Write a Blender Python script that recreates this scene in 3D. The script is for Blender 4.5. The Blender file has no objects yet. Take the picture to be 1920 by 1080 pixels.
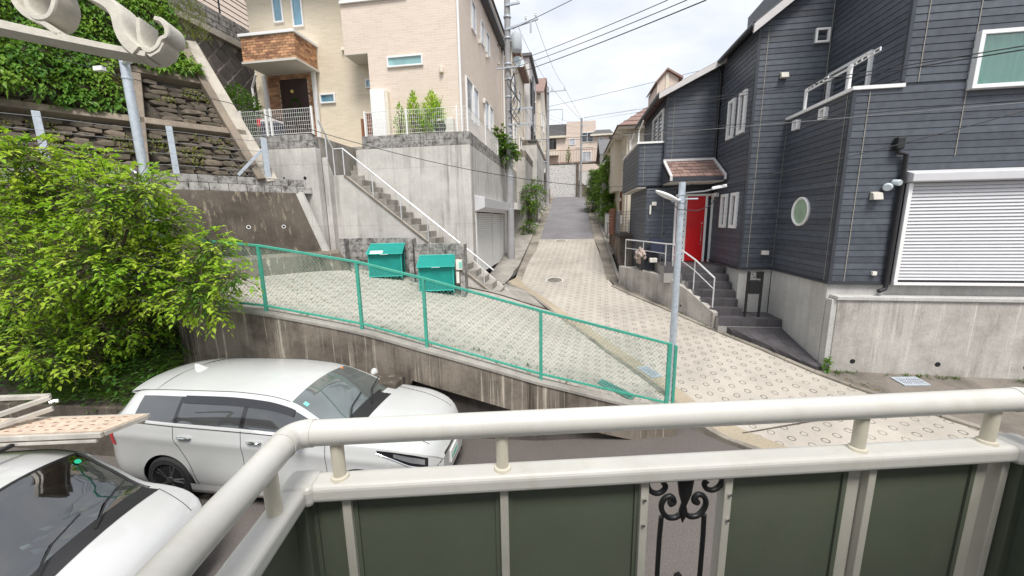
import bpy, bmesh, math, random
import numpy as np
from mathutils import Vector, Matrix
random.seed(7)
R=math.radians
scene=bpy.context.scene
col=scene.collection
# ------------------------------------------------------------------ camera
F_PX, CAM_H = 710.0, 3.70
PITCH, ROLL, YAW = R(10.2), R(0.95), R(-9.0)
def _basis():
    cy,sy,cp,sp=math.cos(YAW),math.sin(YAW),math.cos(PITCH),math.sin(PITCH)
    f=np.array([sy*cp,cy*cp,-sp]); r=np.array([cy,-sy,0.]); u=np.cross(r,f)
    c,s=math.cos(ROLL),math.sin(ROLL)
    return f,r*c-u*s,u*c+r*s
_f,_r,_u=_basis(); CAMP=np.array([0,0,CAM_H])
cam_d=bpy.data.cameras.new('camera'); cam=bpy.data.objects.new('camera',cam_d); col.objects.link(cam)
cam_d.sensor_width=36; cam_d.lens=F_PX/1920*36; cam_d.clip_start=.02; cam_d.clip_end=3000
m=Matrix.Identity(4)
for i in range(3): m[i][0]=_r[i]; m[i][1]=_u[i]; m[i][2]=-_f[i]; m[i][3]=CAMP[i]
cam.matrix_world=m; scene.camera=cam
# ------------------------------------------------------------------ sky and sun
SUN_EL,SUN_AZ=R(60),R(160)     # azimuth clockwise from +Y
world=bpy.data.worlds.new('World'); scene.world=world; world.use_nodes=True
nt=world.node_tree; nt.nodes.clear(); N=nt.nodes.new; LK=nt.links.new
out=N('ShaderNodeOutputWorld'); bg=N('ShaderNodeBackground'); bg.inputs['Strength'].default_value=.1
sky=N('ShaderNodeTexSky'); sky.sky_type='NISHITA'; sky.sun_disc=False
sky.sun_elevation=SUN_EL; sky.sun_rotation=SUN_AZ; sky.air_density=1.2; sky.dust_density=1.5; sky.ozone_density=1.5
tc=N('ShaderNodeTexCoord'); sep=N('ShaderNodeSeparateXYZ'); LK(tc.outputs['Generated'],sep.inputs[0])
# project the direction onto a flat cloud layer
za=N('ShaderNodeMath'); za.operation='MAXIMUM'; LK(sep.outputs['Z'],za.inputs[0]); za.inputs[1].default_value=0.0
zb=N('ShaderNodeMath'); zb.operation='ADD'; LK(za.outputs[0],zb.inputs[0]); zb.inputs[1].default_value=.22
dx=N('ShaderNodeMath'); dx.operation='DIVIDE'; LK(sep.outputs['X'],dx.inputs[0]); LK(zb.outputs[0],dx.inputs[1])
dy=N('ShaderNodeMath'); dy.operation='DIVIDE'; LK(sep.outputs['Y'],dy.inputs[0]); LK(zb.outputs[0],dy.inputs[1])
cmb=N('ShaderNodeCombineXYZ'); LK(dx.outputs[0],cmb.inputs[0]); LK(dy.outputs[0],cmb.inputs[1])
n1=N('ShaderNodeTexNoise'); n1.inputs['Scale'].default_value=1.7; n1.inputs['Detail'].default_value=8; n1.inputs['Roughness'].default_value=.6; n1.inputs['Distortion'].default_value=.4
LK(cmb.outputs[0],n1.inputs['Vector'])
ramp=N('ShaderNodeValToRGB'); ramp.color_ramp.elements[0].position=.24; ramp.color_ramp.elements[1].position=.62
ramp.color_ramp.elements[0].color=(.62,.62,.62,1); ramp.color_ramp.elements[1].color=(1,1,1,1)
LK(n1.outputs['Fac'],ramp.inputs[0])
n2=N('ShaderNodeTexNoise'); n2.inputs['Scale'].default_value=3.1; n2.inputs['Detail'].default_value=6
LK(cmb.outputs[0],n2.inputs['Vector'])
cr2=N('ShaderNodeValToRGB'); cr2.color_ramp.elements[0].position=.25; cr2.color_ramp.elements[1].position=.75
cr2.color_ramp.elements[0].color=(5.2,5.5,6.0,1); cr2.color_ramp.elements[1].color=(6.6,6.65,6.72,1)
LK(n2.outputs['Fac'],cr2.inputs[0])
mx=N('ShaderNodeMixRGB'); LK(ramp.outputs[0],mx.inputs[0]); LK(sky.outputs[0],mx.inputs[1]); LK(cr2.outputs[0],mx.inputs[2])
LK(mx.outputs[0],bg.inputs['Color']); LK(bg.outputs[0],out.inputs['Surface'])
sd=bpy.data.lights.new('sun','SUN'); sd.energy=2.5; sd.angle=R(20); sd.color=(1,.96,.9)
so=bpy.data.objects.new('sun',sd); col.objects.link(so)
sv=Vector((math.sin(SUN_AZ)*math.cos(SUN_EL),math.cos(SUN_AZ)*math.cos(SUN_EL),math.sin(SUN_EL)))
so.rotation_euler=sv.to_track_quat('Z','Y').to_euler(); so.location=(0,-20,40)
vs=scene.view_settings; vs.view_transform='Standard'; vs.look='None'; vs.exposure=0.8; vs.gamma=1; vs.use_curve_mapping=False
scene.render.engine='CYCLES'; scene.cycles.use_denoising=True; scene.cycles.max_bounces=8; scene.cycles.transparent_max_bounces=24
# ------------------------------------------------------------------ survey helper: picture point -> point on a real plane of the place
def at(px,py,x=None,y=None,z=None,d=None,pl=None):
    v=_f+_r*(px-960)/F_PX-_u*(py-540)/F_PX
    if pl is not None: n=np.array(pl[:3]); t=(pl[3]-n@CAMP)/(n@v)
    elif x is not None: t=x/v[0]
    elif y is not None: t=y/v[1]
    elif z is not None: t=(z-CAM_H)/v[2]
    else: t=d
    return Vector(CAMP+v*t)
def lerp(a,b,t): return a+(b-a)*t
def interp(x,xs,ys): return float(np.interp(x,xs,ys))
# ------------------------------------------------------------------ mesh builder
class MB:
    def __init__(s): s.v=[]; s.f=[]
    def quad(s,*p):
        i=len(s.v); s.v+=[tuple(q) for q in p]; s.f.append(tuple(range(i,i+len(p)))); return s
    def box(s,x0,x1,y0,y1,z0,z1):
        i=len(s.v); s.v+=[(x,y,z) for z in (z0,z1) for y in (y0,y1) for x in (x0,x1)]
        s.f+=[tuple(i+k for k in q) for q in ((0,2,3,1),(4,5,7,6),(0,1,5,4),(2,6,7,3),(0,4,6,2),(1,3,7,5))]; return s
    def hexa(s,b,t):
        "4 bottom points, 4 top points (same order)"
        i=len(s.v); s.v+=[tuple(p) for p in list(b)+list(t)]
        s.f+=[(i+3,i+2,i+1,i),(i+4,i+5,i+6,i+7)]+[(i+k,i+(k+1)%4,i+4+(k+1)%4,i+4+k) for k in range(4)]; return s
    def prism(s,poly,vec):
        n=len(poly); i=len(s.v); vec=Vector(vec)
        s.v+=[tuple(p) for p in poly]+[tuple(Vector(p)+vec) for p in poly]
        s.f+=[tuple(i+n-1-k for k in range(n)),tuple(i+n+k for k in range(n))]+[(i+k,i+(k+1)%n,i+n+(k+1)%n,i+n+k) for k in range(n)]; return s
    def beam(s,p,q,w,h=None,up=(0,0,1)):
        "bar of w (sideways) x h (up) from p to q"
        h=h or w; p=Vector(p);q=Vector(q); d=(q-p).normalized(); up=Vector(up)
        if abs(d.dot(up))>.98: up=Vector((0,1,0))
        a=d.cross(up).normalized()*(w/2); b=a.cross(d).normalized()*(h/2)
        return s.hexa([p-a-b,p+a-b,p+a+b,p-a+b],[q-a-b,q+a-b,q+a+b,q-a+b])
    def tube(s,pts,r,n=8,cap=True):
        pts=[Vector(p) for p in pts]; i0=len(s.v); rr=r if isinstance(r,(list,tuple)) else [r]*len(pts)
        ref=None
        for k,p in enumerate(pts):
            d=(pts[min(k+1,len(pts)-1)]-pts[max(k-1,0)]).normalized()
            if ref is None:
                ref=Vector((0,0,1)) if abs(d.z)<.9 else Vector((1,0,0))
            a=(ref-d*ref.dot(d)).normalized(); ref=a; b=d.cross(a)
            for j in range(n):
                t=2*math.pi*j/n; s.v.append(tuple(p+(a*math.cos(t)+b*math.sin(t))*rr[k]))
        for k in range(len(pts)-1):
            for j in range(n):
                a=i0+k*n+j; b=i0+k*n+(j+1)%n; s.f.append((a,b,b+n,a+n))
        if cap:
            s.f.append(tuple(i0+n-1-j for j in range(n))); e=i0+(len(pts)-1)*n; s.f.append(tuple(e+j for j in range(n)))
        return s
    def lathe(s,prof,o=(0,0,0),ax=(0,0,1),n=24):
        "prof: (radius, height along axis)"
        ax=Vector(ax).normalized(); ref=Vector((1,0,0)) if abs(ax.x)<.9 else Vector((0,1,0)); a=ax.cross(ref).normalized(); b=ax.cross(a); o=Vector(o); i0=len(s.v)
        for r,h in prof:
            for j in range(n):
                t=2*math.pi*j/n; s.v.append(tuple(o+ax*h+(a*math.cos(t)+b*math.sin(t))*r))
        for k in range(len(prof)-1):
            for j in range(n):
                p=i0+k*n+j; q=i0+k*n+(j+1)%n; s.f.append((p,q,q+n,p+n))
        s.f.append(tuple(i0+n-1-j for j in range(n))); e=i0+(len(prof)-1)*n; s.f.append(tuple(e+j for j in range(n)))
        return s
    def grid(s,rows):
        i0=len(s.v); w=len(rows[0])
        for r in rows: s.v+=[tuple(p) for p in r]
        for k in range(len(rows)-1):
            for j in range(w-1):
                a=i0+k*w+j; s.f.append((a,a+1,a+1+w,a+w))
        return s
    def build(s,name,mat,parent=None,smooth=False,bevel=0,local=False,seg=2,fix=True):
        me=bpy.data.meshes.new(name); me.from_pydata(s.v,[],s.f)
        if fix:
            bm=bmesh.new(); bm.from_mesh(me); bmesh.ops.recalc_face_normals(bm,faces=bm.faces); bm.to_mesh(me); bm.free()
        me.materials.append(mat)
        if smooth:
            me.polygons.foreach_set('use_smooth',[True]*len(me.polygons))
            if smooth!=2: me.set_sharp_from_angle(angle=R(40))
        return link(name,me,parent,bevel,local,seg)
def link(name,me,parent=None,bevel=0,local=False,seg=2):
    o=bpy.data.objects.new(name,me); col.objects.link(o)
    if parent is not None:
        o.parent=parent
        if not local and parent.type=='EMPTY': o.matrix_parent_inverse=parent.matrix_basis.inverted()
    if bevel:
        b=o.modifiers.new('bevel','BEVEL'); b.width=bevel; b.segments=seg; b.limit_method='ANGLE'; b.angle_limit=R(35)
    return o
def tag(o,label=None,cat=None,group=None,kind=None):
    if label: o['label']=label
    if cat: o['category']=cat
    if group: o['group']=group
    if kind: o['kind']=kind
    return o
def thing(name,label,cat,loc=(0,0,0),rz=0,group=None):
    o=bpy.data.objects.new(name,None); col.objects.link(o); o.location=loc; o.rotation_euler=(0,0,rz); o.empty_display_size=.2
    bpy.context.view_layer.update() if False else None
    o.matrix_basis=Matrix.Translation(Vector(loc))@Matrix.Rotation(rz,4,'Z')
    return tag(o,label,cat,group)
def copy_tree(o,parent=None):
    kids=[c for c in KIDS.get(o.name,o.children)]
    c=o.copy(); col.objects.link(c); c.parent=parent
    for ch in kids: copy_tree(ch,c)
    return c
KIDS={}
def struct(o): o['kind']='structure'; return o
# ------------------------------------------------------------------ materials
def newmat(name):
    m=bpy.data.materials.new(name); m.use_nodes=True; t=m.node_tree; t.nodes.clear()
    o=t.nodes.new('ShaderNodeOutputMaterial'); b=t.nodes.new('ShaderNodeBsdfPrincipled'); t.links.new(b.outputs[0],o.inputs[0])
    return m,t,b
class G:
    "tiny node graph helper"
    def __init__(s,t): s.t=t
    def n(s,kind,**kw):
        n=s.t.nodes.new('ShaderNode'+kind)
        for k,v in kw.items(): setattr(n,k,v)
        return n
    def l(s,a,b): s.t.links.new(a,b)
    def set(s,inp,v):
        if hasattr(v,'links') or isinstance(v,bpy.types.NodeSocket): s.l(v,inp)
        else: inp.default_value=v
    def math(s,op,a,b=0.,c=None,clamp=False):
        n=s.n('Math',operation=op,use_clamp=clamp); s.set(n.inputs[0],a); s.set(n.inputs[1],b)
        if c is not None: s.set(n.inputs[2],c)
        return n.outputs[0]
    def vm(s,op,a,b=(0,0,0)):
        n=s.n('VectorMath',operation=op); s.set(n.inputs[0],a); s.set(n.inputs[1],b)
        return n.outputs['Value'] if op in('LENGTH','DOT_PRODUCT') else n.outputs[0]
    def obj(s): return s.n('TexCoord').outputs['Object']
    def pos(s): return s.n('NewGeometry').outputs['Position']
    def map(s,v,scale=(1,1,1),rot=(0,0,0),loc=(0,0,0)):
        n=s.n('Mapping'); s.l(v,n.inputs[0]); n.inputs['Scale'].default_value=scale; n.inputs['Rotation'].default_value=rot; n.inputs['Location'].default_value=loc; return n.outputs[0]
    def noise(s,v,scale=5,detail=4,rough=.6,dist=0.):
        n=s.n('TexNoise'); s.l(v,n.inputs['Vector']); n.inputs['Scale'].default_value=scale; n.inputs['Detail'].default_value=detail; n.inputs['Roughness'].default_value=rough; n.inputs['Distortion'].default_value=dist; return n.outputs['Fac']
    def ramp(s,f,a,b,ca=(0,0,0,1),cb=(1,1,1,1)):
        n=s.n('ValToRGB'); s.l(f,n.inputs[0]); e=n.color_ramp.elements; e[0].position=a; e[1].position=b; e[0].color=ca if len(ca)==4 else (*ca,1); e[1].color=cb if len(cb)==4 else (*cb,1); return n.outputs[0]
    def mix(s,f,a,b,mode='MIX'):
        n=s.n('MixRGB',blend_type=mode); s.set(n.inputs[0],f)
        for i,v in ((1,a),(2,b)): s.set(n.inputs[i],v if not isinstance(v,tuple) or len(v)==4 else (*v,1))
        return n.outputs[0]
    def bump(s,h,b,strength=.3,dist=.01):
        n=s.n('Bump'); s.l(h,n.inputs['Height']); n.inputs['Strength'].default_value=strength; n.inputs['Distance'].default_value=dist; s.l(n.outputs[0],b.inputs['Normal']); return n
def simple(name,c,rough=.5,metal=0.,var=.12,scale=6,bump=0.,bscale=60,rnd=0.,spec=.5,coat=0.,dirt=None,dirt_amt=.4):
    "plain painted / metal / plastic surface with slight unevenness"
    m,t,b=newmat(name); g=G(t); p=g.pos()
    n=g.noise(p,scale,5,.65)
    a=tuple(max(0,x*(1-var)) for x in c); d=tuple(min(1,x*(1+var)) for x in c)
    c_=g.mix(g.ramp(n,.3,.7),a,d)
    if rnd:
        oi=g.n('ObjectInfo').outputs['Random']; k=g.math('MULTIPLY_ADD',oi,2*rnd,1-rnd)
        mm=g.n('MixRGB',blend_type='MULTIPLY'); mm.inputs[0].default_value=1; g.l(c_,mm.inputs[1]); cc=g.n('CombineXYZ')
        for i in range(3): g.l(k,cc.inputs[i])
        g.l(cc.outputs[0],mm.inputs[2]); c_=mm.outputs[0]
    if dirt:
        dn=g.noise(g.map(p,(1,1,.35)),scale*1.7,6,.7); c_=g.mix(g.math('MULTIPLY',g.ramp(dn,.5,.75),dirt_amt),c_,dirt)
    g.l(c_,b.inputs['Base Color']); b.inputs['Metallic'].default_value=metal
    rn=g.noise(p,scale*3,3); g.l(g.math('MULTIPLY_ADD',rn,.2,rough-.1,clamp=True),b.inputs['Roughness'])
    b.inputs['Specular IOR Level'].default_value=spec
    if coat: b.inputs['Coat Weight'].default_value=coat; b.inputs['Coat Roughness'].default_value=.04
    if bump: g.bump(g.noise(p,bscale,4,.7),b,bump,.004)
    return m
def concrete(name,c,dark,streak=.5,blotch=.5,light=None,bump=.25,fine=True,form=False,sscale=1.,bscale=.9):
    "cast concrete: blotches, vertical run-off streaks, pores"
    m,t,b=newmat(name); g=G(t); p=g.pos()
    base=g.mix(g.ramp(g.noise(p,1.3,6,.65),.32,.7),tuple(x*.88 for x in c),tuple(min(1,x*1.08) for x in c))
    bl=g.ramp(g.noise(g.map(p,loc=(3,7,1)),bscale,7,.72),.44,.64)
    c_=g.mix(g.math('MULTIPLY',bl,blotch),base,dark)
    st=g.ramp(g.noise(g.map(p,(3.2*sscale,3.2*sscale,.16)),1.6,6,.75),.46,.64)
    brk=g.ramp(g.noise(g.map(p,(1,1,.5),loc=(9,2,5)),1.1,4,.6),.42,.6)
    c_=g.mix(g.math('MULTIPLY',g.math('MULTIPLY',st,brk),streak),c_,dark)
    if light:
        ls=g.ramp(g.noise(g.map(p,(6*sscale,6*sscale,.2),loc=(5,5,2)),1.5,5,.7),.56,.66); lb=g.ramp(g.noise(g.map(p,(1,1,.8),loc=(1,8,3)),1.4,4),.36,.52)
        c_=g.mix(g.math('MULTIPLY',g.math('MULTIPLY',ls,lb),.8),c_,light)
    fn=g.noise(p,55,3,.7); c_=g.mix(1.,c_,g.ramp(fn,.3,.7,(.8,.8,.8),(1.12,1.12,1.12)),'MULTIPLY')
    h=g.noise(p,30,6,.75)
    if form:
        # formwork panel joints and tie holes (0.9 x 1.8 m panels)
        sp=g.n('SeparateXYZ'); g.l(p,sp.inputs[0]); uu=g.math('ADD',sp.outputs[0],sp.outputs[1])
        a=g.math('ABSOLUTE',g.math('SUBTRACT',g.math('FRACT',g.math('DIVIDE',uu,.9)),.5)); j1=g.math('GREATER_THAN',a,.492)
        a2=g.math('ABSOLUTE',g.math('SUBTRACT',g.math('FRACT',g.math('DIVIDE',sp.outputs[2],1.8)),.5)); j2=g.math('GREATER_THAN',a2,.496)
        j=g.math('MAXIMUM',j1,j2)
        tu=g.math('MULTIPLY',g.math('SUBTRACT',g.math('FRACT',g.math('DIVIDE',uu,.6)),.5),.6); tv=g.math('MULTIPLY',g.math('SUBTRACT',g.math('FRACT',g.math('DIVIDE',sp.outputs[2],.9)),.5),.9)
        cv=g.n('CombineXYZ'); g.l(tu,cv.inputs[0]); g.l(tv,cv.inputs[1]); hole=g.math('LESS_THAN',g.vm('LENGTH',cv.outputs[0]),.014)
        c_=g.mix(g.math('MULTIPLY',g.math('MAXIMUM',g.math('MULTIPLY',j,.35),g.math('MULTIPLY',hole,.7)),1.),c_,tuple(x*.35 for x in c))
        h=g.math('SUBTRACT',h,g.math('MULTIPLY',g.math('MAXIMUM',j,hole),.8))
    g.l(c_,b.inputs['Base Color']); b.inputs['Roughness'].default_value=.88; b.inputs['Specular IOR Level'].default_value=.25
    g.bump(h,b,bump,.01)
    return m
def leafmat(name,c1,c2,c3=None,trans=.35,rough=.45):
    m,t,b=newmat(name); g=G(t); geo=g.n('NewGeometry'); rnd=geo.outputs['Random Per Island']
    n=g.noise(geo.outputs['Position'],1.6,3)
    c_=g.mix(rnd,c1,c2)
    if c3: c_=g.mix(g.math('MULTIPLY',g.ramp(n,.45,.62),.8),c_,c3)
    g.l(c_,b.inputs['Base Color']); b.inputs['Roughness'].default_value=rough; b.inputs['Specular IOR Level'].default_value=.35
    tr=g.n('BsdfTranslucent'); g.l(g.mix(.5,c_,(.25,.4,.02)),tr.inputs[0]); ms=g.n('MixShader'); ms.inputs[0].default_value=trans
    o=[x for x in t.nodes if x.type=='OUTPUT_MATERIAL'][0]; g.l(b.outputs[0],ms.inputs[1]); g.l(tr.outputs[0],ms.inputs[2]); g.l(ms.outputs[0],o.inputs[0])
    return m
def glass(name,c,rough=.04,spec=.9,var=.3):
    m,t,b=newmat(name); g=G(t); p=g.pos()
    n=g.noise(p,1.1,2)
    g.l(g.mix(g.ramp(n,.35,.65),tuple(x*(1-var) for x in c),tuple(min(1,x*(1+var)) for x in c)),b.inputs['Base Color']); b.inputs['Roughness'].default_value=rough; b.inputs['Specular IOR Level'].default_value=spec
    b.inputs['Coat Weight'].default_value=.6; b.inputs['Coat Roughness'].default_value=.02
    g.bump(g.noise(p,.9,1),b,.02,.05)
    return m
def clearglass(name,tint=(.75,.85,.82),fk=.55,fb=.02):
    m,t,b=newmat(name); g=G(t); t.nodes.remove(b)
    tr=g.n('BsdfTransparent'); tr.inputs[0].default_value=(*tint,1); gl=g.n('BsdfGlossy'); gl.inputs['Roughness'].default_value=.02; fr=g.n('Fresnel'); fr.inputs[0].default_value=1.5
    ms=g.n('MixShader'); g.l(g.math('MULTIPLY_ADD',fr.outputs[0],fk,fb,clamp=True),ms.inputs[0]); g.l(tr.outputs[0],ms.inputs[1]); g.l(gl.outputs[0],ms.inputs[2])
    o=[x for x in t.nodes if x.type=='OUTPUT_MATERIAL'][0]; g.l(ms.outputs[0],o.inputs[0]); return m
def ring_paving(name):
    m,t,b=newmat(name); g=G(t); p=g.pos()
    wob=g.n('TexNoise'); g.l(p,wob.inputs['Vector']); wob.inputs['Scale'].default_value=3.; wob.inputs['Detail'].default_value=2
    pw_=g.vm('ADD',p,g.vm('SCALE',g.vm('SUBTRACT',wob.outputs['Color'],(.5,.5,.5)),(0,0,0))) if False else g.vm('ADD',p,g.vm('MULTIPLY',g.vm('SUBTRACT',wob.outputs['Color'],(.5,.5,.5)),(.045,.045,0)))
    q=g.map(pw_,rot=(0,0,R(33))); sp=g.n('SeparateXYZ'); g.l(q,sp.inputs[0]); A,Bq=.275,.25
    ds=[]
    for ox,oy in ((0,0),(.5,.5)):
        fx=g.math('MULTIPLY',g.math('SUBTRACT',g.math('FRACT',g.math('ADD',g.math('DIVIDE',sp.outputs[0],A),ox)),.5),A)
        fy=g.math('MULTIPLY',g.math('SUBTRACT',g.math('FRACT',g.math('ADD',g.math('DIVIDE',sp.outputs[1],2*Bq),oy)),.5),2*Bq)
        cv=g.n('CombineXYZ'); g.l(fx,cv.inputs[0]); g.l(fy,cv.inputs[1]); ds.append(g.vm('LENGTH',cv.outputs[0]))
    d=g.math('MINIMUM',ds[0],ds[1]); dd=g.math('ABSOLUTE',g.math('SUBTRACT',d,.052))
    mr=g.n('MapRange',interpolation_type='SMOOTHSTEP'); g.l(dd,mr.inputs[0]); mr.inputs[1].default_value=.005; mr.inputs[2].default_value=.012; mr.inputs[3].default_value=1; mr.inputs[4].default_value=0
    ring=mr.outputs[0]; wear=g.ramp(g.noise(p,2.3,5,.7),.34,.56)
    base=g.mix(g.ramp(g.noise(p,.8,6,.7),.3,.7),(.41,.375,.33),(.53,.49,.44))
    sp_=g.ramp(g.noise(p,170,2,.8),.42,.62); base=g.mix(.38,base,g.mix(sp_,(.2,.175,.15),(.66,.62,.55)))
    base=g.mix(g.math('MULTIPLY',g.ramp(g.noise(g.map(p,loc=(4,4,0)),.5,6,.7),.46,.7),.6),base,(.27,.25,.22))
    base=g.mix(g.math('MULTIPLY',g.ramp(g.noise(g.map(p,(2.2,.5,1),rot=(0,0,R(-28)),loc=(2,1,0)),.9,5,.7),.52,.72),.4),base,(.25,.23,.205))
    base=g.mix(g.math('MULTIPLY',g.ramp(g.noise(g.map(p,loc=(8,3,0)),9,4,.7),.6,.74),.3),base,(.2,.185,.165))
    # filling-strip joints every few metres
    c_=g.mix(g.math('MULTIPLY',ring,g.math('MULTIPLY_ADD',wear,.55,.32)),base,(.11,.1,.088))
    g.l(c_,b.inputs['Base Color']); b.inputs['Roughness'].default_value=.9; b.inputs['Specular IOR Level'].default_value=.2
    g.bump(g.math('SUBTRACT',g.math('MULTIPLY',g.noise(p,120,3,.8),.35),ring),b,.6,.008)
    return m
def asphalt(name,c=(.07,.07,.075),spk=.5):
    m,t,b=newmat(name); g=G(t); p=g.pos()
    base=g.mix(g.ramp(g.noise(p,.9,6,.7),.3,.7),tuple(x*.75 for x in c),tuple(x*1.25 for x in c))
    base=g.mix(spk*.5,base,g.mix(g.ramp(g.noise(p,200,2,.8),.45,.65),tuple(x*.5 for x in c),tuple(x*2.6 for x in c)))
    base=g.mix(.35*spk,base,g.mix(g.ramp(g.noise(p,48,3,.8),.42,.62),tuple(x*.55 for x in c),tuple(x*1.8 for x in c)))
    g.l(base,b.inputs['Base Color']); b.inputs['Roughness'].default_value=.85; b.inputs['Specular IOR Level'].default_value=.3; g.bump(g.noise(p,160,3,.8),b,.6,.006)
    return m
def brickskin(name,c1,c2,mortar,w=.30,h=.075,ms=.006,bump=.4):
    "thin ceramic cladding far too small to model piece by piece"
    m,t,b=newmat(name); g=G(t); p=g.pos(); sp=g.n('SeparateXYZ'); g.l(p,sp.inputs[0])
    cv=g.n('CombineXYZ'); g.l(g.math('ADD',sp.outputs[0],sp.outputs[1]),cv.inputs[0]); g.l(sp.outputs[2],cv.inputs[1])
    br=g.n('TexBrick'); g.l(cv.outputs[0],br.inputs['Vector']); br.inputs['Color1'].default_value=(*c1,1); br.inputs['Color2'].default_value=(*c2,1); br.inputs['Mortar'].default_value=(*mortar,1)
    br.inputs['Scale'].default_value=1; br.inputs['Brick Width'].default_value=w; br.inputs['Row Height'].default_value=h; br.inputs['Mortar Size'].default_value=ms; br.inputs['Mortar Smooth'].default_value=.2; br.inputs['Bias'].default_value=0
    c_=g.mix(g.math('MULTIPLY',g.ramp(g.noise(p,.7,5),.4,.7),.18),br.outputs['Color'],tuple(x*.8 for x in c2))
    g.l(c_,b.inputs['Base Color']); b.inputs['Roughness'].default_value=.75
    h_=g.math('SUBTRACT',g.math('MULTIPLY',g.noise(p,40,4),.3),br.outputs['Fac']); g.bump(h_,b,bump,.006)
    return m
K={}
K['conc']=concrete('cast concrete',(.60,.58,.55),(.17,.16,.14),.6,.22,form=True)
K['conc_clean']=concrete('clean cast concrete',(.52,.515,.5),(.26,.25,.23),.4,.3,form=False)
K['conc_stain']=concrete('streaked concrete',(.24,.205,.17),(.05,.041,.032),.9,.7,light=(.6,.54,.45),sscale=1.4)
K['conc_dirty']=concrete('dark dirty concrete',(.125,.105,.086),(.04,.033,.026),.8,.65,light=(.3,.25,.19),bump=.4)
K['conc_wall']=concrete('pale streaked concrete',(.50,.475,.445),(.13,.115,.1),.75,.4,light=(.66,.63,.58))
K['conc_low']=concrete('dark base concrete',(.11,.095,.085),(.04,.036,.03),.7,.7,bump=.4)  # very dark brown concrete with darker blotches
K['kerb']=concrete('kerb concrete',(.36,.34,.31),(.14,.13,.11),.2,.7)
K['gutter']=concrete('gutter concrete',(.31,.28,.24),(.1,.09,.075),.2,.8)
K['pave_dark']=concrete('brown sidewalk',(.21,.185,.16),(.09,.08,.07),.1,.8)
K['block']=concrete('concrete block',(.40,.385,.37),(.06,.055,.05),.5,.95,bscale=6.)
K['block_white']=concrete('pale block',(.5,.48,.46),(.07,.06,.055),.5,.95,bscale=5.)
K['ring']=ring_paving('ring groove paving'); K['asphalt']=asphalt('lot asphalt',(.115,.102,.095),.8); K['street']=asphalt('street asphalt',(.19,.183,.195),.3)
K['gravel']=asphalt('aggregate strip',(.34,.29,.22),.6)
K['white']=simple('white paint',(.78,.78,.77),.4,var=.05,dirt=(.45,.43,.4),dirt_amt=.25)
K['rail']=simple('cream painted rail',(.57,.56,.53),.42,var=.05,scale=5,dirt=(.42,.385,.31),dirt_amt=.4,coat=.15,bump=.08,bscale=130)
K['railpost']=simple('cream post',(.62,.58,.48),.4,var=.05,dirt=(.4,.36,.28),dirt_amt=.3)
K['galv']=simple('galvanised steel',(.50,.55,.61),.5,.35,var=.14,scale=14)
K['alum']=simple('aluminium rail',(.72,.73,.75),.35,.4,var=.06)
K['green']=simple('green fence paint',(.055,.34,.25),.45,var=.12,dirt=(.3,.45,.38),dirt_amt=.3)
K['meshgreen']=simple('mesh wire',(.09,.30,.235),.5); K['teal']=simple('teal bin net',(.0,.24,.205),.6,var=.1,bump=.3,bscale=180)
K['tealframe']=simple('teal bin frame',(.03,.42,.36),.45)
K['black']=simple('black',(.018,.018,.02),.5); K['rubber']=simple('rubber',(.02,.02,.021),.8,var=.2)
K['iron']=simple('wrought iron',(.012,.012,.013),.45,var=.2)
K['dark']=simple('dark void',(.01,.01,.011),.9)
K['panel']=simple('balcony panel',(.108,.126,.092),.55,dirt=(.17,.17,.14),dirt_amt=.35,var=.12,scale=2,bump=.12,bscale=220)
K['mullion']=simple('balcony mullion',(.55,.53,.47),.5,.1,var=.06,dirt=(.2,.19,.16),dirt_amt=.3)
K['siding']=simple('charcoal siding',(.070,.079,.098),.5,var=.22,scale=7,rnd=.2,bump=.35,bscale=45,dirt=(.085,.088,.095),dirt_amt=.35)
K['seam']=simple('siding seam',(.27,.255,.225),.7)
K['flash']=simple('dark flashing',(.055,.06,.072),.4,.3)
K['trim']=simple('white trim',(.8,.8,.8),.4,var=.03)
K['beige']=brickskin('beige cladding',(.72,.61,.52),(.66,.55,.46),(.76,.67,.59))
K['yellow']=brickskin('yellow beige cladding',(.69,.605,.475),(.62,.54,.415),(.73,.645,.52))
K['beige2']=simple('cream stucco',(.74,.67,.56),.85,var=.07,bump=.2); K['cream']=simple('pale cream stucco',(.68,.62,.52),.85,var=.06,bump=.2,dirt=(.5,.46,.38))
K['pink']=simple('peach stucco',(.62,.52,.45),.85,var=.06,bump=.2,dirt=(.5,.42,.34)); K['greywall']=simple('grey stucco',(.6,.58,.58),.85,var=.06,bump=.2); K['whitewall']=simple('white stucco',(.68,.67,.65),.85,var=.05,bump=.2,dirt=(.5,.48,.44))
K['brick']=simple('orange brick',(.50,.275,.15),.8,var=.25,scale=14,rnd=.32,bump=.5,bscale=90); K['brick2']=simple('brown brick',(.33,.165,.095),.8,var=.25,scale=14,rnd=.3,bump=.5,bscale=90)
K['mortar']=simple('mortar',(.66,.57,.45),.9)
K['door']=simple('brown door',(.055,.03,.026),.4,var=.25,scale=3); K['red']=simple('red door',(.56,.004,.008),.32,var=.04,coat=.2)
K['wood']=simple('brown wood',(.22,.085,.04),.6,var=.25)
K['roof_brown']=simple('brown roof',(.23,.15,.13),.75,var=.2,rnd=.25,bump=.4); K['roof_grey']=simple('grey roof',(.12,.12,.125),.8,var=.2,rnd=.2,bump=.4)
K['shutter']=simple('shutter',(.6,.6,.62),.4,.1,var=.04); K['soffit']=simple('soffit',(.6,.57,.52),.7,var=.04)
K['tile']=simple('dark step tile',(.075,.07,.077),.55,var=.15,rnd=.16,bump=.15); K['grout']=simple('grout',(.3,.29,.275),.9)
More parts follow.
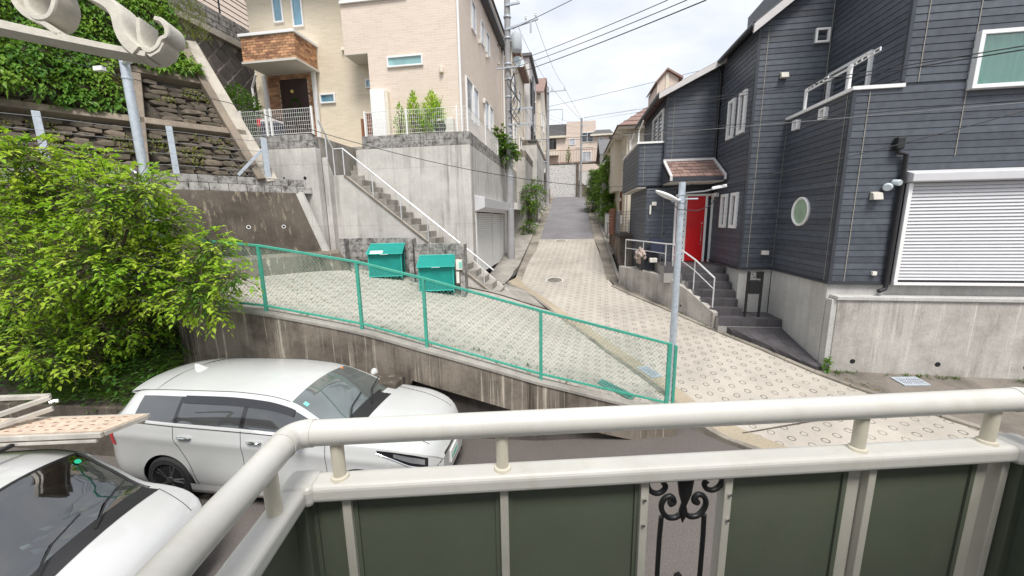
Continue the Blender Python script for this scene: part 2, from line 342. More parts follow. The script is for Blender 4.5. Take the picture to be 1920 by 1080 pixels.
K['glass_blue']=glass('blue frosted glass',(.12,.27,.36),.12); K['glass_dark']=glass('dark window glass',(.02,.026,.03)); K['glass_aqua']=glass('aqua frosted glass',(.25,.46,.47),.2)
K['glass_sky']=glass('sky-coloured glass',(.35,.37,.40),.03); K['glass_green']=glass('green frosted glass',(.32,.43,.31),.15); K['carglass']=glass('car glass',(.006,.008,.009),.015,1.,.2); K['_w']=glass('windscreen',(.012,.02,.019),.015,1.,.2)  # glass_sky: pale grey base colour stands in for the reflected sky
def mirrorglass(name,c,f):
    m=glass(name,c,.015,1.,.2); b=[n for n in m.node_tree.nodes if n.type=='BSDF_PRINCIPLED'][0]; b.inputs['Metallic'].default_value=f; return m
K['windscreen']=mirrorglass('windscreen',(.2,.225,.225),.5); K['carglass']=mirrorglass('tinted car glass',(.1,.105,.11),.5)
K['clear']=clearglass('clear pane'); K['screen']=clearglass('clear windscreen',(.5,.6,.58),1.7,.16)
K['curtain']=simple('teal curtain',(.42,.68,.6),.9,var=.1)
K['carwhite']=simple('pearl white car paint',(.55,.56,.56),.22,var=.012,scale=1,coat=1.); K['vanwhite']=simple('white kei car paint',(.52,.525,.53),.25,var=.02,scale=1,coat=.9)
K['chrome']=simple('chrome',(.75,.76,.78),.12,1.,var=.03); K['carblack']=simple('gloss black',(.012,.012,.014),.15,coat=.8); K['gunmetal']=simple('wheel metal',(.2,.2,.21),.25,.8,var=.1); K['alloy']=simple('machined alloy',(.5,.5,.52),.3,.25,var=.05)
K['lamp']=simple('lamp chrome',(.55,.57,.6),.08,.7,var=.2,coat=1.); K['amber']=simple('amber',(.7,.2,.02),.3)
K['stone']=simple('dark facing stone',(.095,.075,.056),.9,var=.4,scale=5,rnd=.4,bump=.9,bscale=18,dirt=(.05,.07,.02),dirt_amt=.5); K['earth']=simple('earth',(.055,.045,.035),.95,var=.4,scale=4,bump=.9,bscale=25)
K['hexblock']=simple('retaining block',(.135,.12,.11),.9,var=.25,scale=4,rnd=.25,bump=.5,dirt=(.06,.055,.05),dirt_amt=.5); K['joint']=simple('pale joint mortar',(.36,.33,.29),.9,var=.2)
K['beam']=concrete('crib beam concrete',(.29,.24,.19),(.12,.1,.08),.5,.6)
K['beam_light']=concrete('coping and sunlit strip concrete',(.5,.46,.4),(.2,.18,.15),.4,.4)  # paler concrete for wall coping and the painted sunlit strip
K['bark']=simple('bark',(.10,.075,.055),.9,var=.3,scale=12,bump=.8,bscale=40)
K['leaf']=leafmat('fresh leaf',(.23,.46,.03),(.4,.62,.05),(.6,.72,.08),.5); K['leaf_dark']=leafmat('dark and inner-shade leaf',(.035,.11,.018),(.08,.19,.03),None,.3)
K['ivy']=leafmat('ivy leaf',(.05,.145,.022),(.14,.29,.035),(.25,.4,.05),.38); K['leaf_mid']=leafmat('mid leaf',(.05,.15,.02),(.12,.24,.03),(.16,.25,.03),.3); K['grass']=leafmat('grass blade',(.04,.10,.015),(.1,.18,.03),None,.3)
K['leaf_yellow']=leafmat('yellow leaf',(.16,.2,.03),(.24,.25,.05),None,.3)
K['pole']=concrete('pole concrete',(.37,.37,.38),(.2,.2,.2),.3,.3,bump=.15)
K['cable']=simple('cable',(.03,.03,.033),.6); K['cable_grey']=simple('grey cable',(.22,.22,.23),.6); K['transf']=simple('transformer grey',(.5,.55,.58),.5,var=.05)
K['bracket']=simple('cast bracket',(.56,.53,.46),.6,.15,var=.12,scale=30,bump=.3,bscale=160)
K['plywood']=simple('weathered board',(.5,.41,.33),.8,var=.25,scale=20,dirt=(.55,.25,.12),dirt_amt=.5,bump=.4); K['oldalu']=simple('old aluminium',(.55,.52,.47),.5,.3,var=.2,dirt=(.35,.28,.2))
K['speckle']=None
K['ac']=simple('AC casing',(.72,.70,.64),.5,var=.04); K['blue']=simple('blue plate',(.02,.07,.25),.5); K['navy']=simple('navy fabric',(.012,.018,.045),.8); K['cloth']=simple('floral cloth',(.36,.29,.26),.9,var=.9,scale=26)
K['terracotta']=simple('terracotta',(.2,.07,.04),.8); K['sticker']=simple('sticker',(.2,.6,.5),.4); K['stickerg']=simple('green sticker',(.02,.5,.28),.4); K['paper']=simple('paper',(.75,.72,.66),.8); K['papery']=simple('yellow paper',(.7,.55,.15),.7)
def speckle():
    m,t,b=newmat('speckled white render'); g=G(t); p=g.pos()
    f=g.ramp(g.noise(p,7,6,.75),.52,.6); g.l(g.mix(f,(.62,.61,.60),(.30,.29,.28)),b.inputs['Base Color']); b.inputs['Roughness'].default_value=.9; g.bump(g.noise(p,20,4),b,.4,.02); return m
K['speckle']=speckle()
# ================================================================== ground heights (surveyed spots, thin-plate surface)
_cp=[(-.47,10.9,.95),(1.7,10.9,.87),(3.4,11,.84),(4.4,9.65,.6),(5.15,8.35,.42),(6.5,6.9,.22),(8.5,7.6,.3),(11,6.5,.2),(1.0,8.9,.58),(1.85,6.8,.28),(3.2,6.1,.05),(2.4,6.35,.06),(3.3,8.0,.38),(5,5,.03),(8,4.6,.03),(4.6,4.4,.02),(11,4,.03),
 (-2.1,10.8,1.5),(1.63,6.57,.33),(.5,6.2,.68),(-.5,5.95,1.0),(-1.5,5.85,1.28),(-2.38,5.85,1.52),(-3.55,5.95,1.78),(-5.37,5.95,2.06),(-7,6.3,2.22),(-9.3,6,2.35),(-3.46,9.7,1.85),(-5.1,9.8,2.15),(-6.8,9.5,2.38),(-8.5,8.6,2.45),(-11,7.5,2.5),(-5,8,2.02),(-2,8,1.5)]
for yy in (14,16,18,21,25,30,35,40):
    for xx in (-3,-.3,1.8): _cp.append((xx,yy,2+.185*(yy-18)))
_cp+=[(-2.6,12.5,1.45),(0,12.5,1.05),(2.2,12.6,1.05),(5,14,1.3)]
_P=np.array(_cp); _n=len(_P)
def _U(r2): return np.where(r2>1e-12,r2*np.log(np.maximum(r2,1e-12)),0.)
_A=np.zeros((_n+3,_n+3)); _A[:_n,:_n]=_U(((_P[:,None,:2]-_P[None,:,:2])**2).sum(-1))+np.eye(_n)*.15
_A[:_n,_n]=1; _A[:_n,_n+1:]=_P[:,:2]; _A[_n,:_n]=1; _A[_n+1:,:_n]=_P[:,:2].T
_W=np.linalg.solve(_A,np.r_[_P[:,2],0,0,0])
def zf(x,y):
    if y>15.5: return 2+.185*(y-18)
    q=float(_U(((_P[:,:2]-np.array([x,y]))**2).sum(-1))@_W[:_n]+_W[_n]+_W[_n+1]*x+_W[_n+2]*y)
    if y>13.5: t=(y-13.5)/2; return q*(1-t)+(2+.185*(y-18))*t
    return q
def polyline(pts,n):
    pts=[Vector((*p,0)) if len(p)==2 else Vector(p) for p in pts]; L=[0]
    for a,b in zip(pts,pts[1:]): L.append(L[-1]+(b-a).length)
    o=[]
    for i in range(n+1):
        t=L[-1]*i/n
        for k in range(len(L)-1):
            if t<=L[k+1]+1e-9: break
        o.append(pts[k].lerp(pts[k+1],(t-L[k])/max(1e-9,L[k+1]-L[k])))
    return o
def sheet(name,A,B,mat,dz=0,nu=40,nv=12,skirt=0,parent=None):
    "surface laid on the ground between two lines A and B (matching stations)"
    rows=[]
    def dens(pts):
        o=[]; per=max(1,nu//(len(pts)-1))
        for a,b in zip(pts,pts[1:]):
            for i in range(per): o.append((lerp(a[0],b[0],i/per),lerp(a[1],b[1],i/per)))
        return o+[tuple(pts[-1])]
    a=dens(A); b=dens(B)
    for p,q in zip(a,b):
        rows.append([(lerp(p[0],q[0],j/nv),lerp(p[1],q[1],j/nv),zf(lerp(p[0],q[0],j/nv),lerp(p[1],q[1],j/nv))+dz) for j in range(nv+1)])
    if skirt: rows=[[(r[0][0],r[0][1],r[0][2]-skirt)]+r+[(r[-1][0],r[-1][1],r[-1][2]-skirt)] for r in rows]
    return MB().grid(rows).build(name,mat,parent,smooth=True if skirt else 2)
# the ground everything stands on
rows=[]
xs=[-400,-150,-60,-30,-20,-15,-12,-9,-6,-3.3,-2.6,0,1.5,3,6,9,14,25,60,150,400]; ys=[-400,-100,-30,-10,0,4,6,9,11,13,16,20,26,32,38,44,55,80,150,400]
for y in ys:
    r=[]
    for x in xs:
        if y<=6: z=-.25
        else: z=min(2+.185*(y-18),8.5 if x>-3 else 14)-.6 if y>13 else -.3
        if x<-13 and y>4: z=max(z,min(16,1+(-x-13)*1.2+(y-4)*.25))-.4
        r.append((x,y,z))
    rows.append(r)
struct(MB().grid(rows).build('ground',K['earth'],smooth=2))
# parking lot asphalt
def lotz(x,y): return 0.0
struct(MB().grid([[(x,y,0) for x in np.linspace(-16,14,31)] for y in np.linspace(-14,6.75,22)]).build('parking_lot',K['asphalt']))
# ring-grooved main lane
Lm=[(-1.75,21.2),(-1.9,18),(-2.1,15),(-1.55,13.3),(-.35,11.1),(.95,8.9),(2.15,6.95),(2.75,6.35),(3.4,5.9),(4.3,4.9),(5.2,3.6)]
Rm=[(1.2,21.2),(1.32,18),(1.35,15),(1.6,13.7),(3.05,11.3),(4.25,9.7),(5.0,8.45),(5.7,7.65),(6.4,6.9),(8.2,5.4),(10.5,3.6)]
road=struct(sheet('ring_paved_road',Lm,Rm,K['ring'],.012,60,18,.35))
# ring-grooved side lane climbing to the left behind the green fence
Nb=[(1.9,6.5),(1.3,6.42),(.5,6.2),(-.5,5.95),(-2.4,5.85),(-4.6,5.92),(-7,6.0),(-9.4,5.6)]
Fb=[(2.0,6.72),(1.35,7.8),(.45,9.3),(-.6,11.02),(-2.6,11.1),(-6.9,10.9),(-8.9,9.9),(-11.2,7.6)]
side=struct(sheet('ring_paved_side_lane',Nb,Fb,K['ring'],.016,63,16))
# strips along the crease: drain channel, aggregate band
D0=[(-2.55,14.4),(-1.75,12.9),(-.6,11.02),(.45,9.3),(1.35,7.8),(2.0,6.72),(2.55,6.2),(3.2,5.75)]
D1=[(-2.43,14.45),(-1.63,12.98),(-.49,11.07),(.56,9.35),(1.47,7.86),(2.12,6.79),(2.65,6.27),(3.28,5.82)]
D2=[(-2.1,15),(-1.4,13.15),(-.2,11.2),(.87,9.5),(1.8,8.02),(2.48,6.98),(2.95,6.5),(3.5,6.02)]
struct(sheet('drain_channel',D0,D1,K['gutter'],.03,56,2,.3)); struct(sheet('aggregate_strip',D1,D2,K['gravel'],.024,56,4,.3))
# asphalt of the upper street with flat concrete gutters, kerbs and sidewalks
Ya=[21.2,24,28,32,36,38.6]
struct(sheet('asphalt_street',[(-1.75,y) for y in Ya],[(1.2,y) for y in Ya],K['street'],.01,30,6))
Yg=[14.6,17,19,21.2,24,28,32,36,38.6]
struct(sheet('gutter_left',[(-2.2,y) for y in Yg],[(-1.74+(-.16 if y<19 else 0),y) for y in Yg],K['gutter'],.02,48,3))
struct(sheet('gutter_right',[(1.21+(.12 if y<20 else 0),y) for y in Yg],[(1.72,y) for y in Yg],K['gutter'],.02,48,3))
def kerb(name,pts,w,h,mat):
    "kerb with a real step, in 0.6 m stones"
    m=MB(); rows=[]
    pl=polyline(pts,max(4,int(sum((Vector((*b,0))-Vector((*a,0))).length for a,b in zip(pts,pts[1:]))/.6)))
    par=None; first=None
    for i,(a,b) in enumerate(zip(pl,pl[1:])):
        d=(b-a).normalized(); nrm=Vector((-d.y,d.x,0))*w/2; g=d*.006
        z0=zf(a.x,a.y); z1=zf(b.x,b.y); a2=a+g; b2=b-g
        mm=MB().hexa([a2-nrm+Vector((0,0,z0-.15)),b2-nrm+Vector((0,0,z1-.15)),b2+nrm+Vector((0,0,z1-.15)),a2+nrm+Vector((0,0,z0-.15))],
                     [a2-nrm+Vector((0,0,z0+h)),b2-nrm+Vector((0,0,z1+h)),b2+nrm+Vector((0,0,z1+h)),a2+nrm+Vector((0,0,z0+h))])
        if par is None:
            par=mm.build(name,mat,None,bevel=.012); struct(par)
        else: mm.build('kerb_stone',mat,par,bevel=.012)
    return par
kerb('kerb_left',[(-2.6,14.5),(-2.32,16),(-2.28,21),(-2.28,38.5)],.14,.10,K['kerb'])
kerb('kerb_right',[(1.5,14.0),(3.25,11.05),(4.45,9.45),(5.2,8.2),(6.65,6.75),(9.5,4.3)],.13,.05,K['gutter'])
kerb('kerb_upper_right',[(1.78,14.5),(1.78,38.5)],.12,.10,K['kerb'])
Yw=[12.2,15,18,21,25,30,35,38.6]
struct(sheet('sidewalk_left',[(-3.3,y) for y in Yw],[(-2.35 if y>14.4 else -2.7,y) for y in Yw],K['kerb'],.085,35,4))
struct(sheet('sidewalk_foot',[(-3.2,10.6),(-3.2,12.2),(-2.9,14.2)],[(-.75,11.05),(-1.7,12.8),(-2.62,14.35)],K['kerb'],.05,12,6))
struct(sheet('sidewalk_right',[(1.35,15),(1.62,13.9),(3.05,11.3),(4.25,9.7),(5.0,8.45),(6.4,6.9),(9.4,4.2),(12,2)],[(2.3,15),(2.5,14),(3.45,11.5),(4.3,9.95),(5.22,8.55),(8,8.75),(13,8.75),(16,8.75)],K['pave_dark'],.02,56,8))
struct(sheet('verge_right',[(1.83,y) for y in Yw[2:]],[(2.9,y) for y in Yw[2:]],K['kerb'],.06,36,4))
# thin control joints cut across the paving
for i,(a,b) in enumerate([((2.9,6.4),(6.0,7.3)),((4.1,4.9),(6.2,6.5))]):
    pl=polyline([a,b],14); m=MB()
    for p,q in zip(pl,pl[1:]):
        n_=(q-p).normalized(); n_=Vector((-n_.y,n_.x,0))*.012
        m.quad(*(v+Vector((0,0,zf(v.x,v.y)+.028)) for v in (p-n_,q-n_,q+n_,p+n_)))
    struct(m.build('paving_joint',K['conc_low'],road))
# manhole covers on the lane and white marks
def manhole(x,y,r,label):
    z=zf(x,y); sl=(zf(x,y+.3)-zf(x,y-.3))/.6
    t=thing('manhole_cover',label,'manhole cover',(x,y,z),0,'manhole covers in the lane')
    m=MB().lathe([(r,.0),(r,.02),(r-.02,.024)],(0,0,.008),(0,-sl,1),28); m.build('lid',K['gutter'],t,local=True)
    m=MB(); 
    for rr in (r+.03,):
        pr=[]; 
        for k in range(29):
            a=2*math.pi*k/28; pr.append([(rr*math.cos(a),rr*math.sin(a),rr*math.sin(a)*sl+.028),((rr-.035)*math.cos(a),(rr-.035)*math.sin(a),(rr-.035)*math.sin(a)*sl+.028)])
        m.grid(pr)
    m.build('rim',K['white'],t,local=True)
p=at(1040,526,pl=(0,-.185,1,2-.185*18)); manhole(p.x,p.y,.3,'round manhole cover with whitish rim in the middle of the ring-patterned lane')
p=at(1052,452,pl=(0,-.185,1,2-.185*18)); manhole(p.x,p.y,.3,'far manhole cover just below the start of the dark asphalt')
# gratings
def grate(name,px,py,L,Wd,rz,label,n=9,mat='galv'):
    x,y=at(px,py,z=.4)[:2]
    for _ in range(12):
        q=at(px,py,z=zf(x,y)); x,y=q.x,q.y
    z=zf(x,y); e=.2; gx=(zf(x+e,y)-zf(x-e,y))/(2*e); gy=(zf(x,y+e)-zf(x,y-e))/(2*e)
    t=thing(name,label,'drain grate',(x,y,z+.03)); c,s=math.cos(rz),math.sin(rz)
    def T(a,b,h): X=a*c-b*s; Y=a*s+b*c; return (X,Y,gx*X+gy*Y+h)
    m=MB().hexa([T(-L/2+.01,-Wd/2+.01,-.008),T(L/2-.01,-Wd/2+.01,-.008),T(L/2-.01,Wd/2-.01,-.008),T(-L/2+.01,Wd/2-.01,-.008)],[T(-L/2+.01,-Wd/2+.01,-.002),T(L/2-.01,-Wd/2+.01,-.002),T(L/2-.01,Wd/2-.01,-.002),T(-L/2+.01,Wd/2-.01,-.002)]); m.build('pit',K['dark'],t,local=True)
    m=MB(); w=.035
    for a0,a1,b0,b1 in ((-L/2,L/2,-Wd/2,-Wd/2+w),(-L/2,L/2,Wd/2-w,Wd/2),(-L/2,-L/2+w,-Wd/2+w,Wd/2-w),(L/2-w,L/2,-Wd/2+w,Wd/2-w)):
        m.hexa([T(a0,b0,-.004),T(a1,b0,-.004),T(a1,b1,-.004),T(a0,b1,-.004)],[T(a0,b0,.016),T(a1,b0,.016),T(a1,b1,.016),T(a0,b1,.016)])
    m.build('frame',K[mat],t,local=True)
    def bar(a0,a1,b0,b1,nm):
        MB().hexa([T(a0,b0,.0),T(a1,b0,.0),T(a1,b1,.0),T(a0,b1,.0)],[T(a0,b0,.012),T(a1,b0,.012),T(a1,b1,.012),T(a0,b1,.012)]).build(nm,K[mat],t,local=True)
    for k in range(n):
        a=-L/2+w+(k+.5)*(L-2*w)/n; bar(a-.012,a+.012,-Wd/2+w,Wd/2-w,'bar')
    for k in range(3):
        b=-Wd/2+w+(k+.5)*(Wd-2*w)/3; MB().hexa([T(-L/2+w,b-.008,.0),T(L/2-w,b-.008,.0),T(L/2-w,b+.008,.0),T(-L/2+w,b+.008,.0)],[T(-L/2+w,b-.008,.014),T(L/2-w,b-.008,.014),T(L/2-w,b+.008,.014),T(-L/2+w,b+.008,.014)]).build('cross_bar',K[mat],t,local=True)
K['dullgreen']=simple('green grate',(.12,.3,.26),.5,.2)
grate('drain_grate',1155,733,.62,.26,R(-22),'green steel drain grate inside the fence beside its last bay',12,'dullgreen')
grate('drain_grate',1217,700,.45,.3,R(-55),'grey steel drain grate on the channel behind the fence end post',8)
grate('drain_grate',1706,718,.5,.3,R(8),'blue-grey drain grate in the brown sidewalk below the wide shutter',9)
# ================================================================== retaining wall of the parking lot under the green fence
RW=[(1.78,6.42),(.55,6.08),(-.5,5.84),(-2.4,5.74),(-3.6,5.8),(-5.4,5.8),(-7.05,5.75)]
rw=thing('retaining_wall','long streaked concrete retaining wall below the green mesh fence','wall',(-2.5,5.8,0))
def seglen(pts): return sum((Vector((*b,0))-Vector((*a,0))).length for a,b in zip(pts,pts[1:]))
pl=polyline(RW,48); rowsF=[];
def low(x): return interp(x,[-7.2,-3.3,-2.9,-2.72,-.59,1.0,1.8],[-.1,-.1,-.1,1.12,.52,.0,-.1])
m=MB(); cs=[]
for i,p in enumerate(pl):
    d=(pl[min(i+1,48)]-pl[max(i-1,0)]).normalized(); nn=Vector((d.y,-d.x,0)); nn=nn if nn.y<0 else -nn
    zt=zf(p.x,p.y+.15)+.1; f=p+nn*.12; b=p-nn*.13
    cs.append([(f.x,f.y,min(low(p.x),zt-.08)),(f.x,f.y,zt),(b.x,b.y,zt),(b.x,b.y,min(low(p.x),zt-.08)),(f.x,f.y,min(low(p.x),zt-.08))])
m.grid(cs); m.f.append((0,1,2,3)); e=len(m.v)-5; m.f.append((e,e+1,e+2,e+3)); m.build('wall_face',K['conc_stain'],rw,bevel=.012)
m=MB(); cs=[]
for i,p in enumerate(pl):
    if p.x>1.2: continue
    cs.append([(p.x,p.y+.02,-.2),(p.x,p.y+.02,max(.0,low(p.x))+.02),(p.x,p.y+.11,max(.0,low(p.x))+.02)])
m.grid(cs); m.build('base',K['conc_low'],rw)
# coping strip on top where the fence stands
m=MB(); cs=[]
for i,p in enumerate(pl):
    d=(pl[min(i+1,48)]-pl[max(i-1,0)]).normalized(); nn=Vector((d.y,-d.x,0)); nn=nn if nn.y<0 else -nn
    zt=zf(p.x,p.y+.15)+.104; f=p+nn*.14; b=p-nn*.1
    cs.append([(f.x,f.y,zt-.03),(f.x,f.y,zt+.02),(b.x,b.y,zt+.02),(b.x,b.y,zt-.03)])
m.grid(cs).build('coping',K['kerb'],rw,bevel=.006)
MB().box(-3.62,-2.74,5.3,5.66,.85,1.17).build('ledge_block',K['conc_dirty'],rw,bevel=.03)
MB().box(-3.55,-2.8,5.36,5.66,-.1,.85).build('ledge_foot',K['conc_low'],rw)
# ================================================================== green chain-link fence
fence=thing('mesh_fence','green steel chain-link fence stepping down along the retaining wall top','fence',(-2.5,5.8,1.5))
FX=[1.66,-.47,-2.36,-3.53,-5.34,-7.0,-8.9]
def onRW(x):
    for a,b in zip(RW,RW[1:]):
        if b[0]<=x<=a[0]: t=(x-a[0])/(b[0]-a[0]); return lerp(a[1],b[1],t)
    return RW[-1][1]-(RW[-1][0]-x)*-.02
foot=[Vector((x,onRW(x),zf(x,onRW(x)+.15)+.12)) for x in FX]; foot[0].y=6.45; FH=1.16
for i,p in enumerate(foot):
    w=.05 if i else .065
    MB().box(p.x-w/2,p.x+w/2,p.y-w/2,p.y+w/2,p.z-.05,p.z+FH+.02).build('post',K['green'],fence,bevel=.006)
p=foot[0]; MB().box(p.x+.075,p.x+.12,p.y-.03,p.y+.03,p.z-.02,p.z+FH-.02).build('end_stile',K['green'],fence,bevel=.004)
for k in range(9): MB().box(p.x+.058,p.x+.074,p.y-.012,p.y+.012,p.z+.1+k*.12,p.z+.13+k*.12).build('stile_clip',K['alum'],fence)
for a,b in zip(foot,foot[1:]):
    u_=Vector((0,0,1))
    MB().beam(a+u_*FH,b+u_*FH,.042,.042).build('top_rail',K['green'],fence,bevel=.006)
    MB().beam(a+u_*.10,b+u_*.10,.03,.036).build('bottom_rail',K['green'],fence,bevel=.005)
    # woven mesh of this bay
    m=MB(); Lb=math.hypot(b.x-a.x,b.y-a.y); H0,H1=.11,FH-.02; sp=.072; tanb=1.05
    def pt(s,h): t=s/Lb; q=a.lerp(b,t); return Vector((q.x,q.y,q.z+h))
    for sg in (1,-1):
        s=-(H1-H0)/tanb
        while s<Lb:
            pts=[]
            s0,h0=s,(H0 if sg>0 else H1); s1,h1=s+(H1-H0)/tanb,(H1 if sg>0 else H0)
            if s0<0: h0=h0+(h1-h0)*(0-s0)/(s1-s0); s0=0
            if s1>Lb: h1=h0+(h1-h0)*(Lb-s0)/(s1-s0); s1=Lb
            if s1-s0>.01:
                n_=Vector((0,-.003*sg,0)); m.tube([pt(s0,h0)+n_,pt(s1,h1)+n_],.0024,3,False)
            s+=sp
    tag(m.build('wire_mesh',K['meshgreen'],fence,fix=False),kind='stuff')
# ================================================================== dark wall, block courses and stone slope on the left
AZ=R(38); DD=Vector((math.sin(AZ),math.cos(AZ),0)); NNm=Vector((DD.y,-DD.x,0)); E0=Vector((-7.55,10.45,0)); INC=R(58)
UPS=-NNm*math.cos(INC)+Vector((0,0,math.sin(INC)))
def WP(s,off,z): q=E0-DD*s+NNm*off; return Vector((q.x,q.y,z))
dw=thing('dark_retaining_wall','dark moss-stained concrete retaining wall with round drain holes across the side lane','wall',tuple(WP(3,0,2.3)))
m=MB().hexa([WP(-.25,.6,2.2),WP(9,.6,2.2),WP(9,-.5,2.2),WP(-.25,-.5,2.2)],[WP(.35,.02,4.55),WP(9,.02,4.55),WP(9,-.5,4.55),WP(.35,-.5,4.55)]); m.build('wall_face',K['conc_dirty'],dw,bevel=.02)
MB().hexa([WP(-.52,1.25,2.1),WP(9,1.25,2.1),WP(9,.3,2.1),WP(-1.0,.3,2.1)],[WP(-.2,1.15,2.86),WP(9,1.15,2.86),WP(9,.3,2.9),WP(-.45,.3,2.9)]).build('kerb_ledge',K['conc_stain'],dw,bevel=.02)
MB().beam(WP(-.22,.57,2.3),WP(.36,.02,4.56),.16,.16).build('end_pilaster',K['conc'],dw,bevel=.01)
for px,py in ((466,426),(532,425)):
    q=at(px,py,pl=(NNm.x,NNm.y,.247,NNm.dot(WP(0,.6,0))+.247*2.2)); ax=Vector((NNm.x,NNm.y,.25)).normalized()
    MB().lathe([(.05,-.05),(.05,.012),(.036,.012),(.036,-.02)],q,ax,18).build('drain_pipe',K['white'],dw,smooth=True); MB().lathe([(.036,0),(.036,.004)],q+ax*.0,ax,14).build('drain_hole',K['dark'],dw)
# courses of concrete block on its top
bw=thing('block_course','two courses of weathered concrete block on top of the dark retaining wall','wall',tuple(WP(3,-.1,4.55)))
bl=[]
for c in range(2):
    for k in range(17):
        s=.0+k*.4+(.0 if c==0 else .2); 
        if s>6.6: continue
        z0=4.555+c*.195; m=MB().hexa([WP(s+.006,-.05,z0),WP(s+.394,-.05,z0),WP(s+.394,-.2,z0),WP(s+.006,-.2,z0)],[WP(s+.006,-.05,z0+.189),WP(s+.394,-.05,z0+.189),WP(s+.394,-.2,z0+.189),WP(s+.006,-.2,z0+.189)])
        m.build('block',K['block'] if c else K['block_white'],bw,bevel=.006)
# slope plane
def SP(s,h,o=0):
    nn=DD.cross(UPS); nn=nn if nn.dot(NNm)>0 else -nn
    q=WP(s,-.22,4.93)+UPS*h+nn*o; return q
SNN=DD.cross(UPS); SNN=SNN if SNN.dot(NNm)>0 else -SNN
hill=thing('stone_slope','steep slope of dark facing stones framed by concrete crib beams','slope',tuple(SP(3.5,0)))
MB().hexa([SP(1.0,-.3,-.5),SP(12,-.3,-.5),SP(12,9,-.5),SP(3.1,9,-.5)],[SP(1.0,-.3,-.1),SP(12,-.3,-.1),SP(12,9,-.1),SP(3.1,9,-.1)]).build('backing',K['earth'],hill)
sm=[]
for k in range(9):
    bm=bmesh.new(); bmesh.ops.create_icosphere(bm,subdivisions=1,radius=1)
    rr=random.Random(k)
    for v in bm.verts:
        l=max(abs(v.co.x)**7+abs(v.co.y)**7+abs(v.co.z)**7,1e-6)**(1/7); v.co/=l
        v.co=Vector((v.co.x*rr.uniform(.84,1.05),v.co.y*rr.uniform(.84,1.05),v.co.z*rr.uniform(.6,1.1)))
    me=bpy.data.meshes.new('stone'); bm.to_mesh(me); bm.free(); me.materials.append(K['stone']); sm.append(me)
rnd=random.Random(3); ns=0; h=.12; cells=[]
while h<3.4:
    rh=rnd.uniform(.13,.2); s=band=1.15+h*.25; s+=rnd.uniform(.1,.3)
    while s<6.2:
        w=rnd.uniform(.22,.5)
        if not (abs(h-1.45)<.17 or abs(h-3.1)<.17 or abs(s-3.5)<.2): cells.append((s,h,w,rh))
        s+=w
    h+=rh
cells.sort(key=lambda c:c[0]); 
for s,h,w,rh in cells[:300]:
    o=link('stone',sm[rnd.randrange(9)],hill); q=SP(s,h,-.05+rnd.uniform(-.03,.03))
    M3=Matrix((( -DD.x,UPS.x,SNN.x),(-DD.y,UPS.y,SNN.y),(-DD.z,UPS.z,SNN.z))).to_4x4()
    o.matrix_basis=Matrix.Translation(q)@M3@Matrix.Rotation(rnd.uniform(-.12,.12),4,'Z')@Matrix.Diagonal((w*.5,rh*.5,.075,1))
def crib(s0,h0,s1,h1,w,name='crib_beam',mat='beam',t=.13):
    a=SP(s0,h0,.0); b=SP(s1,h1,.0); MB().beam(a,b,w,t*2,up=SNN).build(name,K[mat],hill,bevel=.015)
crib(1.3,1.45,7,1.52,.19); crib(1.9,3.1,7,3.15,.19); crib(3.55,.0,3.38,3.0,.2); crib(5.9,.0,5.7,3.0,.2)
MB().beam(SP(1.25,-.15,.05),SP(2.35,4.6,.05),.2,.3,up=SNN).build('edge_beam',K['beam'],hill,bevel=.02)
MB().beam(SP(.98,-.15,.0),SP(2.1,4.6,.0),.3,.26,up=SNN).build('sunlit_edge_strip',K['beam_light'],hill,bevel=.02)  # sunlit right face of the edge beam, painted as paler concrete
# wire guard fence on the block courses
wf=thing('wire_fence','low wire guard fence with flat galvanised posts in front of the stone slope','fence',tuple(WP(3,-.12,4.95)))
for px,yb,yt in ((325,325,249),(80,295,221)):
    q=at(px+6,yb,pl=(NNm.x,NNm.y,0,NNm.dot(WP(0,-.12,0)))); MB().beam(Vector((q.x,q.y,4.9)),Vector((q.x,q.y,6.02)),.12,.05,up=NNm).build('post',K['galv'],wf,bevel=.004)
q=at(503,335,pl=(NNm.x,NNm.y,0,NNm.dot(WP(0,-.12,0)))); MB().beam(Vector((q.x,q.y,4.9)),Vector((q.x,q.y,6.0)),.14,.06,up=NNm).build('end_post',K['galv'],wf,bevel=.004)
MB().beam(Vector((q.x,q.y,5.75)),WP(1.75,-.12,4.98),.07,.05,up=NNm).build('brace',K['galv'],wf,bevel=.004)
for z in (5.12,5.38,5.64,5.9):
    pts=[WP(lerp(1.05,8,k/24),-.1,z-.012*math.sin(k*math.pi/4)) for k in range(25)]; MB().tube(pts,.007,5).build('wire',K['cable_grey'],wf)
m=MB()
for k in range(9):
    a=WP(1.05+k*.1,-.12,4.97); m.tube([a,a+Vector((0,0,min(.75,.85-k*.09)))-DD*(min(.75,.85-k*.09))*.8],.003,3,False); m.tube([WP(1.95-k*.1,-.12,4.97),WP(1.95-k*.1,-.12,4.97)+Vector((0,0,.1+k*.07))+DD*(.08+k*.056)],.003,3,False)
tag(m.build('wire_mesh',K['cable_grey'],wf,fix=False),kind='stuff')
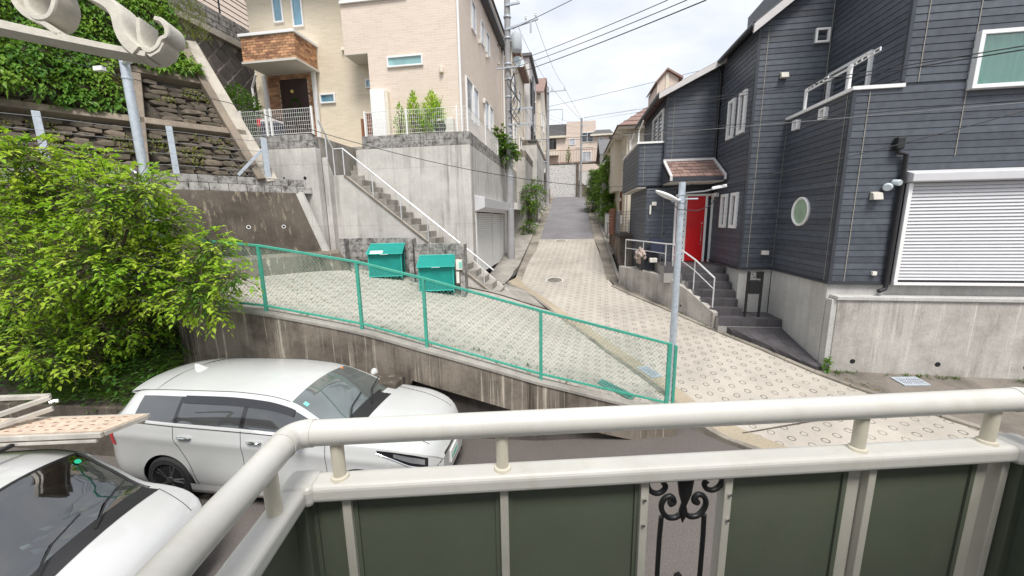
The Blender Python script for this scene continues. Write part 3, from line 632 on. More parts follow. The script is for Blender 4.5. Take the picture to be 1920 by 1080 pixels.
# wall of big diagonal blocks running back beside the beige house
hx=thing('block_retaining_wall','tall dark retaining wall of square blocks laid diagonally beside the beige house','wall',(-12.6,14,6))
XB=-12.75
MB().hexa([(-13.4,10.4,4.5),(XB+.25,10.4,4.5),(XB+.25,24,4.5),(-13.4,24,4.5)],[(-13.4,10.4,10.45),(XB-.2,10.4,10.45),(XB-.2,24,10.45),(-13.4,24,10.45)]).build('mortar_bed',K['joint'],hx)
def XW(y,z): return XB+.25-(z-4.5)*.0756
bs=.44; me=None
for i in range(-2,30):
    for j in range(-2,30):
        y=11.0+(i-j)*bs*.7071+ (4.6); z=6.2+(i+j)*bs*.7071-1.2
        y=10.6+(i-j)*bs*.7071+4.5; z=5.2+(i+j)*bs*.7071*.5*2
        if not(11.1<y<17.5 and 5.6<z<10.2): continue
        hsz=bs*.7071*.955; x=XW(y,z)+random.uniform(-.012,.012)
        b=[(x-.05,y-hsz,z),(x-.05,y,z-hsz),(x-.05,y+hsz,z),(x-.05,y,z+hsz)]; f_=[(x+.03,y-hsz*.93,z),(x+.03,y,z-hsz*.93),(x+.03,y+hsz*.93,z),(x+.03,y,z+hsz*.93)]
        MB().hexa(b,f_).build('block',K['hexblock'],hx)
MB().box(-13.5,XB+.0,10.4,24,10.42,10.62).build('coping',K['beam_light'],hx,bevel=.01)
for c in range(4):
    for k in range(14):
        y0=11+k*.8+(.4 if c%2 else 0); MB().box(-13.3,-12.98,y0+.01,y0+.79,10.63+c*.2,10.81+c*.2).build('top_block',K['block'],hx)
fn=thing('lattice_fence','dark lattice fence on top of the diagonal block wall','fence',(-12.9,14,11.4))
for k in range(7): MB().box(-13.02,-12.98,11+k*1.4,11.04+k*1.4,11.43,12.3).build('post',K['black'],fn)
for z in (11.55,11.75,11.95,12.15,12.28): MB().box(-13.015,-12.985,11,20,z,z+.02).build('rail',K['black'],fn)
# ================================================================== wall-frame helpers
Z3=Vector((0,0,1))
def fbox(m,o,ux,n,a0,a1,b0,b1,c0,c1):
    "box in a wall frame: a along the wall, b up, c out of the wall"
    o=Vector(o);ux=Vector(ux);n=Vector(n)
    P=lambda a,b,c:o+ux*a+Z3*b+n*c
    return m.hexa([P(a0,b0,c0),P(a1,b0,c0),P(a1,b0,c1),P(a0,b0,c1)],[P(a0,b1,c0),P(a1,b1,c0),P(a1,b1,c1),P(a0,b1,c1)])
def window(par,o,ux,n,w,h,gl='glass_dark',fr='trim',fw=.05,dep=.06,mull=0,sill=False,name='window'):
    m=MB(); 
    fbox(m,o,ux,n,0,w,0,fw,-.02,dep); fbox(m,o,ux,n,0,w,h-fw,h,-.02,dep); fbox(m,o,ux,n,0,fw,fw,h-fw,-.02,dep); fbox(m,o,ux,n,w-fw,w,fw,h-fw,-.02,dep)
    f=m.build(name,K[fr],par,bevel=.004)
    fbox(MB(),o,ux,n,fw,w-fw,fw,h-fw,-.02,.016).build('pane',K[gl],f)
    for k in range(mull):
        c=w*(k+1)/(mull+1); fbox(MB(),o,ux,n,c-.02,c+.02,fw,h-fw,.0,dep-.015).build('mullion',K[fr],f)
    if sill: fbox(MB(),o,ux,n,-.03,w+.03,-.03,0,-.02,dep+.03).build('sill',K[fr],f)
    return f
def win_y(par,x0,x1,z0,z1,y,gl='glass_dark',**k): return window(par,(x0,y,z0),(1,0,0),(0,-1,0),x1-x0,z1-z0,gl,**k)
def win_x(par,y0,y1,z0,z1,x,sx,gl='glass_dark',**k): return window(par,(x,y0 if sx<0 else y0,z0),(0,1,0),(sx,0,0),y1-y0,z1-z0,gl,**k)
def mesh_panel(par,a,b,h,mat='white',sv=.065,sh=.1,r=.0042,z0=.05,name='mesh_panel'):
    "welded wire fence panel from a to b (3-D foot points)"
    a=Vector(a);b=Vector(b); L=(b-a).length; m=MB(); n=max(2,int(L/sv)); q=max(2,int((h-z0)/sh))
    for k in range(n+1):
        p=a.lerp(b,k/n); m.tube([p+Z3*z0,p+Z3*h],r,4,False)
    for k in range(q+1):
        z=z0+(h-z0)*k/q; rr=r*(1.9 if k in(0,q) else 1); m.tube([a+Z3*z,b+Z3*z],rr,4,False)
    return m.build(name,K[mat],par,fix=False)
def plant(name,label,cat,base,r,h,nleaf,leaf,lsize=.09,stem=True,seed=1,group=None,shape='ball',mat='leaf_mid'):
    rr=random.Random(seed); t=thing(name,label,cat,base,0,group)
    sp=[]
    if stem:
        m=MB(); 
        for k in range(5):
            a=rr.uniform(0,6.28); e=(r*.6*math.cos(a),r*.6*math.sin(a),h*rr.uniform(.55,.95)); m.tube([(0,0,0),(e[0]*.3,e[1]*.3,e[2]*.5),e],[.02*h+.006,.012*h+.004,.004],6)
        m.build('stem',K['bark'],t,local=True)
    L=Leaves(seed)
    for k in range(nleaf):
        while True:
            x,y,z=(rr.uniform(-1,1) for _ in range(3)); d=x*x+y*y+z*z
            if d<1 and (shape!='ball' or d>.2): break
        if shape=='cone': f=(1-(z+1)/2*.8); x*=f;y*=f
        L.leaf(Vector((x*r,y*r,h*.55+z*h*.5)),Vector((x,y,z*.4+rr.uniform(-.3,.5))),lsize*rr.uniform(.7,1.3))
    L.build('foliage',K[mat],t,local=True)
    return t
class Leaves:
    "many small folded leaves in one mesh"
    def __init__(s,seed=0): s.v=[]; s.f=[]; s.r=random.Random(seed)
    def leaf(s,p,d,L,W=None,droop=.35):
        r=s.r; W=W or L*.42; d=Vector(d); d=d if d.length>1e-6 else Vector((1,0,0)); d.normalize()
        d=(d+Vector((r.gauss(0,.25),r.gauss(0,.25),r.gauss(0,.2)))).normalized()
        sd=d.cross(Z3); sd=sd if sd.length>1e-3 else Vector((1,0,0)); sd.normalize(); up=sd.cross(d)
        ro=r.gauss(0,.32); sd2=sd*math.cos(ro)+up*math.sin(ro); up2=sd2.cross(d)
        i=len(s.v); m1=p+d*L*.45; tip=p+d*L*.97-Z3*L*droop*.6; fold=up2*W*.18
        s.v+=[tuple(p),tuple(m1+sd2*W*.5+fold),tuple(m1-Z3*L*droop*.08),tuple(m1-sd2*W*.5+fold),tuple(tip)]
        s.f+=[(i,i+1,i+2),(i,i+2,i+3),(i+1,i+4,i+2),(i+2,i+4,i+3)]
    def build(s,name,mat,par=None,local=False):
        me=bpy.data.meshes.new(name); me.from_pydata(s.v,[],s.f); me.materials.append(mat); return link(name,me,par,0,local)
# ================================================================== retaining walls of the beige house
XR=-3.15; YF=12.0; ZP=6.42
hw=thing('house_retaining_wall','tall pale cast concrete retaining wall carrying the beige house, with garage opening','wall',(-4.5,13,1.5))
GY0,GY1,GZ0,GZ1=12.42,18.15,2.0,4.02
m=MB(); m.box(-6.75,XR,YF,YF+.3,.8,6.03); m.build('front_wall',K['conc'],hw,bevel=.012)
m=MB(); m.box(XR-.3,XR,YF+.302,GY0,.8,6.03); m.box(XR-.3,XR,GY0,GY1,GZ1,6.03); m.box(XR-.3,XR,GY1,20.6,.8,6.03); m.build('side_wall',K['conc'],hw)
m=MB(); m.box(-7.0,-6.752,YF+.05,13.4,4.0,6.03); m.build('return_wall',K['conc'],hw)
n=0
for c in range(2):
    z0=6.035+c*.195
    k=0; x=-6.74-(.2 if c else 0)
    while x<XR-.02:
        a=max(x,-6.74); b=min(x+.395,XR)
        if b-a>.05: MB().box(a+.003,b-.003,YF,YF+.15,z0,z0+.19).build('block',K['block'],hw,bevel=.005)
        x+=.4
    y=YF+.155-(.2 if c else 0)
    while y<20.4:
        a=max(y,YF+.155); b=y+.395
        if b-a>.05: MB().box(XR-.15,XR,a+.003,b-.003,z0,z0+.19).build('block',K['block'],hw,bevel=.005)
        y+=.4
# platform behind the wall (terrace ground)
tp=MB(); tp.box(-12.5,-7.38,10.77,13.4,2.5,6.2); tp.box(-12.5,XR-.31,13.2,21,6.0,6.36); tp.box(-6.6,XR-.31,12.31,13.2,6.0,6.36); struct(tp.build('terrace',K['kerb']))
# garage shutter
gs=thing('garage_shutter','white double roller shutter of the garage under the beige house','shutter',(XR,15,2))
MB().box(XR-.14,XR-.1,GY0,GY1,1.7,GZ1).build('back_plate',K['dark'],gs)
ns=26
for hf in range(2):
    ya=GY0+.12+hf*(GY1-GY0-.2)/2; yb=ya+(GY1-GY0-.2)/2-.06
    for k in range(ns):
        z=GZ0-.15+k*(GZ1-GZ0+.1)/ns; MB().hexa([(XR-.09,ya,z),(XR-.05,ya,z),(XR-.05,yb,z),(XR-.09,yb,z)],[(XR-.09,ya,z+.074),(XR-.065,ya,z+.074),(XR-.065,yb,z+.074),(XR-.09,yb,z+.074)]).build('slat',K['white'],gs)
MB().box(XR-.1,XR-.03,(GY0+GY1)/2-.02,(GY0+GY1)/2+.05,1.85,GZ1).build('centre_rail',K['shutter'],gs)
for ya in (GY0,GY1-.09): MB().box(XR-.2,XR+.02,ya,ya+.09,1.85,GZ1).build('side_rail',K['white'],gs,bevel=.005)
MB().prism([(XR+.0,GY0-.05,GZ1-.03),(XR+.34,GY0-.05,GZ1+.1),(XR+.34,GY0-.05,GZ1+.42),(XR+.0,GY0-.05,GZ1+.5)],(0,GY1-GY0+.1,0)).build('shutter_box',K['shutter'],gs,bevel=.01)
# left wing of the wall with two block courses
lw=thing('left_house_wall','pale concrete wall with two block courses left of the stair landing','wall',(-8.4,10.6,2.4))
MB().box(-10.4,-7.37,10.5,10.75,2.3,5.86).build('wall_face',K['conc'],lw,bevel=.012)
for c in range(2):
    x=-10.4+(.2 if c else 0)
    while x<-7.4:
        MB().box(x+.003,min(x+.397,-7.375),10.5,10.65,5.865+c*.19,6.05+c*.19).build('block',K['block'],lw,bevel=.005); x+=.4
q=at(572,334,y=10.5); MB().lathe([(.05,-.02),(.05,.004)],(q.x,10.5,q.z),(0,-1,0),14).build('drain_hole',K['dark'],lw); q=at(533,334,y=10.5); MB().lathe([(.03,-.02),(.03,.004)],(q.x,10.5,q.z),(0,-1,0),12).build('drain_hole',K['dark'],lw)
# ================================================================== concrete stair up to the house
st=thing('concrete_stair','steep concrete stair with low parapet climbing to the beige house','stair',(-2.2,11.4,1.4))
SX0,SZ0,RI,RU=-2.12,1.42,.2,.25
MB().prism([(-7.37,11.0,1.6),(-2.0,11.0,1.1),(-2.0,11.0,1.34),(-2.35,11.0,1.52),(-4.26,11.0,3.05),(-6.78,11.0,5.07),(-6.86,11.0,5.12),(-7.37,11.0,5.12)],(0,.16,0)).build('parapet',K['conc'],st,bevel=.01)
MB().hexa([(-7.37,10.76,2.2),(-7.2,10.76,2.2),(-7.2,10.998,2.2),(-7.37,10.998,2.2)],[(-7.37,10.76,5.62),(-7.2,10.76,5.62),(-7.2,10.998,5.16),(-7.37,10.998,5.16)]).build('side_parapet',K['conc'],st,bevel=.01)
for k in range(18):
    x1=SX0-k*RU; z1=SZ0+(k+1)*RI-.02
    MB().box(x1-RU-.03,x1,11.165,11.98,z1-RI-.35,z1).build('step',K['kerb'],st,bevel=.012)
MB().box(-7.35,-6.64,11.165,11.985,4.5,5.04).build('landing',K['kerb'],st,bevel=.01)
for k in range(7):
    MB().box(-7.35,-6.76,12.0+k*.19,12.23+k*.19,4.6,5.22+k*.19).build('upper_step',K['kerb'],st,bevel=.01)
MB().prism([(-3.14,11.86,2.2),(-1.95,11.86,1.25),(-1.95,11.86,1.4),(-3.14,11.86,2.42)],(0,.13,0)).build('right_stringer',K['conc'],st,bevel=.01)
MB().beam((-2.35,10.985,1.535),(-6.84,10.985,5.125),.05,.03,up=(0,0,1)).build('parapet_coping',K['beam'],st)
# handrail
hr=thing('stair_handrail','white pipe handrail along the concrete stair, bent level at the landing','handrail',(-4.5,11.05,3))
yl=11.06
A=Vector((-6.86,yl,5.9)); Bp=Vector((-2.3,yl,2.22)); Cc=Vector((-7.18,yl,5.9)); Dd=Vector((-7.27,10.62,6.62))
MB().tube([Bp,A,Cc,Dd],.024,8).build('top_rail',K['alum'],hr,smooth=True)
for x in (-6.86,-5.98,-5.12,-4.3,-3.45,-2.6):
    zt=lerp(A.z,Bp.z,(x-A.x)/(Bp.x-A.x)); MB().tube([(x,yl,zt-.85),(x,yl,zt)],.017,8).build('post',K['alum'],hr)
MB().tube([(Cc.x,yl,5.08),tuple(Cc)],.017,8).build('post',K['alum'],hr); MB().tube([(-7.25,10.85,5.3),(-7.25,10.85,6.22)],.017,8).build('post',K['alum'],hr)
# ================================================================== block enclosure and the two refuse bins
en=thing('bin_enclosure','low weathered concrete-block enclosure stepping round the two green bins','wall',(-4.6,10.5,2))
def blockwall(par,a,b,zt,nc,th=.12,L=.4):
    a=Vector(a);b=Vector(b); d=(b-a); n=max(1,round(d.length/L)); d.normalize(); nn=Vector((d.y,-d.x,0))
    ln=(b-a).length/n
    for c in range(nc):
        z1=zt-c*.195
        for k in range(n):
            p=a+d*(k*ln+.003); q=a+d*((k+1)*ln-.003); h=nn*th/2
            MB().hexa([Vector((*v.xy,z1-.19)) for v in (p-h,q-h,q+h,p+h)],[Vector((*v.xy,z1)) for v in (p-h,q-h,q+h,p+h)]).build('block',K['block'],par,bevel=.006)
blockwall(en,(-6.55,10.5,0),(-4.55,10.5,0),3.24,7); blockwall(en,(-4.48,10.42,0),(-4.36,9.85,0),3.24,8,.12,.4); blockwall(en,(-4.28,9.98,0),(-2.95,9.98,0),3.1,8); blockwall(en,(-2.88,10.04,0),(-2.80,9.45,0),3.1,9); blockwall(en,(-6.62,10.5,0),(-6.55,10.1,0),3.24,7)
def make_bin(base,rz,label):
    t=thing('refuse_bin',label,'bin',base,rz,'teal net refuse bins in the block enclosure')
    w,d,h=.86,.62,.92
    for x in (-w/2,w/2):
        for y in (-d/2,d/2): MB().tube([(x,y,0),(x,y,h-(.22 if y<0 else 0))],.016,8).build('frame_leg',K['tealframe'],t,local=True)
    m=MB()
    for z in (.06,): m.tube([(-w/2,-d/2,z),(w/2,-d/2,z),(w/2,d/2,z),(-w/2,d/2,z),(-w/2,-d/2,z)],.013,6)
    m.tube([(-w/2,-d/2,h-.24),(w/2,-d/2,h-.24)],.014,6); m.build('frame_rail',K['tealframe'],t,local=True)
    i=.012
    m=MB().quad((-w/2+i,-d/2+i,.06),(w/2-i,-d/2+i,.06),(w/2-i,-d/2+i,h-.24),(-w/2+i,-d/2+i,h-.24)); m.prism([(-w/2+i,-d/2+i,.05),(-w/2+i,d/2-i,.05),(-w/2+i,d/2-i,h-.03),(-w/2+i,-d/2+i,h-.25)],(.004,0,0)); m.prism([(w/2-i,-d/2+i,.05),(w/2-i,d/2-i,.05),(w/2-i,d/2-i,h-.03),(w/2-i,-d/2+i,h-.25)],(-.004,0,0)); m.box(-w/2+i,w/2-i,d/2-i-.004,d/2-i,.05,h-.03)
    m.box(-w/2+i,w/2-i,-d/2+i,d/2-i,.045,.055); m.build('net_body',K['teal'],t,local=True)
    m=MB().hexa([(-w/2-.04,-d/2-.06,h-.25),(w/2+.04,-d/2-.06,h-.25),(w/2+.04,d/2+.02,h-.01),(-w/2-.04,d/2+.02,h-.01)],[(-w/2-.04,-d/2-.06,h-.235),(w/2+.04,-d/2-.06,h-.235),(w/2+.04,d/2+.02,h+.005),(-w/2-.04,d/2+.02,h+.005)]); m.build('lid',K['teal'],t,local=True)
    MB().tube([(-w/2-.04,-d/2-.065,h-.24),(w/2+.04,-d/2-.065,h-.24),(w/2+.04,d/2+.02,h),(-w/2-.04,d/2+.02,h),(-w/2-.04,-d/2-.065,h-.24)],.013,6).build('lid_frame',K['tealframe'],t,local=True)
    MB().tube([(-.1,-d/2-.075,h-.25),(-.1,-d/2-.1,h-.25),(.1,-d/2-.1,h-.25),(.1,-d/2-.075,h-.25)],.008,6).build('handle',K['alum'],t,local=True)
    return t
b1=make_bin((-5.12,9.95,zf(-5.1,9.7)+.02),R(17),'teal net refuse bin with a paper notice on its lid, further from the stair'); MB().hexa([(-.38,-.36,.69),(-.05,-.36,.69),(-.05,-.2,.75),(-.38,-.2,.75)],[(-.38,-.36,.7),(-.05,-.36,.7),(-.05,-.2,.76),(-.38,-.2,.76)]).build('notice',K['paper'],b1,local=True)
make_bin((-3.5,9.5,zf(-3.5,9.4)+.02),R(15),'teal net refuse bin nearer the stair foot')
nb=thing('notice_board','small teal and white notice fixed on the enclosure end','sign',(-2.83,9.4,2.5)); MB().box(-2.95,-2.78,9.405,9.418,2.45,2.72).build('panel',K['paper'],nb); MB().box(-2.86,-2.79,9.395,9.404,2.5,2.66).build('print',K['sticker'],nb); MB().box(-2.95,-2.87,9.402,9.412,2.1,2.4).build('lower_sheet',K['paper'],nb)
# ================================================================== beige house
bh=thing('beige_house','three-storey beige house with tile cladding, brick balcony and brick porch','house',(-7,15,6.36))
YB=13.45
MB().box(-6.65,-3.6,12.65,21,6.362,12.35).build('right_block_wall',K['beige'],bh)
MB().box(-7.47,-6.652,12.65,13.448,9.14,12.35).build('overhang_wall',K['beige'],bh); MB().box(-7.468,-6.652,12.652,13.446,9.125,9.138).build('overhang_soffit',K['soffit'],bh)
MB().box(-11.55,-6.652,YB,21,6.2,12.6).build('left_block_wall',K['yellow'],bh)
MB().box(-11.7,-3.45,12.45,21.15,12.62,12.8).build('roof_edge',K['trim'],bh); MB().hexa([(-11.8,12.4,12.8),(-3.35,12.4,12.8),(-3.35,21.3,12.8),(-11.8,21.3,12.8)],[(-8.5,15.5,14.6),(-6.5,15.5,14.6),(-6.5,18.5,14.6),(-8.5,18.5,14.6)]).build('roof',K['roof_grey'],bh)
MB().box(-3.62,-3.3,12.9,21.2,12.1,12.38).build('eave',K['flash'],bh,bevel=.02); MB().tube([(-3.34,12.8,12.3),(-3.34,21.2,12.3)],.07,8).build('gutter',K['beige2'],bh)
for (xx,yy) in ((-3.55,12.6),(-3.52,20.6)): MB().tube([(xx,yy,6.4),(xx,yy,11.0 if yy<13 else 12.2)],.04,8).build('downpipe',K['trim'],bh)
MB().box(-7.47,-5.2,12.58,12.649,10.62,10.7).build('trim_band',K['trim'],bh)
win_y(bh,-5.98,-4.76,8.63,8.96,12.65,'glass_aqua'); win_y(bh,-9.02,-8.42,7.94,8.27,YB,'glass_blue'); win_y(bh,-7.22,-6.72,8.34,8.64,YB,'glass_blue')
win_y(bh,-10.5,-10.11,10.7,12.0,YB,'glass_blue'); win_y(bh,-9.76,-9.35,10.5,12.0,YB,'glass_blue')
for y0,y1,z0,z1 in ((13.38,14.2,7.22,8.5),(14.36,15.08,7.22,8.5),(16.2,16.95,7.5,8.6),(17.15,17.85,7.5,8.6),(14.45,15.05,10.4,11.36),(15.85,16.4,10.55,11.36),(16.75,17.45,10.55,11.38)):
    win_x(bh,y0,y1,z0,z1,-3.6,1,'glass_sky',fw=.035)
MB().lathe([(.07,0),(.07,.16),(.05,.18)],(-4.16,12.6,8.36),(0,0,1),12).build('wall_lamp',K['beige2'],bh); MB().box(-6.6,-6.1,12.5,12.648,6.37,7.98).build('meter_cupboard',K['trim'],bh,bevel=.008); MB().box(-6.09,-5.98,12.5,12.648,6.37,7.9).build('cupboard_side',K['beige2'],bh)
# brick-clad porch wall, door and balcony box
MB().box(-11.05,-9.2,YB-.03,YB-.002,6.2,9.05).build('porch_bed',K['mortar'],bh)
BX0,BX1,BY0,BZ0,BZ1=-10.95,-8.98,12.3,9.05,9.8
bb=MB().box(BX0+.02,BX1-.02,BY0+.02,YB-.002,BZ0,BZ1-.002).build('balcony_box',K['mortar'],bh)
MB().box(BX0-.05,BX1+.05,BY0-.05,YB-.002,BZ1,BZ1+.09).build('balcony_cap',K['trim'],bb,bevel=.008); MB().box(BX0-.03,BX1+.03,BY0-.03,YB-.002,BZ0-.07,BZ0-.002).build('balcony_soffit',K['soffit'],bb)
def brickmesh(ux,n,w,h,t,mat):
    m=MB(); fbox(m,(0,0,0),ux,n,.008,w-.008,.007,h-.007,-.005,t); me=bpy.data.meshes.new('brick'); me.from_pydata(m.v,[],m.f); me.materials.append(K[mat]); return me
def bricks(par,o,ux,n,W,H,bw=.22,bhh=.082,skip=None,t=.02):
    rr=random.Random(int(W*100)); A={(hf,mt):brickmesh(ux,n,bw/(2 if hf else 1),bhh,t,mt) for hf in (0,1) for mt in ('brick','brick2')}
    nr=int(H/bhh+.01); o=Vector(o); ux=Vector(ux)
    for r in range(nr):
        x=0; first=(r%2==1)
        while x<W-.02:
            hf=1 if (first and x==0) or x+bw>W+.02 else 0
            if hf and x+bw/2>W+.02: break
            w=bw/2 if hf else bw
            if not(skip and skip(x+w/2,r*bhh+bhh/2)):
                ob=link('brick',A[(hf,'brick2' if rr.random()<.3 else 'brick')],par); ob.location=o+ux*x+Z3*(r*bhh)
            x+=w
bricks(bb,(BX0,BY0+.02,BZ0),(1,0,0),(0,-1,0),BX1-BX0,BZ1-BZ0); bricks(bb,(BX1-.02,BY0+.01,BZ0),(0,1,0),(1,0,0),YB-BY0-.02,BZ1-BZ0)
pb=MB().box(-11.04,-9.21,YB-.034,YB-.031,6.2,6.25).build('porch_brickwork',K['mortar'],bh)
bricks(pb,(-11.04,YB-.03,6.3),(1,0,0),(0,-1,0),1.83,2.72,skip=lambda a,b:.5<a<1.58 and b<2.5)
dr=MB().box(-10.54,-9.46,YB-.07,YB-.031,6.25,8.82).build('front_door',K['door'],bh,bevel=.006)
for x in (-10.42,-10.15,-9.9,-9.72): MB().box(x,x+.012,YB-.076,YB-.069,6.3,8.74).build('groove',K['black'],dr)
MB().lathe([(.06,0),(.06,.03)],(-10.05,YB-.08,8.4),(0,-1,0),12).build('door_lamp',K['papery'],dr)
wr=Leaves(5)
for k in range(160):
    a=k*.0393; p=Vector((-10.0+.16*math.cos(a)+random.uniform(-.03,.03),YB-.09,7.85+.26*math.sin(a)+random.uniform(-.03,.03))); wr.leaf(p,Vector((math.cos(a),-.5,math.sin(a))),.09)
tw=thing('door_wreath','dark green wreath hanging on the brown front door','wreath',(-10,YB-.09,7.85)); wr.build('leaves',K['leaf_dark'],tw)
for x in (-11.1,-9.14): MB().box(x-.06,x+.06,YB-.14,YB-.036,6.2,9.0).build('porch_post',K['trim'],bh,bevel=.006)
MB().tube([(-11.3,13.2,9.0),(-11.6,13.3,8.6),(-11.62,13.35,6.4)],.04,8).build('porch_downpipe',K['trim'],bh)
# white mesh fences on the walls
f1=thing('white_mesh_fence','white welded mesh fence before the brick porch of the beige house','fence',(-8.7,10.55,6.24),0,'white mesh fences of the beige house')
pts=[Vector((-10.35,11.2,6.24)),Vector((-9.75,10.58,6.24)),Vector((-8.9,10.58,6.24)),Vector((-7.42,10.58,6.24))]
for a,b in zip(pts,pts[1:]): mesh_panel(f1,a,b,.72)
for p in pts+[Vector((-8.75,10.58,6.24))]: MB().box(p.x-.025,p.x+.025,p.y-.025,p.y+.025,p.z-.02,p.z+.76).build('post',K['white'],f1,bevel=.004)
f2=thing('white_mesh_fence','white welded mesh fence round the terrace corner above the garage','fence',(-4,12.1,ZP),0,'white mesh fences of the beige house')
pts=[Vector((-6.95,12.9,ZP)),Vector((-6.62,12.08,ZP)),Vector((-5.2,12.08,ZP)),Vector((-3.55,12.08,ZP)),Vector((-3.22,12.08,ZP)),Vector((-3.22,14.6,ZP)),Vector((-3.22,17,ZP)),Vector((-3.22,19.3,ZP))]
for a,b in zip(pts,pts[1:]): mesh_panel(f2,a,b,.74)
for p in pts: MB().box(p.x-.025,p.x+.025,p.y-.025,p.y+.025,p.z-.02,p.z+.78).build('post',K['white'],f2,bevel=.004)
# gate post and things by the entrance
gp=thing('wooden_gate_post','brown wooden gate post at the head of the stair','post',(-6.75,12.6,6.36)); MB().box(-6.82,-6.66,12.55,12.66,6.2,7.2).build('post',K['wood'],gp,bevel=.01); MB().box(-6.86,-6.62,12.52,12.69,7.2,7.26).build('cap',K['wood'],gp,bevel=.008); MB().box(-7.0,-6.92,12.5,12.58,6.4,7.1).build('side_post',K['wood'],gp,bevel=.008)
st2=thing('toy_pile','small red and blue items stored behind the porch fence','items',(-9.9,11.2,6.2)); MB().box(-9.95,-9.82,11.4,11.5,6.75,7.0).build('red_item',K['red'],st2,bevel=.03); MB().box(-9.75,-9.2,11.3,11.7,6.2,6.85).build('blue_crate',K['navy'],st2,bevel=.03); MB().box(-9.72,-9.23,11.28,11.72,6.85,6.92).build('crate_lid',K['greywall'],st2,bevel=.02)
# young plants on the terrace
for i,(px,yb,r,h) in enumerate(((748,247,.28,1.05),(775,247,.36,1.35),(810,247,.6,1.35))):
    q=at(px,yb-45,y=12.35); plant('terrace_shrub',['thin shrub nearest the meter cupboard on the terrace','dense upright shrub in the middle of the terrace bed','widest leafy shrub of the terrace bed near the corner'][i],'shrub',(q.x,12.38,6.36),r,h,[170,520,800][i],None,.12,True,20+i,'shrubs on the terrace','cone','leaf')
plant('porch_bush','dark green bush left of the brick porch behind the mesh fence','bush',(-10.75,11.7,6.1),.62,1.9,2200,None,.13,True,31,None,'ball','leaf_dark')
# small house and wall far above on the hill
uh=thing('hilltop_house','pinkish house with white window glimpsed above the dark block wall','house',(-16.3,19.5,12)); MB().box(-19,-14.6,18,26,11,18).build('wall',K['pink'],uh); win_y(uh,-15.5,-14.9,14.2,15.6,18,'glass_sky'); win_x(uh,19,20,14.2,15.6,-14.6,1,'glass_sky'); MB().hexa([(-19.3,17.6,18),(-14.2,17.6,18),(-14.2,26.4,18),(-19.3,26.4,18)],[(-17.5,20,19.5),(-16,20,19.5),(-16,24,19.5),(-17.5,24,19.5)]).build('roof',K['roof_grey'],uh)
# ================================================================== charcoal house on the right
dh=thing('charcoal_house','charcoal lap-sided house with white windows, red door and wide white shutter','house',(6.5,11,0.5))
ZS=2.3; EXP=.128
_board={}
def boards(par,o,ux,n,x0f,x1f,z0,z1,name='siding_board'):
    "lap boards; x0f/x1f give the wall's ends at a height"
    o=Vector(o); z=z0; 
    while z<z1-.03:
        zt=min(z+EXP-.007,z1); a0,a1,b0,b1=x0f(z),x0f(zt),x1f(z),x1f(zt)
        if b0-a0>.05 and b1-a1>-.2:
            b1=max(b1,a1+.01); ux_=Vector(ux); n_=Vector(n); P=lambda a,b,c:o+ux_*a+Z3*b+n_*c
            m=MB().hexa([P(a0,z,-.01),P(b0,z,-.01),P(b0,z,.021),P(a0,z,.021)],[P(a1,zt,-.01),P(b1,zt,-.01),P(b1,zt,.012),P(a1,zt,.012)])
            m.build(name,K['siding'],par)
        z+=EXP
cst=lambda v:(lambda z:v)
Z0=ZS+.04
# --- wall volumes
XW1,YW1,YW3,XW4,YW5=5.3,8.7,11.0,4.48,13.3; XU=6.08
w1=MB().box(XU,13,YW1,16,ZS,10.6).build('front_wall',K['flash'],dh)
bay=MB().box(XW1,XU-.002,YW1,YW3-.002,ZS,6.02).build('bay_wall',K['flash'],dh)
w3=MB().prism([(XW4,YW3,ZS),(XU-.003,YW3,ZS),(XU-.003,YW3,8.28+.76*(XU-4.45)),(XW4,YW3,8.28)],(0,2.3,0)).build('stair_wall',K['flash'],dh)
w5=MB().prism([(2.92,YW5+.003,4.66),(XU,YW5+.003,4.66),(XU,YW5+.003,7.5+.48*(XU-2.88)-.04),(2.92,YW5+.003,7.46)],(0,3.9,0)).build('wing_wall',K['flash'],dh)
w5b=MB().box(2.42,XU,YW5+.004,16.8,1.4,4.655).build('porch_wall',K['flash'],dh)
ob=MB().box(2.12,2.92,13.42,17.1,4.7,6.05).build('balcony_wall',K['flash'],dh)
# --- boards
boards(w1,(XU,YW1,0),(1,0,0),(0,-1,0),cst(0),cst(4.2),6.1,8.6); boards(w1,(XW1,YW1,0),(1,0,0),(0,-1,0),cst(0),cst(5.0),Z0,6.1-.02)
boards(bay,(XW1,YW1,0),(0,1,0),(-1,0,0),cst(0),cst(YW3-YW1-.03),Z0,6.0)
boards(w1,(XU,YW1,0),(0,1,0),(-1,0,0),cst(0),cst(YW3-YW1),6.08,9.0)
boards(w3,(XW4,YW3,0),(1,0,0),(0,-1,0),lambda z:max(0,(z-8.28)/.76-.03),cst(XU-XW4),Z0,9.2)
boards(w3,(XW4,YW3,0),(0,1,0),(-1,0,0),cst(0),cst(YW5-YW3),Z0,8.25)
boards(w5,(2.92,YW5,0),(1,0,0),(0,-1,0),lambda z:max(0,(z-7.5)/.48-.04),cst(XW4-2.92-.03),4.7,8.2)
boards(w5,(2.92,YW5,0),(0,1,0),(-1,0,0),cst(0),cst(3.8),6.1,7.45)
boards(ob,(2.12,13.42,0),(1,0,0),(0,-1,0),cst(0),cst(.8),4.74,6.02); boards(ob,(2.12,13.42,0),(0,1,0),(-1,0,0),cst(0),cst(3.65),4.74,6.02)
boards(w5b,(2.42,YW5,0),(1,0,0),(0,-1,0),cst(0),cst(.92),1.9,4.62); boards(w5b,(2.42,YW5,0),(0,1,0),(-1,0,0),cst(0),cst(3),2.3,4.62)
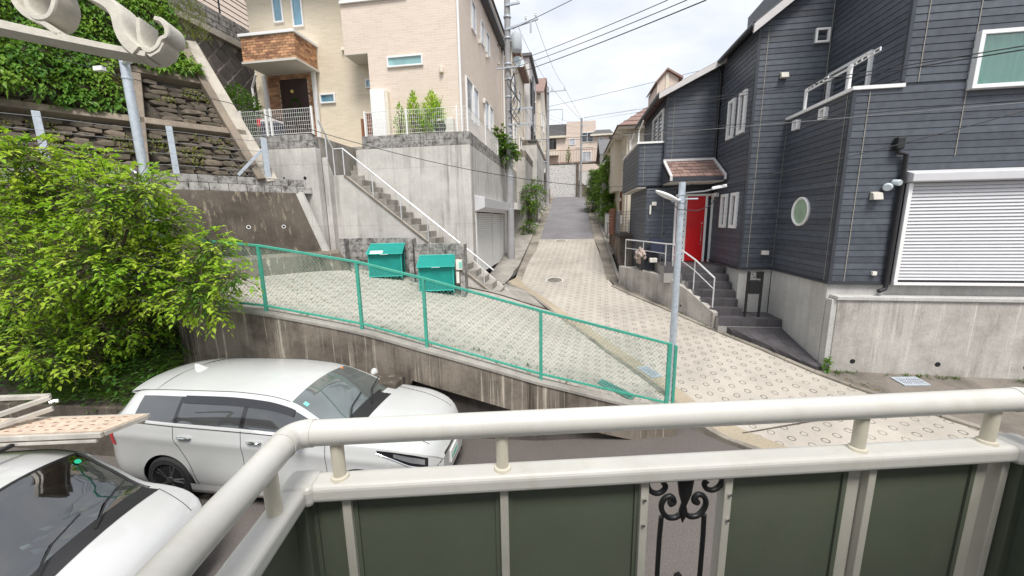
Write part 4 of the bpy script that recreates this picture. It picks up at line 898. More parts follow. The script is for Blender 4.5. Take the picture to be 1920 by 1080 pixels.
# corner boards, pale seams, base flashing
def vbar(x0,x1,y0,y1,z0,z1,mat,name): MB().box(x0,x1,y0,y1,z0,z1).build(name,K[mat],dh,bevel=.003)
for x,y,zt in ((XW1,YW1,6.02),(XW4,YW3,8.2),(2.12,13.42,6.02),(2.92,YW5,7.4)): vbar(x-.034,x+.03,y-.034,y+.03,ZS+.03 if x>4 else 4.72,zt,'flash','corner_board')
vbar(XU-.034,XU+.03,YW1-.034,YW1+.03,6.13,9.4,'flash','corner_board')
for x in (5.56,): vbar(x-.008,x+.008,YW1-.03,YW1-.02,ZS+.03,5.98,'seam','seam')
vbar(6.32,6.336,YW1-.03,YW1-.02,6.1,9,'seam','seam'); vbar(7.12,7.136,YW1-.03,YW1-.02,4.75,9,'seam','seam')
vbar(4.66,4.676,YW3-.03,YW3-.02,ZS+.03,8.2,'seam','seam'); vbar(XU-.05,XU-.036,YW3-.03,YW3-.02,6.1,9.4,'seam','seam'); vbar(XW1-.02,XW1-.008,YW3-.03,YW3-.02,ZS+.05,6,'seam','seam')
vbar(XW1-.03,XW1-.02,8.82,8.832,ZS+.03,5.98,'seam','seam'); vbar(3.12,3.132,YW5-.03,YW5-.02,4.7,7.5,'seam','seam'); vbar(2.3,2.312,13.39,13.4,4.75,6,'seam','seam'); vbar(2.95,2.962,YW5-.03,YW5-.02,2.0,4.6,'seam','seam')
vbar(XW1-.05,13,YW1-.05,YW1+.0,ZS-.02,ZS+.035,'flash','base_flashing'); vbar(XW1-.05,XW1,YW1+.002,YW3,ZS-.02,ZS+.035,'flash','base_flashing'); vbar(XW4-.05,XW1-.052,YW3-.05,YW3,ZS-.02,ZS+.035,'flash','base_flashing'); vbar(XW4-.05,XW4,YW3+.002,YW5-.05,ZS-.02,ZS+.035,'flash','base_flashing')
# parapet caps
vbar(XW1-.06,XW1+.1,YW1-.06,YW3,6.02,6.085,'trim','parapet_cap'); vbar(XW1+.102,XU+.03,YW1-.06,YW1+.1,6.02,6.085,'trim','parapet_cap'); vbar(2.06,2.2,13.36,17.1,6.05,6.11,'trim','parapet_cap'); vbar(2.202,2.95,13.36,13.5,6.05,6.11,'trim','parapet_cap'); vbar(2.13,2.41,13.43,17.1,4.66,4.695,'soffit','balcony_soffit')
# roofs
def slab(name,x0,x1,z0,sl,y0,y1,t,mat): return MB().hexa([(x0,y0,z0),(x1,y0,z0+sl*(x1-x0)),(x1,y1,z0+sl*(x1-x0)),(x0,y1,z0)],[(x0,y0,z0+t),(x1,y0,z0+sl*(x1-x0)+t),(x1,y1,z0+sl*(x1-x0)+t),(x0,y1,z0+t)]).build(name,K[mat],dh)
slab('roof',4.24,6.8,8.3-.16,.76,10.78,17.2,.1,'roof_grey'); slab('verge_board',4.24,6.8,8.3-.30,.76,10.74,10.79,.2,'greywall'); slab('verge_soffit',4.3,6.8,8.3-.19,.76,10.8,10.99,.02,'soffit')
slab('wing_roof',2.6,4.46,7.5-.13,.48,13.02,17.4,.09,'roof_brown'); slab('wing_verge',2.6,4.46,7.5-.22,.48,12.98,13.03,.16,'greywall'); slab('wing_soffit',2.66,4.44,7.5-.16,.48,13.04,13.27,.02,'soffit')
MB().tube([(4.25,10.78,8.2),(4.25,13.6,8.2)],.06,8).build('gutter',K['flash'],dh,smooth=True); MB().tube([(2.6,13.0,7.4),(2.6,17.4,7.4)],.06,8).build('gutter',K['flash'],dh,smooth=True)
MB().tube([(4.3,13.2,8.15),(4.4,13.22,7.9),(4.42,13.24,5.4)],.035,8).build('downpipe',K['black'],dh,smooth=True)
# windows
for z0,z1 in ((5.87,6.93),(3.37,4.34)):
    for y0,y1 in ((11.34,11.76),(12.06,12.48)): win_x(dh,y0,y1,z0,z1,XW4,-1,'glass_dark',fw=.09,dep=.08)
win_y(dh,5.69,6.0,7.74,8.06,YW3,'glass_dark',fw=.045,dep=.07)
win_x(dh,9.5,10.85,6.09,7.0,XU,-1,'glass_dark',fw=.06,dep=.08,mull=1)
win_x(dh,13.6,15.2,6.12,7.15,2.92,-1,'glass_dark',fw=.06,dep=.07,mull=1)
# curtained window, upper right
wf_=MB(); 
wx0,wx1,wz0,wz1=7.12,9.3,5.9,6.86
fb=MB(); 
for a in ((wx0,wx1,wz0,wz0+.07),(wx0,wx1,wz1-.07,wz1),(wx0,wx0+.07,wz0+.07,wz1-.07),(wx1-.07,wx1,wz0+.07,wz1-.07)): fb.box(a[0],a[1],YW1-.13,YW1+.0,a[2],a[3])
cw=fb.build('curtained_window',K['trim'],dh,bevel=.005); MB().box(8.06,8.16,YW1-.115,YW1-.03,wz0+.07,wz1-.07).build('meeting_stile',K['trim'],cw,bevel=.004)
rows=[[(x,YW1-.052-.014*math.sin(x*47+1.5*math.sin(x*13)),z) for x in np.linspace(wx0+.08,wx1-.08,220)] for z in (wz0+.05,wz1-.05)]; MB().grid(rows).build('curtain',K['curtain'],cw,smooth=2)
MB().box(wx0+.07,wx1-.07,YW1-.095,YW1-.09,wz0+.07,wz1-.07).build('pane',K['clear'],cw)
# round window
c=(XW1,9.93,3.78); rw_=MB().lathe([(.27,-.0),(.33,-.0),(.335,.05),(.31,.07),(.28,.05),(.27,.0)],c,(-1,0,0),36).build('round_window',K['trim'],dh,smooth=True); MB().lathe([(.285,0),(.285,.035)],c,(-1,0,0),32).build('pane',K['glass_green'],rw_)
# wide shutter
sx0,sx1,sz0,sz1=6.38,10.4,2.34,4.27
sh=MB().box(sx0,sx1,YW1-.06,YW1-.028,sz0,sz1).build('roller_shutter',K['black'],dh)
for k in range(29):
    z=sz0+.05+k*(sz1-sz0-.05)/29; MB().hexa([(sx0+.07,YW1-.1,z),(sx1-.07,YW1-.1,z),(sx1-.07,YW1-.06,z),(sx0+.07,YW1-.06,z)],[(sx0+.07,YW1-.075,z+.06),(sx1-.07,YW1-.075,z+.06),(sx1-.07,YW1-.06,z+.06),(sx0+.07,YW1-.06,z+.06)]).build('slat',K['shutter'],sh)
MB().box(sx0,sx0+.068,YW1-.14,YW1-.062,sz0,sz1-.002).build('side_rail',K['trim'],sh,bevel=.005); MB().box(sx0,sx1,YW1-.15,YW1-.062,sz0-.05,sz0-.002).build('bottom_rail',K['trim'],sh)
MB().prism([(sx0-.03,YW1-.03,sz1),(sx0-.03,YW1-.24,sz1+.02),(sx0-.03,YW1-.24,sz1+.17),(sx0-.03,YW1-.03,sz1+.24)],(sx1-sx0,0,0)).build('shutter_box',K['shutter'],sh,bevel=.01)
# downpipe with rain head, vents, lights
MB().box(6.06,6.19,YW1-.16,YW1-.03,4.9,5.12).build('rain_head',K['black'],dh,bevel=.02); MB().tube([(6.12,YW1-.09,4.92),(6.13,YW1-.09,4.84),(6.28,YW1-.09,4.8),(6.29,YW1-.09,2.3),(6.27,YW1-.1,2.2),(6.14,YW1-.14,2.16)],.042,8).build('downpipe',K['black'],dh,smooth=True)
MB().prism([(5.8,YW1-.03,3.97),(5.8,YW1-.16,3.97),(5.8,YW1-.12,4.1),(5.8,YW1-.03,4.13)],(.17,0,0)).build('vent_hood',K['mullion'],dh,bevel=.01); MB().box(6.03,6.11,YW1-.08,YW1-.02,2.47,2.55).build('vent',K['ac'],dh,bevel=.008)
MB().lathe([(.07,0),(.08,.08),(.06,.14)],(6.08,YW1-.05,4.22),(-.6,-.8,-.2),14).build('spot_light',K['transf'],dh,smooth=True); MB().lathe([(.05,0),(.06,.1),(.05,.13)],(6.16,YW1-.05,4.3),(.3,-.9,-.2),14).build('sensor_light',K['transf'],dh,smooth=True)
MB().prism([(5.0,YW3-.03,7.0),(5.0,YW3-.15,7.0),(5.0,YW3-.11,7.12),(5.0,YW3-.03,7.15)],(.17,0,0)).build('vent_hood',K['mullion'],dh,bevel=.01); MB().box(4.98,5.14,YW3-.12,YW3-.02,2.68,2.79).build('vent_hood',K['ac'],dh,bevel=.01)
for y in (9.48,10.48):
    m=MB(); 
    for a in ((y-.1,y+.1,5.7,5.73),(y-.1,y+.1,5.89,5.92),(y-.1,y-.075,5.73,5.89),(y+.075,y+.1,5.73,5.89)): m.box(XW1-.1,XW1-.01,*a)
    v=m.build('overflow_vent',K['trim'],dh,bevel=.004); MB().box(XW1-.034,XW1-.028,y-.074,y+.074,5.73,5.89).build('recess',K['greywall'],v)
# balcony rail and laundry arms
for i,(y0,y1) in enumerate(((10.36,9.6),(8.92,8.2))):
    MB().box(XW1-.0,XW1+.05,y0-.025,y0+.025,6.086,6.56).build('rail_post',K['trim'],dh,bevel=.004)
    m=MB(); a=Vector((XW1+.02,y0,6.53)); b=Vector((XW1+.02,y1,6.55)); m.beam(a+Z3*.03,b+Z3*.03,.02,.012); m.beam(a-Z3*.03,b-Z3*.03,.02,.012)
    for k in range(6): q=a.lerp(b,k/5); m.beam(q-Z3*.03,q+Z3*.03,.02,.02)
    m.build('laundry_arm',K['trim'],dh)
MB().beam((XW1+.02,8.92,6.5),(XW1+.02,10.36,6.5),.035,.03).build('top_rail',K['trim'],dh)
for y0 in (13.6,15.4):
    MB().box(2.12,2.16,y0-.02,y0+.02,6.112,6.5).build('rail_post',K['trim'],dh); m=MB(); a=Vector((2.14,y0,6.48)); b=Vector((2.14,y0-.1,6.5))+Vector((-.0,-.65,.12)); m.beam(a+Z3*.025,b+Z3*.025,.02,.012); m.beam(a-Z3*.025,b-Z3*.025,.02,.012); m.build('laundry_arm',K['trim'],dh)
# entrance canopy with shingles
CX0,CX1=2.86,4.40; cy0,cz0,cy1,cz1=13.24,5.44,12.2,4.86
MB().hexa([(CX0,cy1,cz1-.12),(CX1,cy1,cz1-.12),(CX1,cy0,cz1-.12),(CX0,cy0,cz1-.12)],[(CX0,cy1,cz1-.0),(CX1,cy1,cz1-.0),(CX1,cy0,cz0-.02),(CX0,cy0,cz0-.02)]).build('canopy',K['flash'],dh)
can=MB().box(CX0+.03,CX1-.03,cy1+.03,cy0-.03,cz1-.145,cz1-.122).build('canopy_soffit',K['soffit'],dh)
cd=(Vector((0,cy0,cz0))-Vector((0,cy1,cz1))); cl=cd.length; cd.normalize(); cn=Vector((0,-cd.z,cd.y))
for r in range(5):
    x=CX0+.08-(.11 if r%2 else 0)
    while x<CX1-.06:
        a=max(x,CX0+.08); b=min(x+.22,CX1-.06)
        if b-a>.04:
            o0=Vector((0,cy1,cz1))+cd*(r*cl/5); o1=o0+cd*(cl/5+.02)
            P=lambda X,o,h:Vector((X,o.y,o.z))+cn*h
            MB().hexa([P(a+.003,o0,.0),P(b-.003,o0,.0),P(b-.003,o1,-.01),P(a+.003,o1,-.01)],[P(a+.003,o0,.03),P(b-.003,o0,.03),P(b-.003,o1,.012),P(a+.003,o1,.012)]).build('shingle',K['roof_brown'],can)
        x+=.225
for x in (CX0,CX1-.05): MB().hexa([(x,cy1-.02,cz1-.1),(x+.07,cy1-.02,cz1-.1),(x+.07,cy0,cz0-.1),(x,cy0,cz0-.1)],[(x,cy1-.02,cz1+.05),(x+.07,cy1-.02,cz1+.05),(x+.07,cy0,cz0+.06),(x,cy0,cz0+.06)]).build('canopy_verge',K['greywall'],dh)
MB().box(CX0,CX1,cy0-.08,cy0,cz0+.0,cz0+.07).build('canopy_flashing',K['greywall'],dh)
# red door
dz0,dz1=2.25,4.42
fr=MB().box(3.34,4.46,YW5-.03,YW5+.0,dz0,dz1).build('door_surround',K['red'],dh)
m=MB(); m.box(3.32,4.46,YW5-.1,YW5-.03,dz1-.07,dz1); m.box(3.3,3.36,YW5-.1,YW5-.03,dz0,dz1-.072); m.box(4.4,4.46,YW5-.1,YW5-.03,dz0,dz1-.072); m.box(4.222,4.29,YW5-.1,YW5-.03,dz0,dz1-.072); m.build('door_frame',K['trim'],fr,bevel=.005)
MB().box(4.292,4.398,YW5-.06,YW5-.04,dz0+.05,dz1-.1).build('side_light',K['glass_dark'],fr)
dl=MB().box(3.68,4.22,YW5-.085,YW5-.035,dz0+.02,dz1-.075).build('door_leaf',K['red'],fr,bevel=.004)
ps=MB().box(3.5,3.676,YW5-.088,YW5-.035,dz0+.02,dz1-.075).build('white_strip',K['trim'],fr)
for k in range(11): MB().lathe([(.028,0),(.028,.008)],(3.59,YW5-.088,dz1-.25-k*.185),(0,-1,0),14).build('porthole',K['black'],ps)
MB().tube([(4.15,YW5-.1,2.9),(4.14,YW5-.14,2.92),(4.14,YW5-.14,3.4),(4.15,YW5-.1,3.42)],.016,8).build('door_handle',K['chrome'],dl,smooth=True); MB().lathe([(.025,0),(.025,.02)],(4.15,YW5-.085,3.5),(0,-1,0),12).build('lock',K['chrome'],dl); MB().lathe([(.025,0),(.025,.02)],(4.15,YW5-.085,2.82),(0,-1,0),12).build('lock',K['chrome'],dl)
MB().box(XW4-.13,XW4-.03,12.75,13.1,4.3,4.42).build('porch_light',K['trim'],dh,bevel=.01); MB().box(2.58,2.72,YW5-.12,YW5-.03,4.08,4.2).build('meter_box',K['ac'],dh,bevel=.008); MB().box(2.52,2.57,YW5-.07,YW5-.03,3.8,4.1).build('conduit',K['ac'],dh)
# concrete base
MB().box(XW1+.02,13,YW1+.02,YW3,0,ZS-.022).build('base_wall',K['conc_clean'],dh); MB().box(XW1,XW1+.018,YW1+.02,YW3-.02,0,ZS-.022).build('base_wall',K['conc_clean'],dh); MB().box(XW4+.02,XW1-.002,YW3+.02,YW3+.2,0,ZS-.022).build('base_wall',K['conc_clean'],dh); MB().box(XW4+.02,XW4+.2,YW3+.202,YW5,0,ZS-.022).build('base_wall',K['conc_clean'],dh)
fw2=thing('street_retaining_wall','streaked concrete retaining wall with drain holes below the wide white shutter','wall',(8,8.55,.4))
MB().box(XW1+.1,13,YW1-.2,YW1+.0,0,1.98).build('wall_face',K['conc_wall'],fw2,bevel=.01); MB().box(XW1+.06,13,YW1-.24,YW1+.018,1.982,2.06).build('lip',K['conc_clean'],fw2,bevel=.012); MB().box(XW1+.0,XW1+.098,YW1-.18,YW1-.0,0,1.98).build('end_strip',K['conc_clean'],fw2)
for x in (5.82,7.35,8.85): MB().lathe([(.05,-.03),(.05,.004)],(x,YW1-.2,.68),(0,-1,0),14).build('drain_hole',K['dark'],fw2)
hp=thing('house_number_plate','small blue house number plate on the concrete by the mailbox stand','sign',(5.02,10.99,2.14)); MB().box(4.96,5.1,YW3-.0,YW3+.018,2.12,2.19).build('plate',K['blue'],hp); 
for k,(a,b) in enumerate(((4.98,4.99),(5.03,5.06),(5.075,5.085))): MB().box(a,b,YW3-.004,YW3-.0005,2.135 if k!=1 else 2.15,2.175 if k!=1 else 2.158).build('digit',K['white'],hp)
# ------------------------------------------------------------------ tiled entrance stair
ts=thing('tiled_stair','dark grey tiled entrance stair rising to the red door','stair',(4,11.3,1))
def tiled(x0,x1,y0,y1,z,rise,L=.3):
    c=MB().box(x0+.006,x1-.006,y0+.006,y1,z-rise-.3,z-.006).build('step_core',K['grout'],ts)
    nx=max(1,round((x1-x0)/L)); wx=(x1-x0)/nx; ny=max(1,round((y1-y0)/L)); wy=(y1-y0)/ny
    for i in range(nx):
        MB().box(x0+i*wx+.003,x0+(i+1)*wx-.003,y0,y0+.006,z-rise+.002,z-.001).build('riser_tile',K['tile'],c)
        for j in range(ny): MB().box(x0+i*wx+.003,x0+(i+1)*wx-.003,y0+j*wy+(.007 if j==0 else .003),y0+(j+1)*wy-.003,z-.0055,z).build('tread_tile',K['tile'],c)
ty=[11.83,11.58,11.32,11.05,10.79,10.53]; tz=[2.25,2.06,1.87,1.68,1.49,1.30]
tiled(2.75,4.44,11.83,13.2,2.25,.19)
for k in range(1,6): tiled([0,3.2,3.3,3.4,3.52,3.66][k],4.45,ty[k],ty[k-1]+.01,tz[k],.19)
tiled(3.78,5.27,10.2,10.54,1.11,.2); tiled(4.46,5.27,10.56,10.98,1.11,.2)
g0=MB().hexa([(4.0,10.21,.3),(5.28,10.21,.3),(5.28,8.5,.2),(5.16,8.5,.2)],[(4.0,10.21,.885),(5.28,10.21,.885),(5.28,8.5,.53),(5.16,8.5,.53)]).build('apron_bed',K['tile'],ts)
for i in range(5):
    for j in range(6):
        x1=5.275-i*.3; x0=x1-.294; y1=10.19-j*.3; y0=y1-.294
        xl=lambda y:4.0+(10.21-y)/(1.71)*1.16
        def zt(y): return .885-(10.21-y)*.2076+.006
        a0=max(x0,xl(y0)); a1=max(x0,xl(y1))
        if a1>=x1-.02 or y0<8.5: continue
        a0=min(a0,x1-.01)
        MB().hexa([(a0,y0,zt(y0)-.02),(x1,y0,zt(y0)-.02),(x1,y1,zt(y1)-.02),(a1,y1,zt(y1)-.02)],[(a0,y0,zt(y0)),(x1,y0,zt(y0)),(x1,y1,zt(y1)),(a1,y1,zt(y1))]).build('apron_tile',K['tile'],g0)
# parapet beside the stair
pw=thing('stair_side_wall','low stained concrete wall along the lane beside the tiled stair','wall',(2.5,12.8,1.2))
q=[(1.72,14.25,1.98),(2.1,13.5,1.98),(2.88,12.02,1.93),(3.3,11.22,1.64),(3.72,10.4,1.2)]
nn_=Vector((.45,.24,0)).normalized()*.16; rows=[]
for x,y,z in q: a=Vector((x,y,0)); b=a+nn_; rows.append([(a.x,a.y,.2),(a.x,a.y,z),(b.x,b.y,z),(b.x,b.y,.2)])
m=MB().grid(rows); m.f.append((0,1,2,3)); e=len(m.v)-4; m.f.append((e,e+1,e+2,e+3)); m.build('wall',K['conc_wall'],pw,bevel=.012)
MB().hexa([(1.74,14.3,1.4),(2.9,12.1,1.4),(2.78,13.2,1.4),(2.4,14.6,1.4)],[(1.8,14.3,1.93),(2.95,12.1,1.9),(2.78,13.2,1.93),(2.4,14.6,1.93)]).build('fill',K['kerb'],pw); MB().lathe([(.03,0),(.03,.01)],at(1276,573,pl=(2.6,1.35,0,23.71)),(-.88,-.46,0),12).build('drain_hole',K['dark'],pw)
# handrail
sr=thing('entrance_handrail','silver two-bar handrail along the landing and down the tiled stair','handrail',(2.6,12.7,2))
f=[Vector((1.92,14.05,1.96)),Vector((2.36,13.12,1.96)),Vector((2.86,12.2,1.94)),Vector((3.02,11.95,1.94)),Vector((3.42,11.2,1.6)),Vector((3.75,10.6,1.22))]
tops=[p+Z3*h for p,h in zip(f,(.98,.97,.96,.96,.92,.88))]
MB().tube(tops,.022,8).build('top_rail',K['alum'],sr,smooth=True); MB().tube([p-Z3*.3 for p in tops[:3]],.014,6).build('lower_rail',K['alum'],sr); MB().tube([p-Z3*.3 for p in tops[3:]],.014,6).build('lower_rail',K['alum'],sr)
for a,b in zip(f,tops): MB().tube([a-Z3*.05,b],.018,8).build('post',K['alum'],sr)
# mailbox stand
mb=thing('mailbox_stand','black mailbox stand with silver intercom between house wall and tiled stair','mailbox',(4.7,10.45,1.11))
for x in (4.5,4.83): MB().box(x-.025,x+.025,10.42,10.47,1.1,2.3).build('post',K['black'],mb,bevel=.003)
MB().box(4.53,4.8,10.4,10.55,1.72,2.06).build('mail_case',K['black'],mb,bevel=.008); MB().box(4.53,4.66,10.39,10.45,2.09,2.28).build('intercom',K['chrome'],mb,bevel=.004); MB().box(4.67,4.8,10.4,10.45,2.12,2.3).build('name_panel',K['carblack'],mb,bevel=.004)
for a,b in ((4.555,2.22),(4.6,2.15)): MB().box(a,a+.03,10.382,10.389,b,b+.03).build('button',K['black'],mb)
# bits kept on the landing
cv=thing('covered_bicycle','bicycle under a floral cloth cover at the end of the entrance landing','bicycle',(2.25,13.0,2.0))
bm=bmesh.new(); bmesh.ops.create_icosphere(bm,subdivisions=4,radius=1)
from mathutils import noise as mnoise
for v in bm.verts:
    n_=mnoise.noise(v.co*2.3)*.45+mnoise.noise(v.co*6)*.2; v.co*=1+n_; v.co=Vector((v.co.x*.15,v.co.y*.36,v.co.z*.24))
me=bpy.data.meshes.new('cover'); bm.to_mesh(me); bm.free(); me.materials.append(K['cloth']); o=link('cover',me,cv,local=True); o.location=(0,0,.46); me.polygons.foreach_set('use_smooth',[True]*len(me.polygons))
for y in (-.35,.35): 
    MB().lathe([(.22,-.015),(.24,0),(.22,.015),(.2,0)],(0,y,.24),(1,0,0),24).build('wheel',K['rubber'],cv,local=True)
pr_=thing('folded_stroller','folded navy stroller standing by the charcoal wall near the red door','stroller',(2.75,13.0,2.25))
MB().hexa([(-.2,-.12,.3),(.2,-.12,.3),(.2,.1,.3),(-.2,.1,.3)],[(-.22,-.02,.75),(.22,-.02,.75),(.22,.12,.78),(-.22,.12,.78)]).build('seat',K['navy'],pr_,local=True,bevel=.03)
for x in (-.22,.22):
    MB().tube([(x,-.2,.08),(x,.1,.9),(x,.02,.98)],.012,6).build('frame_bar',K['carblack'],pr_,local=True); MB().lathe([(.05,-.015),(.07,0),(.05,.015)],(x,-.2,.08),(1,0,0),16).build('wheel',K['rubber'],pr_,local=True); MB().lathe([(.05,-.015),(.07,0),(.05,.015)],(x,.15,.08),(1,0,0),16).build('wheel',K['rubber'],pr_,local=True)
MB().box(-.25,-.02,-.3,-.12,.02,.16).build('basket',K['paper'],pr_,local=True,bevel=.02)
# ================================================================== further houses on the right side of the street
lw2=thing('side_garden_wall','low concrete wall with dark coping carrying the air conditioner','wall',(2.3,17,2)); MB().box(1.95,2.95,15.9,20,1.2,2.9).build('wall',K['conc_stain'],lw2,bevel=.01); MB().box(1.92,2.97,15.87,20,2.902,3.03).build('coping',K['conc_low'],lw2,bevel=.012)
ac=thing('air_conditioner','cream air conditioner unit with round fan grille on the low wall','air conditioner',(2.72,17,3.03)); MB().box(2.42,2.98,16.95,17.25,3.05,3.6).build('case',K['ac'],ac,bevel=.015); MB().lathe([(.2,0),(.2,.012),(.17,.012),(.17,.004)],(2.65,16.95,3.33),(0,-1,0),28).build('fan_grille',K['black'],ac); MB().lathe([(.05,0),(.05,.016)],(2.65,16.95,3.33),(0,-1,0),14).build('hub',K['ac'],ac)
for k in range(5): MB().lathe([(.06+k*.025,.014),(.066+k*.025,.014),(.066+k*.025,.02),(.06+k*.025,.02)],(2.65,16.95,3.33),(0,-1,0),24).build('grille_ring',K['greywall'],ac)
mf=thing('grey_mesh_fence','grey welded mesh fence on the low wall before the cream house','fence',(2.4,18,3.03)); mesh_panel(mf,(1.98,19.8,3.03),(1.98,16.6,3.03),.95,'cable_grey',.12,.12,.005); mesh_panel(mf,(1.98,17.6,3.03),(2.95,17.6,3.03),.95,'cable_grey',.12,.12,.005)
for p in ((1.98,19.8),(1.98,16.6),(1.98,17.6),(2.95,17.6)): MB().box(p[0]-.02,p[0]+.02,p[1]-.02,p[1]+.02,3.03,4.0).build('post',K['cable_grey'],mf)
bf=thing('slat_screen','brown slatted privacy screen at the street edge','screen',(1.9,18.8,2.9))
for k in range(8): MB().box(1.85,1.89,17.9,19.9,2.95+k*.15,3.08+k*.15).build('slat',K['terracotta'],bf)
for y in (17.95,19.85): MB().box(1.89,1.93,y-.03,y+.03,2.4,4.15).build('post',K['wood'],bf)
ch=thing('cream_house','cream stucco house with brown hipped roof beyond the charcoal house','house',(4.5,23,2.5))
MB().box(2.62,8,20.1,27,2.2,7.9).build('wall',K['cream'],ch); MB().box(2.3,2.618,22.5,27,5.2,7.9).build('bay',K['cream'],ch)
MB().hexa([(2.15,19.7,7.9),(8.5,19.7,7.9),(8.5,27.5,7.9),(2.15,27.5,7.9)],[(2.15,19.7,8.02),(8.5,19.7,8.02),(8.5,27.5,8.02),(2.15,27.5,8.02)]).build('eave',K['cream'],ch)
rf=MB().hexa([(2.1,19.6,8.03),(8.6,19.6,8.03),(8.6,27.6,8.03),(2.1,27.6,8.03)],[(5.2,22.7,10.3),(5.5,22.7,10.3),(5.5,24.5,10.3),(5.2,24.5,10.3)]).build('roof',K['roof_brown'],ch)
for k in range(9):
    t=k/9; x0=lerp(2.1,5.2,t); y0=lerp(19.6,22.7,t); z=lerp(8.03,10.3,t)+.015; x1=lerp(8.6,5.5,t); MB().box(x0,x1,y0-.02,y0+.03,z-.02,z+.012).build('tile_course',K['roof_brown'],rf); MB().box(x0-.02,x0+.03,y0,lerp(27.6,24.5,t),z-.02,z+.012).build('tile_course',K['roof_brown'],rf)
MB().tube([(2.75,20.02,7.8),(2.75,20.02,2.9)],.045,8).build('downpipe',K['cream'],ch); MB().tube([(2.12,20.0,7.85),(2.4,20.0,7.7),(2.72,20.03,7.65)],.045,8).build('gutter_pipe',K['cream'],ch)
win_x(ch,21.0,21.8,3.9,5.1,2.62,-1,'glass_dark',fr='wood',fw=.05); win_x(ch,21.0,21.7,6.2,7.4,2.62,-1,'glass_sky',fr='cream',fw=.05)
gh=thing('peach_gable_house','peach gabled house top peeping over the charcoal roof','house',(6.2,24.5,6)); MB().prism([(5.45,28,5),(6.75,28,5),(6.75,28,12.6),(6.0,28,13.1),(5.45,28,12.4)],(0,3,0)).build('wall',K['pink'],gh); MB().hexa([(5.3,27.8,12.3),(6.0,27.8,13.1),(6.0,31,13.1),(5.3,31,12.3)],[(5.3,27.8,12.42),(6.0,27.8,13.22),(6.0,31,13.22),(5.3,31,12.42)]).build('roof_left',K['roof_brown'],gh); MB().hexa([(6.0,27.8,13.1),(7,27.8,12.5),(7,31,12.5),(6.0,31,13.1)],[(6.0,27.8,13.22),(7,27.8,12.62),(7,31,12.62),(6.0,31,13.22)]).build('roof_right',K['roof_brown'],gh); MB().box(5.95,6.15,27.95,27.998,10,12.9).build('corner_trim',K['cream'],gh)
def simple_house(name,label,x0,x1,y0,y1,z0,z1,wall,roof,rt='flat',wins=()):
    t=thing(name,label,'house',((x0+x1)/2,(y0+y1)/2,z0)); MB().box(x0,x1,y0,y1,z0,z1).build('wall',K[wall],t)
    if rt=='gable_y':  # ridge runs along y
        xm=(x0+x1)/2; h=(x1-x0)*.3
        MB().prism([(x0,y0,z1),(x1,y0,z1),(xm,y0,z1+h-.02)],(0,y1-y0,0)).build('gable',K[wall],t)
        for s in (-1,1):
            xe=xm+s*((x1-x0)/2+.3); ze=z1-.3*h/((x1-x0)/2); MB().hexa([(xe,y0-.3,ze),(xm,y0-.3,z1+h),(xm,y1+.3,z1+h),(xe,y1+.3,ze)],[(xe,y0-.3,ze+.12),(xm,y0-.3,z1+h+.12),(xm,y1+.3,z1+h+.12),(xe,y1+.3,ze+.12)]).build('roof',K[roof],t)
    elif rt=='gable_x':
        ym=(y0+y1)/2; h=(y1-y0)*.3
        for s in (-1,1):
            ye=ym+s*((y1-y0)/2+.3); ze=z1-.3*h/((y1-y0)/2); MB().hexa([(x0-.3,ye,ze),(x1+.3,ye,ze),(x1+.3,ym,z1+h),(x0-.3,ym,z1+h)],[(x0-.3,ye,ze+.12),(x1+.3,ye,ze+.12),(x1+.3,ym,z1+h+.12),(x0-.3,ym,z1+h+.12)]).build('roof',K[roof],t)
        MB().prism([(x0,y0,z1),(x0,y1,z1),(x0,ym,z1+h-.02)],(x1-x0,0,0)).build('gable',K[wall],t)
    else: MB().box(x0-.2,x1+.2,y0-.2,y1+.2,z1,z1+.18).build('roof',K[roof],t)
    return t
h=simple_house('white_cottage','small white house with dark grey gable roof behind the street trees',2.6,5.2,35,40,5,9.2,'whitewall','roof_grey','gable_x'); win_y(h,2.9,3.6,7.2,8.3,35,'glass_dark')
h=simple_house('grey_gable_house','pale gabled house wedged between trees and cream house',2.7,5.5,29,33,4,8.4,'greywall','roof_grey','gable_y'); win_y(h,3.1,3.7,6.6,7.6,29,'glass_sky')
# ================================================================== end of the street
ew=thing('street_end_wall','tall speckled white retaining wall closing the top of the street','wall',(0,38.8,5.6))
MB().box(-4,.35,38.7,39.2,4.5,8.9).build('white_face',K['speckle'],ew); MB().box(.352,.62,38.66,39.2,4.5,8.95).build('pier',K['conc_stain'],ew); MB().box(.622,4,39.0,39.3,4.5,8.3).build('right_face',K['whitewall'],ew); MB().prism([(.63,38.7,5.0),(2.6,38.7,5.0),(2.6,38.7,5.75),(.63,38.7,7.4)],(0,.28,0)).build('ramp_wall',K['conc_stain'],ew); MB().box(-4,3.5,38.65,39.25,8.952,9.06).build('coping',K['conc_stain'],ew)
rf_=thing('rusty_railing','rust-brown railing on top of the street end wall','fence',(0,38.8,9.06)); 
for k in range(30): MB().box(-3.9+k*.25,-3.88+k*.25,38.78,38.8,9.06,10.25).build('baluster',K['terracotta'],rf_)
for z in (9.1,10.22): MB().box(-3.9,3.4,38.77,38.81,z,z+.04).build('rail',K['terracotta'],rf_)
eb=thing('peach_apartment','peach stepped apartment building closing the view at the street top','building',(1,48,9))
